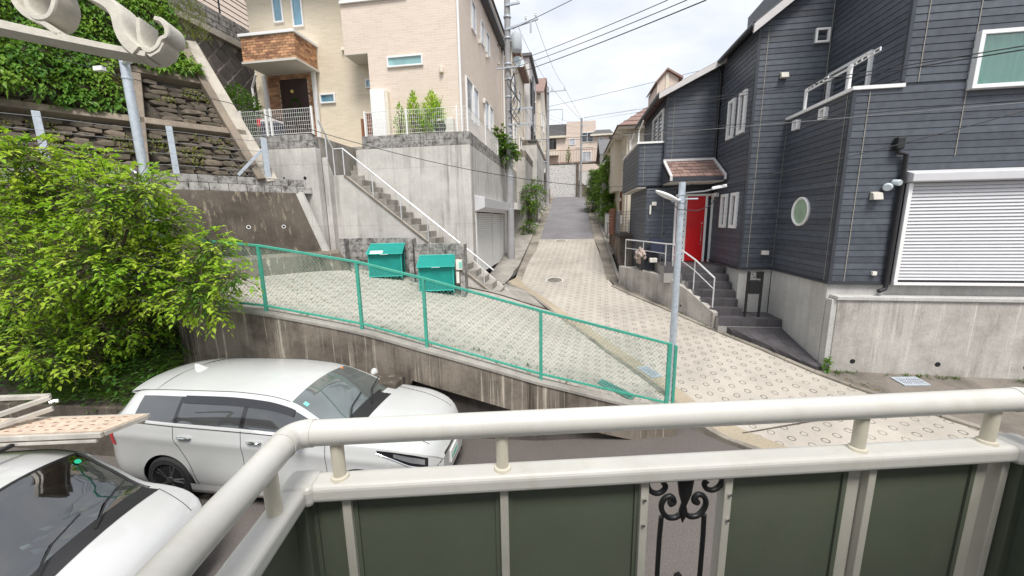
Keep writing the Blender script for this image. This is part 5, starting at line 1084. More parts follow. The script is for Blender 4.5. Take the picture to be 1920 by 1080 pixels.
MB().box(-5,4.1,47,56,8,13.2).build('wall',K['pink'],eb); MB().box(-.75,2.6,47.02,55,13.2,14.75).build('upper_wall',K['pink'],eb); MB().box(-3.4,-.752,47.3,55,13.2,14.6).build('dark_roof_block',K['roof_grey'],eb); MB().hexa([(2.1,46.6,13.2),(4.6,46.6,13.2),(4.6,56,13.2),(2.1,56,13.2)],[(2.6,47.2,13.75),(4.2,47.2,13.75),(4.2,55,13.75),(2.6,55,13.75)]).build('right_roof',K['roof_grey'],eb)
MB().box(-3.0,-.75,46.6,47.02,13.0,13.22).build('left_eave',K['cream'],eb); MB().box(2.0,4.6,46.6,47.0,13.0,13.2).build('right_eave',K['cream'],eb)
win_y(eb,.95,2.35,12.4,13.5,47,'glass_dark',mull=1); win_y(eb,1.1,2.15,10.2,11.4,47,'glass_sky',mull=1); win_y(eb,3.0,3.5,12.3,12.9,47,'glass_sky'); win_y(eb,-.4,.3,12.2,12.9,47,'glass_sky')
MB().box(-3.2,-1.6,46.2,47,11.0,11.6).build('balcony',K['cream'],eb); MB().box(-2.9,-1.9,46.9,46.99,11.8,12.9).build('balcony_opening',K['glass_dark'],eb); MB().box(.3,2.4,46.96,46.999,11.85,11.9).build('band',K['cream'],eb)
# ================================================================== left side of the upper street
h2=simple_house('pale_townhouse','pale beige townhouse with brown eaves just behind the utility pole',-9,-3.35,21.6,27.4,6.2,12.9,'beige2','roof_brown','none')
MB().box(-3.36,-2.95,21.5,27.5,12.75,13.0).build('eave',K['roof_brown'],h2); MB().tube([(-2.93,21.5,12.85),(-2.93,27.5,12.85)],.07,8).build('gutter',K['beige2'],h2)
for y0,z0,z1 in ((22.4,10.4,11.9),(24.8,10.4,11.6),(22.6,7.4,9.2),(25,7.4,8.9)): win_x(h2,y0,y0+1.0,z0,z1,-3.35,1,'glass_dark',fr='trim')
for y in (21.75,27.2): MB().tube([(-3.28,y,6.3),(-3.28,y,12.7)],.045,6).build('downpipe',K['cream'],h2)
h3=simple_house('grey_townhouse','narrow grey townhouse with flat top, third up the left side',-8,-3.0,28,33.2,7.4,14.6,'greywall','roof_grey','none')
for y0,z0,z1 in ((28.6,11.8,13.4),(30.6,11.8,13.4),(28.8,8.6,10.4),(31,8.6,10.4)): win_x(h3,y0,y0+.9,z0,z1,-3.0,1,'glass_dark',fr='black')
MB().box(-3.0,-2.9,29.9,30.2,7.6,14).build('dark_fin',K['roof_grey'],h3)
h4=simple_house('cream_townhouse','cream townhouse with dark roof, last on the left before the end wall',-8,-2.7,34,41,8,14.2,'beige2','roof_brown','gable_x'); 
for y0,z0,z1 in ((34.6,11.6,13),(37,11.6,13),(34.8,8.8,10.4)): win_x(h4,y0,y0+1,z0,z1,-2.7,1,'glass_dark')
def garage_front(name,label,x,y0,y1,zb,zt,oy0,oy1,oz,mat,shut=None,topmat=None):
    t=thing(name,label,'wall',(x,(y0+y1)/2,zb)); m=MB(); m.box(x-1.2,x,y0,oy0,zb-1,zt); m.box(x-1.2,x,oy1,y1,zb-1,zt); m.box(x-1.2,x,oy0,oy1,oz,zt); m.build('wall_face',K[mat],t)
    MB().box(x-1.15,x-1.1,oy0,oy1,zb-1,oz).build('back_wall',K['cream'] if not shut else K[shut],t); MB().box(x,x+.25,oy0-.1,oy1+.1,oz-.05,oz+.3).build('lintel',K['whitewall'],t,bevel=.01)
    if topmat: MB().box(x-1.25,x+.02,y0-.001,y1,zt,zt+.35).build('top_course',K[topmat],t)
    return t
garage_front('garage_wall','streaked concrete garage wall just past the utility pole',XR+.0,20.62,22.28,2.0,6.4,20.75,22.1,4.3,'conc_wall',None,None)
garage_front('garage_wall','concrete garage wall with dark top blocks and shrub before it',-2.66,22.3,26.48,2.7,7.2,23.0,26.0,4.9,'conc_wall',None,'conc_stain')
garage_front('garage_wall','concrete garage wall with white shutter near the top of the street',-2.36,26.5,38.6,3.6,8.6,33.2,36.5,7.6,'conc','shutter','conc_stain')
tr_=thing('planter_stand','small dark vending stand at the left kerb near the street top','stand',(-2.0,35.2,5.2)); MB().box(-2.35,-1.95,34.9,35.5,5.1,6.4).build('case',K['wood'],tr_,bevel=.02); MB().box(-2.3,-1.94,34.95,35.45,5.9,6.3).build('panel',K['greywall'],tr_)
# planters and small walls on the right kerb
for i,(y,zt,mt,lb) in enumerate(((20.9,.9,'block','grey block gate pier beside the slatted screen'),(22.6,1.1,'whitewall','white gate pier of the cream house'),(25.2,1.2,'conc','concrete gate pier below the street trees'))):
    t=thing('gate_pier',lb,'pier',(2.05,y,zf(2,y))); MB().box(1.9,2.25,y,y+.45,zf(2,y)-.1,zf(2,y)+zt).build('pier',K[mt],t,bevel=.01); MB().box(1.87,2.28,y-.03,y+.48,zf(2,y)+zt,zf(2,y)+zt+.06).build('cap',K['kerb'],t,bevel=.01)
gw=thing('garden_wall','white garden wall under the street trees on the right','wall',(2.1,30,4.5)); MB().box(2.0,2.2,26,38,3,6.0).build('wall',K['whitewall'],gw)

# wall fittings on the townhouses: vents, meters, pipes
def fittings(t,x,sx,ys,zs):
    rr=random.Random(int(ys[0]*10))
    for k in range(5):
        y=rr.uniform(*ys); z=rr.uniform(*zs); MB().box(min(x,x+sx*.1),max(x,x+sx*.1),y,y+.16,z,z+.14).build('vent_hood',K['ac'],t,bevel=.01)
    y=rr.uniform(*ys); MB().box(min(x,x+sx*.14),max(x,x+sx*.14),y,y+.3,zs[0],zs[0]+.42).build('meter_box',K['ac'],t,bevel=.01); MB().tube([(x+sx*.04,y+.15,zs[0]+.42),(x+sx*.04,y+.15,zs[1]+1)],.02,6).build('conduit',K['cream'],t)
fittings(h2,-3.35,1,(22,27),(7,12)); fittings(h3,-3.0,1,(28.3,32.8),(8,13)); fittings(h4,-2.7,1,(34.5,40),(8.6,13)); fittings(bh,-3.6,1,(15,20.3),(7.0,11.5)); fittings(ch,2.62,-1,(20.4,22.2),(3.4,7)); fittings(eb,4.1,1,(48,52),(9,12))
for x,z in ((-4.6,7.4),(-8.0,9.6),(-6.1,11.2)): MB().prism([(x,12.65 if x>-7.4 else YB,z),(x,(12.65 if x>-7.4 else YB)-.1,z),(x,(12.65 if x>-7.4 else YB)-.07,z+.12),(x,12.65 if x>-7.4 else YB,z+.14)],(.14,0,0)).build('vent_hood',K['beige2'],bh,bevel=.008)
acs=thing('air_conditioner','white air conditioner unit standing behind the terrace mesh fence corner','air conditioner',(-4.0,12.35,6.36)); MB().box(-4.45,-3.75,12.3,12.56,6.37,6.92).build('case',K['ac'],acs,bevel=.015); MB().lathe([(.2,0),(.2,.012),(.17,.012),(.17,.004)],(-4.18,12.3,6.64),(0,-1,0),24).build('fan_grille',K['black'],acs)
# ================================================================== utility poles, lamps and cables
def pole(name,label,base,h,r0,r1,mat='pole',group='utility poles',cat='utility pole'):
    t=thing(name,label,cat,tuple(base),0,group); b=Vector(base)
    MB().tube([b-Z3*.3,b+Z3*h*.5,b+Z3*h],[r0,(r0+r1)/2,r1],20).build('shaft',K[mat],t,smooth=True); return t
B1=Vector((-2.75,17.3,1.9)); p1=pole('utility_pole','tall concrete utility pole with grey transformer beside the garage shutter',B1,12.2,.175,.115)
for z in (4.2,5.6,7.3,8.9,9.6,10.2,11.2,12.0): MB().lathe([(.16,-.03),(.165,0),(.16,.03)],(B1.x,B1.y,z),(0,0,1),16).build('band',K['galv'],p1)
MB().lathe([(.0,0),(.2,.0),(.22,.03),(.22,.62),(.2,.66),(.08,.7),(0,.7)],(-2.36,17.2,10.65),(0,0,1),20).build('transformer',K['transf'],p1,smooth=True); MB().beam((-2.75,17.3,11.1),(-2.4,17.2,11.1),.08).build('transformer_bracket',K['galv'],p1)
MB().beam((-2.8,17.2,11.5),(-1.45,17.1,11.75),.08,.07).build('cross_arm',K['galv'],p1); MB().beam((-2.8,17.2,12.4),(-2.2,17.1,12.4),.08,.07).build('cross_arm',K['galv'],p1)
for x,z in ((-1.95,11.74),(-1.55,11.82),(-2.3,12.5)): MB().lathe([(.03,0),(.05,.05),(.03,.08),(.045,.12),(.02,.16)],(x,17.1,z),(0,0,1),10).build('insulator',K['white'],p1,smooth=True)
MB().lathe([(.03,0),(.04,.1),(.04,.4),(.03,.5)],(-1.75,17.1,11.25),(0,0,1),10).build('cutout_fuse',K['transf'],p1,smooth=True)
for zz,zl in ((8.35,1.05),(7.74,1.05)):
    MB().beam((-2.75,17.15,zz),(-2.75+zl,17.1,zz+.02),.05,.05).build('side_arm',K['galv'],p1); MB().beam((-2.75,17.15,zz-.3),(-2.75+zl*.6,17.1,zz-.02),.03,.03).build('arm_brace',K['galv'],p1)
MB().beam((-3.25,17.15,10.0),(-2.3,17.1,10.02),.06,.05).build('side_arm',K['galv'],p1)
rr=random.Random(4)
for k in range(7):
    pts=[]; x0=-2.58+rr.uniform(-.03,.1); z0=9.7+rr.uniform(-.3,.3)
    for j in range(9): pts.append((x0+.18*math.sin(j*.9+k)+j*.02,17.05+rr.uniform(-.08,.08),z0-j*.22))
    MB().tube(pts,.012,5).build('cable_bundle',K['cable'],p1,smooth=True)
MB().tube([(-2.9,17.1,11.2),(-3.15,17.1,10.9),(-3.0,17.1,10.6),(-2.85,17.1,10.9),(-3.1,17.1,11.0)],.02,6).build('cable_loop',K['cable'],p1,smooth=True)
sdh=thing('satellite_dish','grey satellite dish on a bracket behind the near utility pole','satellite dish',(-2.45,17.6,10.1)); pts=[(r_,.12*(r_/.26)**2) for r_ in np.linspace(.02,.26,8)]; MB().lathe(pts,(-2.36,17.55,10.3),(.55,-.8,.35),24).build('dish',K['transf'],sdh,smooth=True); MB().tube([(-2.36,17.55,10.25),(-2.3,17.3,10.05),(-2.18,17.2,10.3)],.012,6).build('feed_arm',K['galv'],sdh); MB().beam((-2.75,17.4,10.1),(-2.4,17.6,10.15),.04).build('bracket',K['galv'],sdh)
y2=33.0; x2=at(1027,300,y=y2).x; B2=Vector((x2,y2,zf(x2,y2))); p2_=pole('utility_pole','grey utility pole with a single cross arm half way up the street',B2,14.2-B2.z,.16,.11)
zt=at(1027,165,y=y2).z; MB().beam((x2-.05,y2-.15,zt-.35),(x2+1.45,y2-.15,zt-.3),.08,.06).build('cross_arm',K['galv'],p2_)
for d in (.35,1.35): MB().lathe([(.03,0),(.05,.08),(.03,.3)],(x2+d,y2-.15,zt-.3),(0,0,1),8).build('insulator',K['galv'],p2_)
za=at(1030,207,y=y2).z; MB().tube([(x2,y2-.12,za),(x2+1.2,y2-.12,za),(x2+1.2,y2-.12,za-.9)],.035,6).build('bracket_arm',K['galv'],p2_)
for dz in (-2.2,-4.0): MB().beam((x2,y2-.1,za+dz),(x2-.9,y2-.1,za+dz),.06).build('side_arm',K['galv'],p2_)
B3=Vector((.8,37.9,zf(.8,37.9))); p3_=pole('utility_pole','slim pole standing before the white wall at the street top',B3,12.87-B3.z,.12,.09)
for z in (12.2,11.3,10.2): MB().beam((.8,37.78,z),(1.25,37.78,z),.05).build('side_arm',K['galv'],p3_)
# street lamps
lp=pole('street_lamp','galvanised street lamp post at the end of the green fence',(1.86,7.05,zf(1.86,7.05)),3.98,.06,.055,'galv','street lamps','street lamp')
def lamp_head(t,top,dr,L=.42):
    d=Vector(dr).normalized(); sd=d.cross(Z3).normalized(); m=MB(); rows=[]
    for k in range(11):
        u=k/10; w=.085*math.sin(math.pi*min(1,.12+u*.85))**.7; h=.045*math.sin(math.pi*min(1,.1+u*.85))**.6; c=Vector(top)+d*(u*L)+Z3*(.16*u)
        rows.append([c+sd*w*math.cos(a)+Z3*h*math.sin(a) for a in np.linspace(0,2*math.pi,15)])
    m.grid(rows).build('lamp_head',K['trim'],t,smooth=2); MB().tube([Vector(top)-d*.05,Vector(top)+d*.1],.03,8).build('socket',K['galv'],t)
lamp_head(lp,(1.78,6.99,3.98),(-1,-.35,.0)); 
for z in (3.95,4.08): MB().lathe([(.062,-.015),(.064,0),(.062,.015)],(1.86,7.05,z),(0,0,1),16).build('band',K['galv'],lp)
MB().tube([(1.9,6.97,4.1),(2.2,6.95,4.12),(2.32,6.94,4.15)],.012,6).build('cable_arm',K['cable_grey'],lp); MB().beam((2.3,6.94,4.16),(2.52,6.92,4.2),.05).build('junction_box',K['trim'],lp,bevel=.01); MB().tube([(1.9,6.97,4.0),(2.1,6.95,4.0)],.012,6).build('clamp',K['galv'],lp); MB().tube([(2.4,6.9,4.1),(2.3,6.95,3.88),(2.1,6.95,3.8),(1.8,6.96,3.83),(1.6,6.9,4.0)],.008,5).build('loop_cable',K['cable'],lp,smooth=True)
B_l=at(328,640,y=5.95); lq=pole('street_lamp','galvanised street lamp post rising through the leafy tree on the left',(B_l.x,5.95,.3),6.3,.074,.068,'galv','street lamps','street lamp')
lamp_head(lq,(B_l.x+.08,5.9,6.42),(1,-.1,0),.5); MB().lathe([(.076,-.02),(.078,0),(.076,.02)],(B_l.x,5.95,6.2),(0,0,1),16).build('band',K['galv'],lq); MB().box(B_l.x-.6,B_l.x-.42,5.9,5.97,6.35,6.42).build('tag_plate',K['trim'],lq); MB().tube([(B_l.x-.5,5.93,6.4),(B_l.x,5.95,6.45)],.008,5).build('tag_wire',K['cable'],lq)
MB().tube([(B_l.x-.2,5.9,4.62),(B_l.x-.15,5.85,4.7),(B_l.x-.02,5.82,4.62),(B_l.x+.06,5.84,4.4)],.025,8).build('curved_bracket',K['galv'],lq,smooth=True)
# cables: each a thing of its own
def cable(name,label,a,b,sag,r=.009,mat='cable',n=20,group=None):
    a=Vector(a);b=Vector(b); pts=[a.lerp(b,k/n)-Z3*sag*4*(k/n)*(1-k/n) for k in range(n+1)]
    o=MB().tube(pts,r,5).build(name,K[mat],None,smooth=2); tag(o,label,'cable',group); return o
a0=Vector((-2.6,17.2,9.9))
cable('overhead_cable','highest of three cables rising from the near pole over the sky',(-2.55,17.1,10.18),at(1252,0,d=9),.05,.010); cable('overhead_cable','middle of three cables rising from the near pole over the sky',(-2.3,17.1,10.02),at(1288,0,d=8),.05,.010); cable('overhead_cable','lowest of three cables rising from the near pole over the sky',(-2.5,17.1,9.72),at(1324,0,d=7),.05,.012)
cable('overhead_cable','short cable leaving the pole top with insulators to the upper right',(-2.5,17.1,11.45),at(1072,0,d=13),.0,.012)
cable('overhead_cable','upper of two thin lines sagging from pole top to the mid-street pole',(-2.3,17.2,11.6),(x2+.35,y2-.15,zt),.3,.008); cable('overhead_cable','lower of two thin lines sagging from pole top to the mid-street pole',(-1.6,17.2,11.8),(x2+1.35,y2-.15,zt),.4,.008)
cable('overhead_cable','line from the mid-street pole crossing the sky to the charcoal roof',(x2,y2,at(1030,200,y=y2).z),at(1330,128,d=24),.05,.012); cable('overhead_cable','line from the mid-street pole down to the slim pole top',(x2+1.35,y2-.15,zt-.1),(.8,37.9,12.8),.05,.01); cable('overhead_cable','second line from the mid-street pole down to the slim pole top',(x2+.35,y2-.15,zt-.1),(.85,37.9,12.6),.05,.01)
for i,(p,q,r_) in enumerate((((1095,221),(1920,86),.0055),((1095,226),(1920,93),.0055))): cable('overhead_cable',['upper strand of the lashed cable pair crossing the charcoal house','lower strand of the lashed cable pair crossing the charcoal house'][i],at(*p,y=37.9),at(*q,d=3.0),.02,r_)
A_=at(1095,222,y=37.9); B_=at(1920,88,d=3.0); pts=[]
for k in range(60):
    t=k/60*.62; pts.append(A_.lerp(B_,t)+Z3*(.12 if k%2 else -.0)*(1-t*.9))
tag(MB().tube(pts,.006,4).build('lashing_wire',K['cable_grey'],None),'zigzag lashing wire winding along the cable pair','cable')
for i,(p,q,d,m_) in enumerate((((985,264),(1925,186),4.5,'cable'),((985,268),(1925,192),4.5,'cable_grey'))): cable('overhead_cable',['black cable from the pole arm crossing below the charcoal windows','grey messenger just under the black cable crossing the charcoal house'][i],at(*p,y=17.2),at(*q,d=d),.03,.006,m_)
cable('overhead_cable','thin dark cable climbing to the right edge across the charcoal bay',(2.35,6.94,4.2),at(1930,205,d=4.4),.05,.006)
cable('overhead_cable','thin black cable dipping across the concrete wall toward the street trees',at(430,193,d=9.5),at(880,318,y=11.0),.12,.009); cable('overhead_cable','continuation cable from the concrete wall to the far right trees',at(880,318,y=11.0),at(1180,350,y=19),.15,.010); cable('overhead_cable','cable from street trees down to the junction by the canopy',at(1180,350,y=19),at(1300,345,d=7.6),.15,.007)
cable('overhead_cable','left stretch of the thin cable over the ivy slope',at(-30,68,d=8.2),at(430,193,d=9.5),.05,.009)
SW=['service wire from the upper pole arm down to the townhouse gables','service wire from the lower pole arm to the grey townhouse','steepest service wire dropping from pole to street end','service wire from lower arm end to the slim end pole','service wire from upper arm end to the slim end pole','short low service wire between the two far poles','short high service wire between the two far poles']
for i,(p,q,y_) in enumerate((((985,205),(1022,262),31),((990,232),(1024,300),31),((960,200),(1020,330),30),((995,232),(1090,250),36),((995,205),(1088,240),36),((1030,240),(1088,262),36.5),((1030,215),(1090,230),37))): cable('service_wire',SW[i],at(*p,y=17.25 if p[0]<1000 else y2),at(*q,y=y_),.15,.007,'cable_grey',12,'service wires along the street')
spl=thing('cable_splice','black splice closure hanging on the cable by the townhouses','splice',tuple(at(1000,267,y=20))); a=at(990,266,y=19.5); b=at(1006,266,y=19.5); MB().tube([a,a.lerp(b,.1),a.lerp(b,.9),b],[.03,.07,.07,.03],10).build('case',K['black'],spl,smooth=True); MB().tube([a-Vector((.2,0,0)),b+Vector((.2,0,0))],.012,6).build('wire',K['cable'],spl)
# ================================================================== vegetation
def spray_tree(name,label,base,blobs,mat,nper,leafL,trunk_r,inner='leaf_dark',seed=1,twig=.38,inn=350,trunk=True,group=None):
    rr=random.Random(seed); t=thing(name,label,'tree',base,0,group); b=Vector(base)
    if trunk:
        m=MB(); top=sum((c for c,r in blobs),Vector())/len(blobs); m.tube([b-Z3*.2,b.lerp(top,.35)+Vector((.05,0,0)),b.lerp(top,.75)],[trunk_r,trunk_r*.75,trunk_r*.45],10); m.build('trunk',K['bark'],t,smooth=True)
        for c,r in blobs:
            s_=b.lerp(top,rr.uniform(.35,.75)); mid=s_.lerp(c,.5)+Vector((rr.uniform(-.1,.1),rr.uniform(-.1,.1),.1)); MB().tube([s_,mid,c],[trunk_r*.4,trunk_r*.25,.008],6).build('limb',K['bark'],t,smooth=True)
    L=Leaves(seed); I=Leaves(seed+9); tw=MB()
    for c,r in blobs:
        n=int(nper*r*r)
        for k in range(n):
            d=Vector((rr.gauss(0,1),rr.gauss(0,1),rr.gauss(.15,1))).normalized(); p=c+d*r*rr.uniform(.55,1.0)
            td=(d+Vector((rr.gauss(0,.35),rr.gauss(0,.35),rr.uniform(.0,.5)))).normalized(); ln=twig*rr.uniform(.6,1.2); prev=p; nl=max(4,int(ln/(leafL*.33)))
            sd=td.cross(Z3); sd=sd.normalized() if sd.length>.01 else Vector((1,0,0))
            for j in range(nl):
                u=(j+1)/nl; q=p+td*ln*u-Z3*ln*.45*u*u; dr=(q-prev).normalized(); s_=1 if j%2 else -1
                l_=leafL*rr.uniform(.55,1.35)*(1.1-.35*u); L.leaf(q,(dr*.8+sd*s_*.75+Z3*.15),l_,l_*.56,.3); prev=q
            tw.tube([p-td*.15,p+td*ln*.5-Z3*ln*.11,prev],[.006,.004,.002],3,False)
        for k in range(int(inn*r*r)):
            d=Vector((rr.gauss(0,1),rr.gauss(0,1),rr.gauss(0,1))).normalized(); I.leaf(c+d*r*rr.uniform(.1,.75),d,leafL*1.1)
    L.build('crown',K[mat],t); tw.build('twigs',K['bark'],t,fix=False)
    if inner: I.build('inner_foliage',K[inner],t)  # inner leaves coloured darker, painting the shade inside the crown
    return t
def blob(px,py,rp,y):
    c=at(px,py,y=y); d=(np.array(c)-CAMP)@_f; return (c,rp*d/F_PX)
rb=random.Random(12)
bl=[(60,330,70),(10,420,85),(120,395,85),(215,370,75),(95,510,95),(15,590,85),(215,480,90),(300,415,55),(310,515,85),(390,470,42),(385,545,62),(240,590,70),(130,640,75),(435,520,30),(50,290,42),(170,310,35),(265,350,40),(30,680,45)]
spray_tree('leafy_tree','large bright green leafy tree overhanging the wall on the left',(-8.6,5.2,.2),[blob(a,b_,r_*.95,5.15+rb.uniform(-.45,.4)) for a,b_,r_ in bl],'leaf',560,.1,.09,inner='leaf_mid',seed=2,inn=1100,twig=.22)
# earth bank with undergrowth below the tree
rows=[]
for y in np.linspace(4.5,7.0,9):
    rows.append([(x,y,max(-.05,(.7+(y-4.75)*.95)*min(1,(-6.85-x)/.5) if y>4.7 else -.05)) for x in np.linspace(-16,-6.9,30)])
struct(MB().grid(rows).build('earth_bank',K['earth'],smooth=2))
lwall=thing('low_brown_wall','low dark brown retaining wall behind the cars below the shrubs','wall',(-9,4.7,0)); MB().hexa([(-16,4.45,-.1),(-7.0,4.75,-.1),(-7.0,4.95,-.1),(-16,4.65,-.1)],[(-16,4.45,.62),(-7.0,4.75,.75),(-7.0,4.95,.75),(-16,4.65,.62)]).build('wall_face',K['conc_dirty'],lwall,bevel=.02)
ug=Leaves(77); rr=random.Random(77)
for k in range(9000):
    x=rr.uniform(-14,-6.9); y=rr.uniform(4.75,6.6); z=.75+(y-4.75)*.9+rr.uniform(-.15,.55)*(.6+.4*math.sin(x*3.1)); ug.leaf(Vector((x,y,z)),Vector((rr.gauss(0,.6),-1,rr.uniform(-.2,.8))),rr.uniform(.06,.13))
o=ug.build('undergrowth',K['leaf_dark']); tag(o,'dark leafy undergrowth covering the earth bank','undergrowth',kind='stuff')
gr=Leaves(78)
for k in range(1500):
    x=rr.uniform(-9.5,-6.7); y=rr.uniform(4.8,5.6); z=.75+(y-4.75)*.8; gr.leaf(Vector((x,y,z)),Vector((rr.gauss(0,.5),-.5,rr.uniform(.3,1.0))),rr.uniform(.2,.38),.018,.5)
o=gr.build('tall_grass',K['grass']); tag(o,'long grass blades hanging over the low brown wall','grass',kind='stuff')
# ivy over the slope
iv=Leaves(5); rr=random.Random(6); n=0
while n<24000:
    s=rr.uniform(1.9,9.5); h=rr.uniform(1.5,8.5)
    e=.35*mnoise.noise(Vector((s*1.3,h*1.3,2)))
    if s<3.7+e: 
        if h<3.2+e+(2.6-s)*.2 or s<2.05+(h-3.2)*.12+e*.6: continue
    elif h<1.65+e*1.3-(.5 if s>4.6 else 0): continue
    bump_=.32+.3*mnoise.noise(Vector((s*.9,h*.9,7)))+.12*mnoise.noise(Vector((s*3,h*3,1)))+(.35 if s>4.8 else 0)
    p=SP(s,h,max(.05,bump_)*rr.uniform(.55,1)); iv.leaf(p,SNN*.5-UPS*.8+Vector((rr.gauss(0,.5),rr.gauss(0,.5),0)),rr.uniform(.11,.2),None,.4); n+=1
o=iv.build('ivy',K['ivy']); tag(o,'dense green ivy hanging over the upper stone slope','ivy',kind='stuff')
mo=Leaves(15)
for k in range(3800):
    s=rr.uniform(1.6,6); h=rr.choice([rr.uniform(2.3,3.0),rr.uniform(.3,1.2)]) if rr.random()<.8 else rr.uniform(.2,3)
    if mnoise.noise(Vector((s*1.7,h*2,4)))<.12: continue
    mo.leaf(SP(s,h,.03),SNN*.4-UPS*.5+Vector((rr.gauss(0,.6),rr.gauss(0,.6),0)),rr.uniform(.05,.1))
o=mo.build('slope_weeds',K['leaf_yellow']); tag(o,'patchy yellow-green weeds between the facing stones','weeds',kind='stuff')
gs_=Leaves(16)
for k in range(900):
    s=rr.uniform(1.6,2.5); h=rr.uniform(4.6,7); gs_.leaf(SP(s,h,.15),SNN*.6+UPS*.5+Vector((rr.gauss(0,.6),rr.gauss(0,.6),0)),rr.uniform(.15,.3),.014)
o=gs_.build('dry_grass',K['leaf_yellow']); tag(o,'pale dry grass at the edge of the ivy','grass',kind='stuff')
# street trees and shrubs
def bl3(c,r): return (Vector(c),r)
spray_tree('street_tree','rounded yellow-green tree leaning over the street on the right',(2.5,30,4.2),[bl3((2.1,30,6.4),.8),bl3((1.9,29.5,5.7),.75),bl3((2.5,30.2,7.0),.7),bl3((1.7,29.6,6.7),.45),bl3((1.75,29.8,4.9),.6)],'leaf_mid',420,.17,.07,seed=31,inn=300,group='street trees')
spray_tree('street_tree','taller dark green tree against the cream house',(2.6,26,3.6),[bl3((2.3,26,5.6),.75),bl3((2.45,25.6,6.7),.6),bl3((2.4,25.2,4.6),.7),bl3((2.6,25.5,7.4),.4),bl3((2.3,24,3.9),.5)],'ivy',520,.16,.06,seed=32,inn=400,group='street trees')
spray_tree('wall_climber','climbing shrub with pale flowers on the left garage wall',(-2.3,25.6,3.5),[bl3((-2.3,25.6,4.4),.4),bl3((-2.25,25.4,5.4),.45),bl3((-2.4,25.8,5.9),.4)],'leaf_mid',420,.12,.03,seed=33,inn=100)
spray_tree('slender_shrub','tall green shrub in the gap between the two garage walls',(-2.5,22.4,2.9),[bl3((-2.5,22.3,3.3),.35),bl3((-2.5,22.4,4.6),.42),bl3((-2.45,22.3,5.3),.32)],'ivy',600,.12,.03,seed=34,inn=300)
spray_tree('broadleaf_vine','broad-leaved vine clump hugging the pole at the terrace corner',(-2.98,17.55,6.0),[bl3((-3.0,17.5,7.05),.38),bl3((-2.85,17.45,6.6),.38),bl3((-3.15,17.5,7.45),.22)],'leaf_mid',520,.24,.02,seed=35,inn=300,twig=.25)
plant('weed_tuft','small bright fern tuft at the foot of the concrete house corner','weed',(5.33,8.44,zf(5.33,8.44)),.08,.34,60,None,.09,False,51,None,'cone','leaf_mid')
plant('balcony_shrub','slim shrub on the terrace above the street end wall','shrub',(-.4,39.6,9.0),.35,1.6,200,None,.16,True,52,None,'cone','leaf_mid')

# weeds and leaf litter where walls meet the ground
wd=Leaves(91); rr=random.Random(91)
def weed_line(a,b,n,off=.06,hh=.12):
    for k in range(n):
        t=rr.random(); 
        if mnoise.noise(Vector((a[0]+t*9,a[1]*3+t*7,3)))<.0: continue
        x=lerp(a[0],b[0],t)+rr.gauss(0,off*.5); y=lerp(a[1],b[1],t)+rr.gauss(0,off*.5); z=zf(x,y)+.03
        for j in range(4): wd.leaf(Vector((x,y,z)),Vector((rr.gauss(0,.6),rr.gauss(0,.6),1)),rr.uniform(.4,1)*hh,.012)
weed_line((-3.05,12.2),(-3.05,20),120); weed_line((-2.5,14.6),(-2.3,30),160,.04,.09); weed_line((1.9,14.2),(3.6,10.5),120,.05,.09); weed_line((5.45,8.4),(11,8.35),220,.05,.1); weed_line((1.85,15),(1.85,30),120,.05,.12); weed_line((-6.4,9.9),(-2.9,9.3),90,.08,.09); weed_line((1.5,6.6),(-5,6.1),160,.04,.08); weed_line((3.3,11.1),(6.5,6.9),110,.04,.06)
tag(wd.build('kerb_weeds',K['grass']),'small weeds growing in the joints along kerbs and wall feet','weeds',kind='stuff')
lt=Leaves(92)
for k in range(700):
    u=rr.random(); x,y=rr.choice([(lerp(-2.3,-2.1,u),lerp(14.6,30,rr.random())),(lerp(-.5,2,u)+rr.gauss(0,.12),lerp(10.9,6.8,u)+rr.gauss(0,.1)),(lerp(-5,1.4,u),6.15+rr.gauss(0,.1)),(lerp(1.7,6.4,u)+rr.gauss(0,.08),lerp(13.6,7.0,u)+rr.gauss(0,.08)),(rr.uniform(-7,-5),rr.uniform(6.2,9))])
    lt.leaf(Vector((x,y,zf(x,y)+.035)),Vector((rr.gauss(0,1),rr.gauss(0,1),.05)),rr.uniform(.03,.07),None,.05)
K['litter']=leafmat('dry fallen leaf',(.16,.09,.035),(.3,.2,.07),None,.1)
tag(lt.build('leaf_litter',K['litter']),'dry fallen leaves scattered along gutters and the lane edge','leaves',kind='stuff')
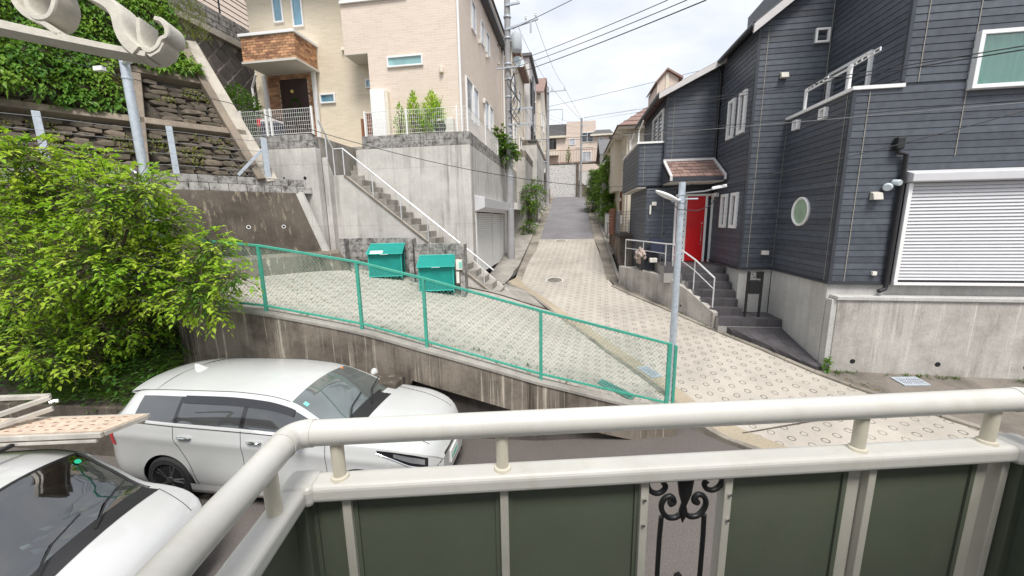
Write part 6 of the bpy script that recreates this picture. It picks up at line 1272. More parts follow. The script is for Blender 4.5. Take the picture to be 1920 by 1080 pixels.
# ================================================================== cars
def hermite(xs,ys):
    xs=np.array(xs,float); ys=np.array(ys,float); h=np.diff(xs); d=np.diff(ys)/h; m=np.zeros_like(xs); m[0]=d[0]; m[-1]=d[-1]
    for i in range(1,len(xs)-1):
        m[i]=0 if d[i-1]*d[i]<=0 else 2*d[i-1]*d[i]/(d[i-1]+d[i])
    def f(x):
        x=min(max(x,xs[0]),xs[-1]); i=min(len(xs)-2,max(0,int(np.searchsorted(xs,x)-1))); t=(x-xs[i])/h[i]
        return float((2*t**3-3*t*t+1)*ys[i]+(t**3-2*t*t+t)*h[i]*m[i]+(-2*t**3+3*t*t)*ys[i+1]+(t**3-t*t)*h[i]*m[i+1])
    return f
def H(*p): return hermite([a for a,_ in p],[b for _,b in p])
class CarBody:
    def __init__(s,sill,belt,cant,roof,wb,wc,wheels,R,zc,xs):
        s.sill,s.belt,s.cant,s.roof,s.wb,s.wc=sill,belt,cant,roof,wb,wc; s.wheels,s.R,s.zc,s.xs=wheels,R,zc,xs
        s.g=H((0,.93),(.12,.985),(.3,1.004),(.5,.998),(.68,1.004),(.78,1.018),(.85,1.006),(.95,.992),(1,.982))
    def arch(s,x):
        z=s.sill(x)
        for w in s.wheels:
            if abs(x-w)<s.R: z=max(z,s.zc+math.sqrt(s.R**2-(x-w)**2))
        return min(z,s.belt(x)-.08)
    def W(s,x,z): z0,z1=s.sill(x),s.belt(x); return s.wb(x)*s.g(min(1,max(0,(z-z0)/(z1-z0))))
    def side(s,x,z,sg,off=0):
        if z<=s.belt(x): return Vector((x,sg*(s.W(x,z)+off),z))
        t=min(1,(z-s.belt(x))/max(.02,s.cant(x)-s.belt(x))); return Vector((x,sg*(lerp(s.wb(x)*.982,s.wc(x),t)+.02*math.sin(math.pi*t)+off),z))
    def top(s,x,t,sg):
        return Vector((x,sg*s.wc(x)*(1-t),lerp(s.cant(x),s.roof(x),math.sin(t*math.pi/2)**.85)))
    LOW=[0,.06,.12,.2,.3,.4,.5,.6,.68,.74,.78,.82,.86,.91,.96,1]; MID=[.07,.3,.6,.88,1.]; TOP=[.06,.16,.32,.5,.75,1.]
    def ring(s,x,sg):
        a=s.arch(x); b=s.belt(x); o=[s.side(x,lerp(a,b,t),sg) for t in s.LOW]; c=s.cant(x)
        o+=[s.side(x,lerp(b,c,t),sg) for t in s.MID]; o+=[s.top(x,t,sg) for t in s.TOP]; return o
    def build(s,par,paint,sel):
        "sel(xmid,row)->part name; faces are split into one mesh per part"
        parts={}
        for sg in (1,-1):
            R_=[s.ring(x,sg) for x in s.xs]; n=len(R_[0])
            for i in range(len(s.xs)-1):
                xm=(s.xs[i]+s.xs[i+1])/2
                for j in range(n-1):
                    nm=sel(xm,j,sg); m=parts.setdefault(nm,({},[],[])); idx=[]
                    for (a,b) in ((i,j),(i,j+1),(i+1,j+1),(i+1,j)):
                        p=R_[a][b]; key=(round(p.x,5),round(p.y,5),round(p.z,5))
                        if key not in m[0]: m[0][key]=len(m[1]); m[1].append(tuple(p))
                        idx.append(m[0][key])
                    idx2=[]
                    for q in idx:
                        if q not in idx2: idx2.append(q)
                    if len(idx2)>2: m[2].append(tuple(idx2 if sg<0 else idx2[::-1]))
            # end caps
            for k in (0,-1):
                nm='body'; m=parts.setdefault(nm,({},[],[])); r=R_[k]
                poly=[tuple(p) for p in r]+[(r[0].x,0,r[0].z)]
                i0=len(m[1]); m[1].extend(poly); m[2].append(tuple(range(i0,i0+len(poly))))
        out={}
        for nm,(_,v,f) in parts.items():
            mb=MB(); mb.v=v; mb.f=f; kind=nm.split('#')[0]
            if kind=='body': out[nm]=mb.build('body',paint,par,smooth=2,local=True); out['body']=out[nm]
        for nm,(_,v,f) in parts.items():
            mb=MB(); mb.v=v; mb.f=f; kind=nm.split('#')[0]
            if kind!='body': out[nm]=mb.build(kind,s.mats[kind],par,smooth=2,local=True)
        return out
def wheel(par,x,y,z,r,sg,w=.2,spokes=10,rim='gunmetal',face='alloy'):
    wt=MB().lathe([(r-.1,-w/2),(r-.03,-w/2),(r,-w/2+.03),(r,w/2-.03),(r-.03,w/2),(r-.085,w/2),(r-.1,w/2-.02)],(x,y,z),(0,sg,0),40).build('wheel',K['rubber'],par,smooth=True,local=True)
    MB().lathe([(0.02,w/2-.09),(r-.1,w/2-.09),(r-.09,w/2-.0),(r-.075,w/2+.004),(r-.085,w/2-.02)],(x,y,z),(0,sg,0),40).build('rim',K[rim],wt,smooth=True,local=True)
    for k in range(spokes):
        a=2*math.pi*(k//2)/(spokes/2)+(.13 if k%2 else -.13); d=Vector((math.cos(a),0,math.sin(a))); c=Vector((x,y+sg*(w/2-.035),z)); MB().beam(c+d*.04,c+d*(r-.085),.022,.03,up=(0,sg,0)).build('spoke',K[face],wt,local=True)
    MB().lathe([(.05,w/2-.06),(.045,w/2-.012),(.02,w/2-.005)],(x,y,z),(0,sg,0),20).build('hub_cap',K[rim],wt,smooth=True,local=True)
    return wt
def seam(par,pts,r=.0035,mat='black',name='panel_gap'): return MB().tube(pts,r,4).build(name,K[mat],par,local=True)
def patch(fn,us,vs): return MB().grid([[fn(u,v) for v in vs] for u in us])
# ------------------------------------------------------------------ white station wagon
wg=thing('station_wagon','white station wagon with dark tinted windows parked along the retaining wall','car',(-4.0,4.68,0),R(1.5)); wg.matrix_basis=wg.matrix_basis@Matrix.Diagonal((1.075,1.06,1.075,1))
xs=sorted(set([round(v,3) for v in list(np.arange(-2.2,2.201,.06))+list(np.arange(-1.6,-.84,.025))+list(np.arange(.94,1.70,.025))+[-1.6,-1.04,-.99,-.15,-.09,.9,.40,1.06,-2.17,-2.13,2.15,2.18,2.2]]))
xs=[x for i,x in enumerate(xs) if i==0 or x-xs[i-1]>.006]
cb=CarBody(H((-2.2,.40),(-2.05,.30),(-1.7,.22),(1.7,.19),(2.05,.19),(2.2,.26)),
 H((-2.2,.93),(-2.05,1.02),(-1.6,1.09),(-1.0,1.07),(-.1,1.05),(.5,1.03),(.9,.99),(1.1,.965),(1.6,.915),(1.9,.845),(2.08,.74),(2.2,.58)),
 H((-2.2,.97),(-2.1,1.06),(-1.92,1.19),(-1.78,1.34),(-1.6,1.372),(-1.3,1.388),(-1,1.395),(-.4,1.405),(.1,1.375),(.4,1.315),(.75,1.16),(1.0,1.015),(1.15,.98),(1.6,.94),(1.9,.865),(2.08,.765),(2.2,.60)),
 H((-2.2,1.0),(-2.08,1.13),(-1.95,1.27),(-1.82,1.425),(-1.5,1.45),(-1,1.47),(-.4,1.475),(.1,1.45),(.4,1.395),(.75,1.22),(1.06,1.045),(1.2,1.025),(1.6,.985),(1.9,.915),(2.1,.81),(2.2,.64)),
 H((-2.2,.58),(-2.1,.72),(-1.9,.80),(-1.3,.835),(1.0,.845),(1.5,.82),(1.85,.755),(2.05,.65),(2.2,.42)),
 H((-2.2,.5),(-2.05,.54),(-1.8,.58),(-1,.605),(0,.61),(.4,.625),(.75,.68),(1.0,.735),(1.15,.75),(1.6,.725),(1.9,.65),(2.08,.55),(2.2,.38)),
 (-1.22,1.32),.36,.31,xs)
cb.mats={'windscreen':K['windscreen'],'rear_quarter_window':K['carglass'],'rear_door_window':K['carglass'],'front_door_window':K['carglass'],'pillar_trim':K['carblack'],'rear_window':K['carglass']}
def selw(x,j,sg):
    nl=len(CarBody.LOW)-1; jm=j-nl   # rows above the belt
    if 0<=jm-1<=2 and jm>=1:
        if cb.cant(x)-cb.belt(x)>.10:
            for a,b,nm in ((-1.6,-1.04,'rear_quarter_window'),(-.99,-.15,'rear_door_window'),(-.09,.98,'front_door_window')):
                if a<x<b: return nm+'#%d'%sg
            if -1.6<x<1.0: return 'pillar_trim#%d%d'%(sg,0 if x<-.6 else 1 if x<.3 else 2)
    if j>=nl+len(CarBody.MID)+1:
        if .40<x<1.06: return 'windscreen'
        if -2.06<x<-1.8: return 'rear_window'
    return 'body'
prt=cb.build(wg,K['carwhite'],selw)
m=MB()
for i in range(len(xs)-1):
    for sg in (1,-1):
        a,b=xs[i],xs[i+1]
        for (x0,x1) in ((a,b),):
            w0,w1=cb.W(x0,cb.arch(x0))-.005,cb.W(x1,cb.arch(x1))-.005; i0,i1=min(w0,.56),min(w1,.56)
            m.quad((x0,sg*w0,cb.arch(x0)+.004),(x1,sg*w1,cb.arch(x1)+.004),(x1,sg*i1,cb.arch(x1)+.004),(x0,sg*i0,cb.arch(x0)+.004)); m.quad((x0,sg*i0,cb.arch(x0)),(x1,sg*i1,cb.arch(x1)),(x1,sg*i1,.18),(x0,sg*i0,.18))
m.box(-2.0,2.0,-.55,.55,.17,.19); m.build('underbody',K['black'],wg,local=True,fix=False)
for x in (-1.22,1.32):
    for sg in (1,-1): wheel(wg,x,sg*.735,.315,.315,sg)
for sg in (1,-1):
    S=lambda x,z,o=.001:cb.side(x,z,sg,o)
    seam(wg,[S(-.12,z) for z in np.linspace(.24,1.05,14)]); seam(wg,[S(lerp(-.86,-1.03,min(1,max(0,(z-.55)/.35))) if z>.55 else lerp(-.80,-.86,max(0,(z-.3)/.25)),z) for z in np.linspace(.24,1.06,18)]); seam(wg,[S(.97-.03*math.sin((z-.2)*3),z) for z in np.linspace(.24,.97,14)])
    seam(wg,[S(x,.235) for x in np.linspace(-.8,.92,16)],.003); seam(wg,[S(x,cb.belt(x)-.015) for x in np.linspace(-1.6,.8,30)],.006,'black','window_seal')
    seam(wg,[cb.top(x,.055,sg)+Z3*.001 for x in np.linspace(-1.7,.38,30)],.005,'black','roof_joint')
    for xh in (-.87,.06):
        d=patch(lambda u,v:S(xh+u*.10,.935+v*.028,.002-.012*(1-u*u)*(1-v*v)),np.linspace(-1,1,7),np.linspace(-1,1,5)); MB().tube([S(xh-.095,.932,.012),S(xh-.06,.938,.03),S(xh+.07,.936,.03),S(xh+.095,.93,.012)],[.009,.014,.014,.009],8).build('door_handle',K['chrome'],wg,smooth=True,local=True)
    # sill skirt
    MB().grid([[S(x,.30,.004),S(x,.22,.03),S(x,.17,.03),S(x,.16,-.02)] for x in np.linspace(-.93,.93,20)]).build('side_skirt',K['carwhite'],wg,smooth=2,local=True)
    # headlight and lamp lens
    def hl(u,v,o=.006): x=lerp(1.55,2.08,u); zt=cb.belt(x)-.02; zb=zt-lerp(.03,.13,min(1,u*1.4))+.06*max(0,u-.7); return cb.side(x,lerp(zb,zt,v),sg,o)
    hm=patch(lambda u,v:hl(u,v),np.linspace(0,1,12),np.linspace(0,1,5)).build('headlight',K['carblack'],wg,smooth=2,local=True); patch(lambda u,v:hl(lerp(.35,.95,u),lerp(.3,.8,v),.010),np.linspace(0,1,8),np.linspace(0,1,4)).build('lamp_reflector',K['lamp'],hm,smooth=2,local=True)
    MB().tube([hl(u,-.05,.008) for u in np.linspace(0,1,10)],.007,5).build('chrome_strip',K['chrome'],hm,local=True)
    # lower intake
    patch(lambda u,v:cb.side(lerp(1.98,2.195,u),lerp(lerp(.24,.26,u),lerp(.40,.6,u),v),sg,.004),np.linspace(0,1,10),np.linspace(0,1,4)).build('air_intake',K['black'],wg,smooth=2,local=True)
    # tail lamp
    patch(lambda u,v:cb.side(lerp(-2.17,-1.93,u),lerp(.74,.98,v),sg,.005),np.linspace(0,1,8),np.linspace(0,1,5)).build('tail_lamp',K['red'],wg,smooth=2,local=True)
    # mirror
    mm=MB(); c=Vector((.68,sg*.94,1.1)); rows=[]
    for k in range(9):
        a=-math.pi/2+math.pi*k/8; rows.append([c+Vector((.09*math.cos(t)*math.cos(a)*.7,sg*.11*math.sin(a),.075*math.sin(t)*math.cos(a))) for t in np.linspace(0,2*math.pi,15)])
    mr_=mm.grid(rows).build('door_mirror',K['carwhite'],wg,smooth=2,local=True); MB().tube([(.76,sg*.82,1.02),(.7,sg*.9,1.07)],.022,8).build('mirror_arm',K['carblack'],mr_,local=True)
    # window visors
    MB().grid([[cb.side(x,lerp(cb.belt(x),cb.cant(x),.92),sg,.006),cb.side(x,lerp(cb.belt(x),cb.cant(x),.72),sg,.02)] for x in np.linspace(-.98,.5,26)]).build('window_visor',K['carblack'],wg,smooth=2,local=True)
# tailgate spoiler, fin, wipers, cowl, plate, emblem-free grille
MB().grid([[(x+.06*(y/.56)**2,y,z-.06*abs(y/.56)**2.5) for y in np.linspace(-.56,.56,15)] for x,z in ((-1.55,1.452),(-1.75,1.445),(-1.92,1.415),(-1.93,1.40),(-1.85,1.39),(-1.78,1.36))]).build('roof_spoiler',K['carwhite'],wg,smooth=True,local=True)
MB().hexa([(-1.5,-.025,1.445),(-1.3,-.025,1.455),(-1.3,.025,1.455),(-1.5,.025,1.445)],[(-1.51,-.006,1.52),(-1.46,-.006,1.52),(-1.46,.006,1.52),(-1.51,.006,1.52)]).build('fin_antenna',K['carwhite'],wg,local=True,bevel=.006)
patch(lambda u,v:Vector((lerp(1.0,1.2,u),lerp(-.68,.68,v),cb.roof(lerp(1.0,1.2,u))-.055*(2*v-1)**2+.004)),np.linspace(0,1,5),np.linspace(0,1,17)).build('cowl',K['black'],wg,smooth=2,local=True)
for y0,y1 in ((-.55,.1),(.0,.6)): MB().tube([(1.10,y0,1.055),(.95,(y0+y1)/2,1.125),(.9,y1,1.155)],.009,5).build('wiper',K['black'],wg,local=True)
for sg in (1,-1): seam(wg,[(x,sg*lerp(.66,.48,(x-1.2)/.85),lerp(cb.cant(x),cb.roof(x),.3)+.008) for x in np.linspace(1.2,2.05,14)],.003)
MB().box(2.2,2.215,-.165,.165,.36,.53).build('number_plate',K['trim'],wg,local=True,bevel=.004); MB().box(2.19,2.206,-.36,.36,.6,.63).build('grille_bar',K['carblack'],wg,local=True)
for k in range(4): MB().box(2.2155,2.217,-.12+k*.065,-.08+k*.065,.39,.45).build('plate_mark',K['stickerg'],wg,local=True)
MB().quad(*[cb.top(x,t,-1)+Z3*.004 for x,t in ((.52,.12),(.58,.12),(.58,.2),(.52,.2))]).build('windscreen_sticker',K['sticker'],wg,local=True); MB().lathe([(.02,0),(.02,.004)],cb.top(.43,.3,1)+Z3*.004,(.4,0,1),10).build('maintenance_sticker',K['amber'],wg,local=True)
# ------------------------------------------------------------------ small white kei car
kc=thing('kei_car','small white kei car with dusty roof in the near left corner','car',(-5.31,2.07,0),R(15))
xk=sorted(set([round(v,3) for v in list(np.arange(-1.7,1.701,.06))+[-1.68,.58,1.1,-.9,-.85,-.1,-.05,.9,1.66,1.69]]))
ck=CarBody(H((-1.7,.34),(-1.5,.24),(1.4,.2),(1.6,.2),(1.7,.28)),H((-1.7,.92),(-1.5,.96),(0,.94),(.8,.93),(1.1,.915),(1.4,.84),(1.6,.72),(1.7,.56)),
 H((-1.7,1.0),(-1.62,1.3),(-1.45,1.46),(-.6,1.50),(.2,1.495),(.55,1.44),(.8,1.23),(1.05,.975),(1.15,.94),(1.4,.865),(1.6,.75),(1.7,.585)),
 H((-1.7,1.05),(-1.62,1.42),(-1.5,1.535),(-.6,1.575),(.2,1.57),(.58,1.525),(.85,1.27),(1.1,1.015),(1.2,.99),(1.45,.915),(1.62,.80),(1.7,.62)),
 H((-1.7,.6),(-1.55,.69),(-1,.725),(1.0,.735),(1.3,.71),(1.55,.64),(1.65,.52),(1.7,.40)),H((-1.7,.5),(-1.5,.56),(-.6,.60),(.3,.605),(.6,.60),(.9,.64),(1.08,.67),(1.3,.655),(1.55,.56),(1.7,.36)),(-1.2,1.2),.31,.27,xk)
ck.mats={'windscreen':K['screen'],'side_window':K['carglass'],'pillar_trim':K['carblack']}
def selk(x,j,sg):
    nl=len(CarBody.LOW)-1; jm=j-nl
    if 1<=jm<=3 and ck.cant(x)-ck.belt(x)>.12:
        for i,(a,b) in enumerate(((-1.5,-.9),(-.85,-.1),(-.05,.95))):
            if a<x<b: return 'side_window#%d%d'%(i,sg)
        if -1.5<x<.95: return 'pillar_trim#%d%d'%(sg,0 if x<-.5 else 1)
    if j>=nl+len(CarBody.MID)+1 and .58<x<1.1: return 'windscreen'
    return 'body'
ck.build(kc,K['vanwhite'],selk)
for x in (-1.2,1.2):
    for sg in (1,-1): wheel(kc,x,sg*.64,.27,.27,sg,.16,8,'gunmetal','alloy')
MB().box(-1.5,1.55,-.5,.5,.16,.2).build('underbody',K['black'],kc,local=True); MB().box(-1.4,.2,-.62,.62,.3,.9).build('cabin_floor',K['dark'],kc,local=True)
db=MB().hexa([(.55,-.62,.55),(1.06,-.62,.55),(1.06,.62,.55),(.55,.62,.55)],[(.55,-.62,.93),(1.04,-.62,.95),(1.04,.62,.95),(.55,.62,.93)]).build('dashboard',K['black'],kc,local=True,bevel=.03)
for y in (-.33,.33): MB().box(.05,.2,y-.22,y+.22,.6,1.32).build('seat_back',K['black'],kc,local=True,bevel=.06)
MB().box(-1.4,.5,-.56,.56,1.40,1.43).build('headliner',K['black'],kc,local=True)
st_=MB().lathe([(.17,-.01),(.19,0),(.17,.01),(.165,0)],(.48,-.33,1.03),(-.9,0,.5),24).build('steering_wheel',K['black'],kc,local=True)
rr=random.Random(8)
for k in range(16):
    x=rr.uniform(.62,.98); y=rr.uniform(-.3,.6); a=rr.uniform(0,3); c,s_=math.cos(a)*.05,math.sin(a)*.05; z=.955+.004*k; q=[(x+c,y+s_,z),(x-s_*.6,y+c*.6,z+.01),(x-c,y-s_,z+rr.uniform(0,.03)),(x+s_*.6,y-c*.6,z)]
    MB().quad(*q).build('dashboard_paper',K[rr.choice(['paper','papery','paper','greywall','plywood'])],kc,local=True)
patch(lambda u,v:Vector((lerp(1.06,1.2,u),lerp(-.6,.6,v),ck.roof(lerp(1.06,1.2,u))-.05*(2*v-1)**2+.004)),np.linspace(0,1,4),np.linspace(0,1,13)).build('cowl',K['black'],kc,smooth=2,local=True)
for y0,y1 in ((-.5,.05),(0,.5)): MB().tube([(1.13,y0,1.02),(1.02,(y0+y1)/2,1.1),(.98,y1,1.14)],.008,5).build('wiper',K['black'],kc,local=True)
for sg in (1,-1):
    seam(kc,[ck.top(x,.055,sg)+Z3*.001 for x in np.linspace(-1.5,.55,24)],.005,'black','roof_joint'); seam(kc,[ck.top(x,.1,sg)+Z3*.004 for x in np.linspace(.58,1.1,14)],.012,'black','screen_seal')
    def hk(u,v,o=.006): x=lerp(1.36,1.66,u); return ck.side(x,lerp(ck.belt(x)-.2,ck.belt(x)-.02,v),sg,o)
    h_=patch(hk,np.linspace(0,1,10),np.linspace(0,1,6)).build('headlight',K['lamp'],kc,smooth=2,local=True); patch(lambda u,v:hk(lerp(.05,.3,u),lerp(.2,.7,v),.01),np.linspace(0,1,5),np.linspace(0,1,4)).build('indicator',K['amber'],h_,smooth=2,local=True)
    seam(kc,[S_ for S_ in [ck.side(-.08,z,sg,.001) for z in np.linspace(.26,.92,10)]]); seam(kc,[(x,sg*lerp(.6,.44,(x-1.2)/.4),lerp(ck.cant(x),ck.roof(x),.3)+.006) for x in np.linspace(1.2,1.6,8)],.003)
seam(kc,[ck.top(.57,t,1)+Z3*.003 for t in np.linspace(.1,1,10)]+[ck.top(.57,t,-1)+Z3*.003 for t in np.linspace(1,.1,10)],.012,'black','screen_seal')
MB().lathe([(.026,0),(.026,.004)],ck.top(.66,.28,1)+Vector((.01,0,.008)),(.7,0,.72),16).build('green_sticker',K['stickerg'],kc,local=True)
# S-shaped emblem on the nose
E_=[(-.5,.25),(0,.62),(.5,.25),(.5,.12),(.18,.12),(0,.28),(-.16,.14),(.5,-.3),(.5,-.38),(0,-.72),(-.5,-.36),(-.5,-.22),(-.16,-.22),(0,-.36),(.16,-.24),(-.5,.14)]
xe=1.665; ze=ck.roof(xe)-.02; tx=Vector((.75,0,-.66)).normalized(); MB().prism([Vector((xe,0,ze))+Vector((.006,0,.008))+Vector((0,-1,0))*a*.06*-1+tx*-b*.06 for a,b in E_],Vector((.66,0,.75))*.006).build('emblem',K['chrome'],kc,local=True)
# ------------------------------------------------------------------ work platform lying on its roof carrier
wp=thing('work_platform','weathered folding work platform with drilled board lying on the kei car roof','platform',(-5.0,2.7,1.7))
P4=[Vector((-6.3,2.70,1.72)),Vector((-4.33,3.0,1.76)),Vector((-4.40,2.68,1.76)),Vector((-6.3,2.36,1.72))]
MB().hexa(P4,[p+Z3*.02 for p in P4]).build('deck',K['plywood'],wp)
for a,b in ((0,1),(3,2)):
    d=Vector((0,.02 if a==0 else -.02,0)); MB().beam(P4[a]+d-Z3*.012,P4[b]+d-Z3*.012,.03,.05).build('side_rail',K['oldalu'],wp,bevel=.004); MB().beam(P4[a]+d-Z3*.07,P4[b]+d-Z3*.07-(P4[b]-P4[a])*.03,.025,.03).build('lower_rail',K['oldalu'],wp,bevel=.003)
MB().beam(P4[1]-Z3*.01,P4[2]-Z3*.01,.03,.04).build('end_rail',K['oldalu'],wp)
for i in range(14):
    for j in range(4):
        u=.06+i*.066+(.02 if j%2 else 0); v=.14+j*.23; a=P4[0].lerp(P4[1],u); b=P4[3].lerp(P4[2],u); c=a.lerp(b,v)+Z3*.0205; MB().hexa([c+Vector((-.02,-.007,0)),c+Vector((.02,-.001,0)),c+Vector((.02,.009,0)),c+Vector((-.02,.003,0))],[c+Vector((-.02,-.007,.002)),c+Vector((.02,-.001,.002)),c+Vector((.02,.009,.002)),c+Vector((-.02,.003,.002))]).build('slot',K['wood'],wp)
for a,b in (((-5.28,2.86,1.98),(-5.75,2.3,1.83)),((-5.28,2.86,1.86),(-5.75,2.3,1.73)),((-6.1,2.72,1.98),(-5.3,2.86,1.99))): MB().beam(a,b,.05,.045).build('folded_leg',K['oldalu'],wp,bevel=.004)
MB().lathe([(.02,-.03),(.02,.03)],(-5.27,2.87,1.93),(1,1,0),10).build('hinge',K['chrome'],wp)
for x in (-5.35,-6.1): MB().beam((x+.02,2.9,1.67),(x+.35,1.6,1.67),.035,.03).build('roof_bar',K['black'],wp); MB().beam((x+.03,2.84,1.5),(x+.03,2.84,1.68),.03).build('roof_bar_foot',K['black'],wp)
# ================================================================== our own balcony
Q0=Vector((-.61,.69,0)); e1=Vector((.97679,.21421,0)); e2=Vector((-.21421,.97679,0))
def BP(a,b,z): q=Q0+e1*a+e2*b; return Vector((q.x,q.y,z))
def curve(pts,n=6):
    o=[]; P_=[Vector((*p,0)) for p in pts]; P_=[P_[0]*2-P_[1]]+P_+[P_[-1]*2-P_[-2]]
    for i in range(1,len(P_)-2):
        for k in range(n):
            t=k/n; a,b,c,d=P_[i-1:i+3]; q=.5*((2*b)+(c-a)*t+(2*a-5*b+4*c-d)*t*t+(3*b-a-3*c+d)*t**3); o.append((q.x,q.y))
    return o+[tuple(P_[-2].xy)]
bal=thing('balcony_railing','cream balcony railing with double rail, dark panels and an iron scroll insert','railing',tuple(BP(.85,0,2.15)))
ZT,ZL,RT=3.237,3.101,.0285; LA=1.79
def arc(a0,b0,sx,r=.034,n=8):
    "quarter bend from the front rail into a side rail"
    return [BP(a0+sx*r*math.sin(t),b0-r+r*math.cos(t),ZT) for t in np.linspace(0,math.pi/2,n)]
MB().tube([BP(.036,0,ZT),BP(LA-.036,0,ZT)],RT,28).build('top_rail',K['rail'],bal,smooth=True)
for sx,a0 in ((-1,.034),(1,LA-.034)): MB().tube([BP(a0-sx*.012,0,ZT)]+arc(a0,0,sx)+[BP(a0+sx*.034,-.05,ZT)],RT+.0018,28).build('corner_elbow',K['rail'],bal,smooth=True)
MB().tube([BP(0,-.045,ZT),BP(0,-1.3,ZT)],RT,28).build('side_top_rail',K['rail'],bal,smooth=True); MB().tube([BP(LA,-.045,ZT),BP(LA,-1.3,ZT)],RT,28).build('side_top_rail',K['rail'],bal,smooth=True)
def rr_beam(p,q,w,h,name,mat,bev=.013): MB().beam(p,q,w,h).build(name,K[mat],bal,bevel=bev,seg=4)
rr_beam(BP(.03,0,ZL),BP(LA-.03,0,ZL),.062,.044,'lower_rail','rail'); rr_beam(BP(0,-.03,ZL),BP(0,-1.3,ZL),.062,.044,'side_lower_rail','rail'); rr_beam(BP(LA,-.03,ZL),BP(LA,-1.3,ZL),.062,.044,'side_lower_rail','rail')
for a in (.006,LA-.006):
    s=1 if a<.5 else -1; MB().hexa([BP(a-.038,-.04,ZL-.026),BP(a+.038,-.04,ZL-.026),BP(a+.038,.036,ZL-.026),BP(a-.038,.036,ZL-.026)],[BP(a-.038,-.04,ZL+.026),BP(a+.038,-.04,ZL+.026),BP(a+.038,.036,ZL+.026),BP(a-.038,.036,ZL+.026)]).build('corner_joint',K['rail'],bal,bevel=.014,seg=3)
for a in (.092,.466,1.352,1.70):
    sp=MB().tube([BP(a,0,ZL+.02),BP(a,0,ZT-.01)],.0145,18).build('support_post',K['railpost'],bal,smooth=True); MB().lathe([(.021,0),(.019,.006),(.0148,.008)],BP(a,0,ZL+.022),(0,0,1),20).build('collar',K['railpost'],sp,smooth=True)
for a,b in ((0,-.1),(LA,-.1),(0,-.7),(LA,-.7)): MB().tube([BP(a,b,ZL+.02),BP(a,b,ZT-.01)],.0145,16).build('support_post',K['railpost'],bal,smooth=True)
ZB=2.28
def mull(a0,a1,b0=-.014,b1=.016,mat='mullion'): MB().hexa([BP(a0,b0,ZB),BP(a1,b0,ZB),BP(a1,b1,ZB),BP(a0,b1,ZB)],[BP(a0,b0,ZL-.021),BP(a1,b0,ZL-.021),BP(a1,b1,ZL-.021),BP(a0,b1,ZL-.021)]).build('upright',K[mat],bal,bevel=.002)
for a in (.105,.468,.808,1.018,1.39,1.75): mull(a-.010,a+.010)
for a in (1.335,1.685): mull(a,a+.042,.004,.018)
mull(.09,.1,-.004,.02)
for a0,a1 in ((.024,.09),(.117,.455),(.481,.796),(1.03,1.333),(1.402,1.683)):
    MB().hexa([BP(a0,.004,ZB),BP(a1,.004,ZB),BP(a1,.010,ZB),BP(a0,.010,ZB)],[BP(a0,.004,ZL-.023),BP(a1,.004,ZL-.023),BP(a1,.010,ZL-.023),BP(a0,.010,ZL-.023)]).build('panel',K['panel'],bal)
    for x in (a0-.004,a1-.008): MB().hexa([BP(x,-.002,ZB),BP(x+.012,-.002,ZB),BP(x+.012,.0035,ZB),BP(x,.0035,ZB)],[BP(x,-.002,ZL-.023),BP(x+.012,-.002,ZL-.023),BP(x+.012,.0035,ZL-.023),BP(x,.0035,ZL-.023)]).build('glazing_bead',K['panel'],bal)
for a in (-.008,LA+.008): MB().hexa([BP(a-.003,-1.3,ZB),BP(a+.003,-1.3,ZB),BP(a+.003,-.03,ZB),BP(a-.003,-.03,ZB)],[BP(a-.003,-1.3,ZL-.023),BP(a+.003,-1.3,ZL-.023),BP(a+.003,-.03,ZL-.023),BP(a-.003,-.03,ZL-.023)]).build('side_panel',K['panel'],bal)
for z in (3.03,2.96): 
    for a in (.806,1.02): MB().lathe([(.004,0),(.004,.004)],BP(a,-.016,z),-e2,10).build('screw',K['chrome'],bal)
rr_beam(BP(.0,.0,ZB-.03),BP(LA,.0,ZB-.03),.05,.06,'bottom_rail','mullion',.004)
# wrought-iron scroll insert between the two inner uprights
sc=MB(); ca=.914
scr=bpy.data.objects.new('iron_scroll',None)
def spiral(a,z,r0,r1,t0,t1,n=28): return [BP(a+lerp(r0,r1,k/n)*math.cos(lerp(t0,t1,k/n)),.0,z+lerp(r0,r1,k/n)*math.sin(lerp(t0,t1,k/n))) for k in range(n+1)]
first=None
def iron(pts,r,name):
    global first
    o=MB().tube(pts,r,10).build(name,K['iron'],bal,smooth=True); return o
for s in (-1,1):
    A=lambda x:ca+s*x
    # lower big scroll, rising from the bar and curling inwards
    iron([BP(A(x),0,z) for x,z in curve([(.008,2.968),(.02,2.961),(.038,2.963),(.052,2.978),(.057,2.998),(.050,3.016),(.036,3.022),(.027,3.014),(.026,3.004),(.033,3.0)],5)],.0068,'scroll'); MB().lathe([(.0,-.006),(.008,-.004),(.008,.004),(0,.006)],BP(A(.033),0,3.002),e2,14).build('scroll_eye',K['iron'],bal,smooth=True)
    iron([BP(A(x),0,z) for x,z in curve([(.096,3.078),(.095,3.058),(.086,3.040),(.070,3.032),(.055,3.038),(.049,3.051),(.056,3.060)],5)],.0065,'scroll')
    iron([BP(A(.055),0,2.965),BP(A(.057),0,2.9),BP(A(.057),0,ZB)],.0062,'iron_bar')
    
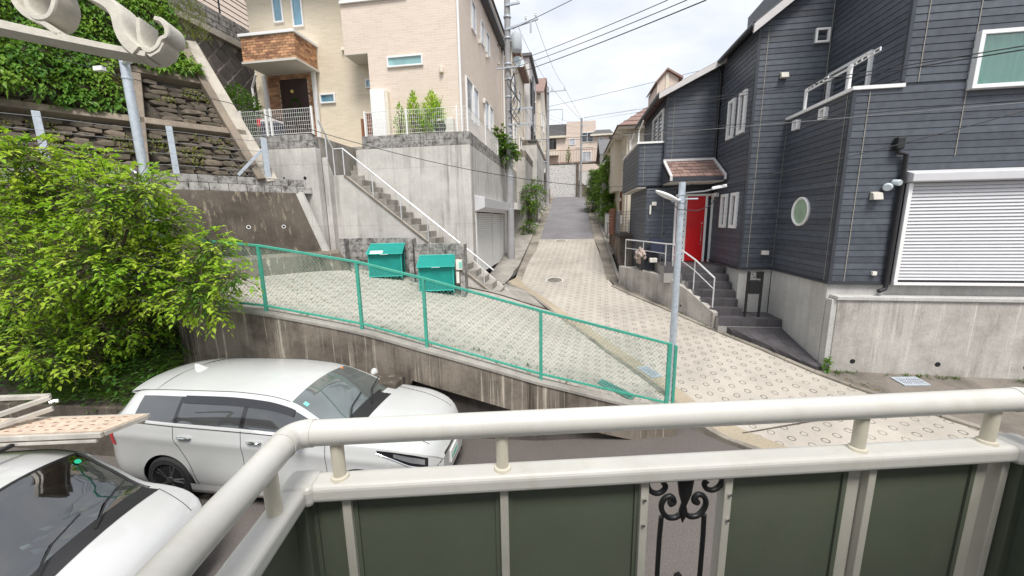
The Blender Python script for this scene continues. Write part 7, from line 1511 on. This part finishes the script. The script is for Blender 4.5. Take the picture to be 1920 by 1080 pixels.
MB().tube([BP(ca,0,3.078),BP(ca,0,3.03),BP(ca,0,3.0),BP(ca,0,2.975),BP(ca,0,2.945)],[.02,.013,.006,.011,.001],12).build('tulip',K['iron'],bal,smooth=True)
for s in (-1,0,1): MB().tube([BP(ca+s*.016,-.002,3.078),BP(ca+s*.010,-.004,3.03),BP(ca+s*.003,-.004,2.995)],[.007,.006,.002],8).build('tulip_petal',K['iron'],bal,smooth=True)
MB().tube([BP(ca,0,2.80),BP(ca,0,2.785),BP(ca,0,2.76)],[.001,.012,.004],10).build('finial',K['iron'],bal,smooth=True)
for a in (-.0,LA): MB().hexa([BP(a-.022,-.03,ZB),BP(a+.022,-.03,ZB),BP(a+.022,.016,ZB),BP(a-.022,.016,ZB)],[BP(a-.022,-.03,ZL-.02),BP(a+.022,-.03,ZL-.02),BP(a+.022,.016,ZL-.02),BP(a-.022,.016,ZL-.02)]).build('corner_post',K['panel'],bal,bevel=.002)
# ------------------------------------------------------------------ balcony floor and the wall of our own building behind the camera, unseen, kept low so sun reaches the rails
struct(MB().hexa([BP(-.06,-1.4,2.0),BP(LA+.06,-1.4,2.0),BP(LA+.06,.08,2.0),BP(-.06,.08,2.0)],[BP(-.06,-1.4,2.14),BP(LA+.06,-1.4,2.14),BP(LA+.06,.08,2.14),BP(-.06,.08,2.14)]).build('balcony_floor',K['kerb'],bevel=.01))
ow=thing('apartment_building','white lap-sided apartment house carrying the balcony','building',tuple(BP(.8,-2.5,0)))
MB().hexa([BP(-2.2,-7,-.1),BP(9,-7,-.1),BP(9,-1.3,-.1),BP(-2.2,-1.3,-.1)],[BP(-2.2,-7,4.8),BP(9,-7,4.8),BP(9,-1.3,4.8),BP(-2.2,-1.3,4.8)]).build('wall',K['whitewall'],ow)
for k in range(19): MB().beam(BP(-2.2,-1.29,.2+k*.25),BP(9,-1.29,.2+k*.25),.014,.22).build('wall_board',K['trim'],ow)
MB().hexa([BP(-2.5,-7.3,4.8),BP(9.3,-7.3,4.8),BP(9.3,-1.2,4.8),BP(-2.5,-1.2,4.8)],[BP(-1,-5,6.0),BP(8,-5,6.0),BP(8,-3.6,6.0),BP(-1,-3.6,6.0)]).build('roof',K['roof_grey'],ow)
# ------------------------------------------------------------------ cast laundry-pole bracket at the upper left
lb=thing('laundry_bracket','cast beige laundry-pole bracket with hook hanging at the upper left','bracket',tuple(at(100,40,d=.95)))
vv=Vector(_f)
def ribbon(px,w,t,name,d0=.95,tw=None):
    "cast band following picture-plane points, with depth w along the view and thickness t"
    pts=[at(a,b,d=d0+(c[0] if c else 0)) for a,b,*c in px]; rows=[]
    for k,p in enumerate(pts):
        dr=(pts[min(k+1,len(pts)-1)]-pts[max(k-1,0)]).normalized(); n_=dr.cross(vv).normalized(); tt=(t[k] if isinstance(t,list) else t)/2; ww=(w[k] if isinstance(w,list) else w)/2
        g=.25*tt
        rows.append([p-n_*tt-vv*(ww-g*2),p-n_*(tt-g)-vv*ww,p+n_*(tt-g)-vv*ww,p+n_*tt-vv*(ww-g*2),p+n_*tt+vv*(ww-g*2),p+n_*(tt-g)+vv*ww,p-n_*(tt-g)+vv*ww,p-n_*tt+vv*(ww-g*2),p-n_*tt-vv*(ww-g*2)])
    m=MB().grid(rows); e=len(m.v)-9; m.f.append(tuple(range(8))); m.f.append(tuple(e+i for i in range(8))); return m.build(name,K['bracket'],lb,smooth=True)
ribbon([(-260,2),(-120,28),(0,52),(100,74),(200,95),(290,112)],.05,[.028,.027,.026,.022,.018,.016],'arm')
ribbon(curve([(20,-30),(40,0),(58,28),(78,44),(104,56),(130,76)]),.05,.013,'loop_outer')
ribbon(curve([(72,-30),(72,0),(78,30),(92,46),(112,44),(122,28),(124,8),(112,-30)]),.055,.014,'loop_inner')
ribbon(curve([(150,-30),(190,2),(222,20),(238,40),(246,70),(258,92),(276,108)]),.06,[.036]*37 if False else .032,'brace')
ribbon(curve([(276,46),(278,78),(284,98),(296,106),(310,98),(318,84),(328,78),(327,62),(318,50),(306,46)]),.05,.012,'hook'); ribbon([(284,100),(298,113),(312,104),(319,90)],.045,.014,'hook_rib'); ribbon([(-40,-60),(-60,20),(-60,46)],.05,.02,'stem')
ribbon([(-70,-62),(20,-34),(72,-33),(112,-33),(156,-36)],.05,.016,'upper_arm'); hm=BP(-2.0,-1.28,4.3); ap=at(-260,2,d=.95); MB().beam(ap,Vector((hm.x,hm.y,ap.z)),.03,.03).build('wall_arm',K['bracket'],lb)
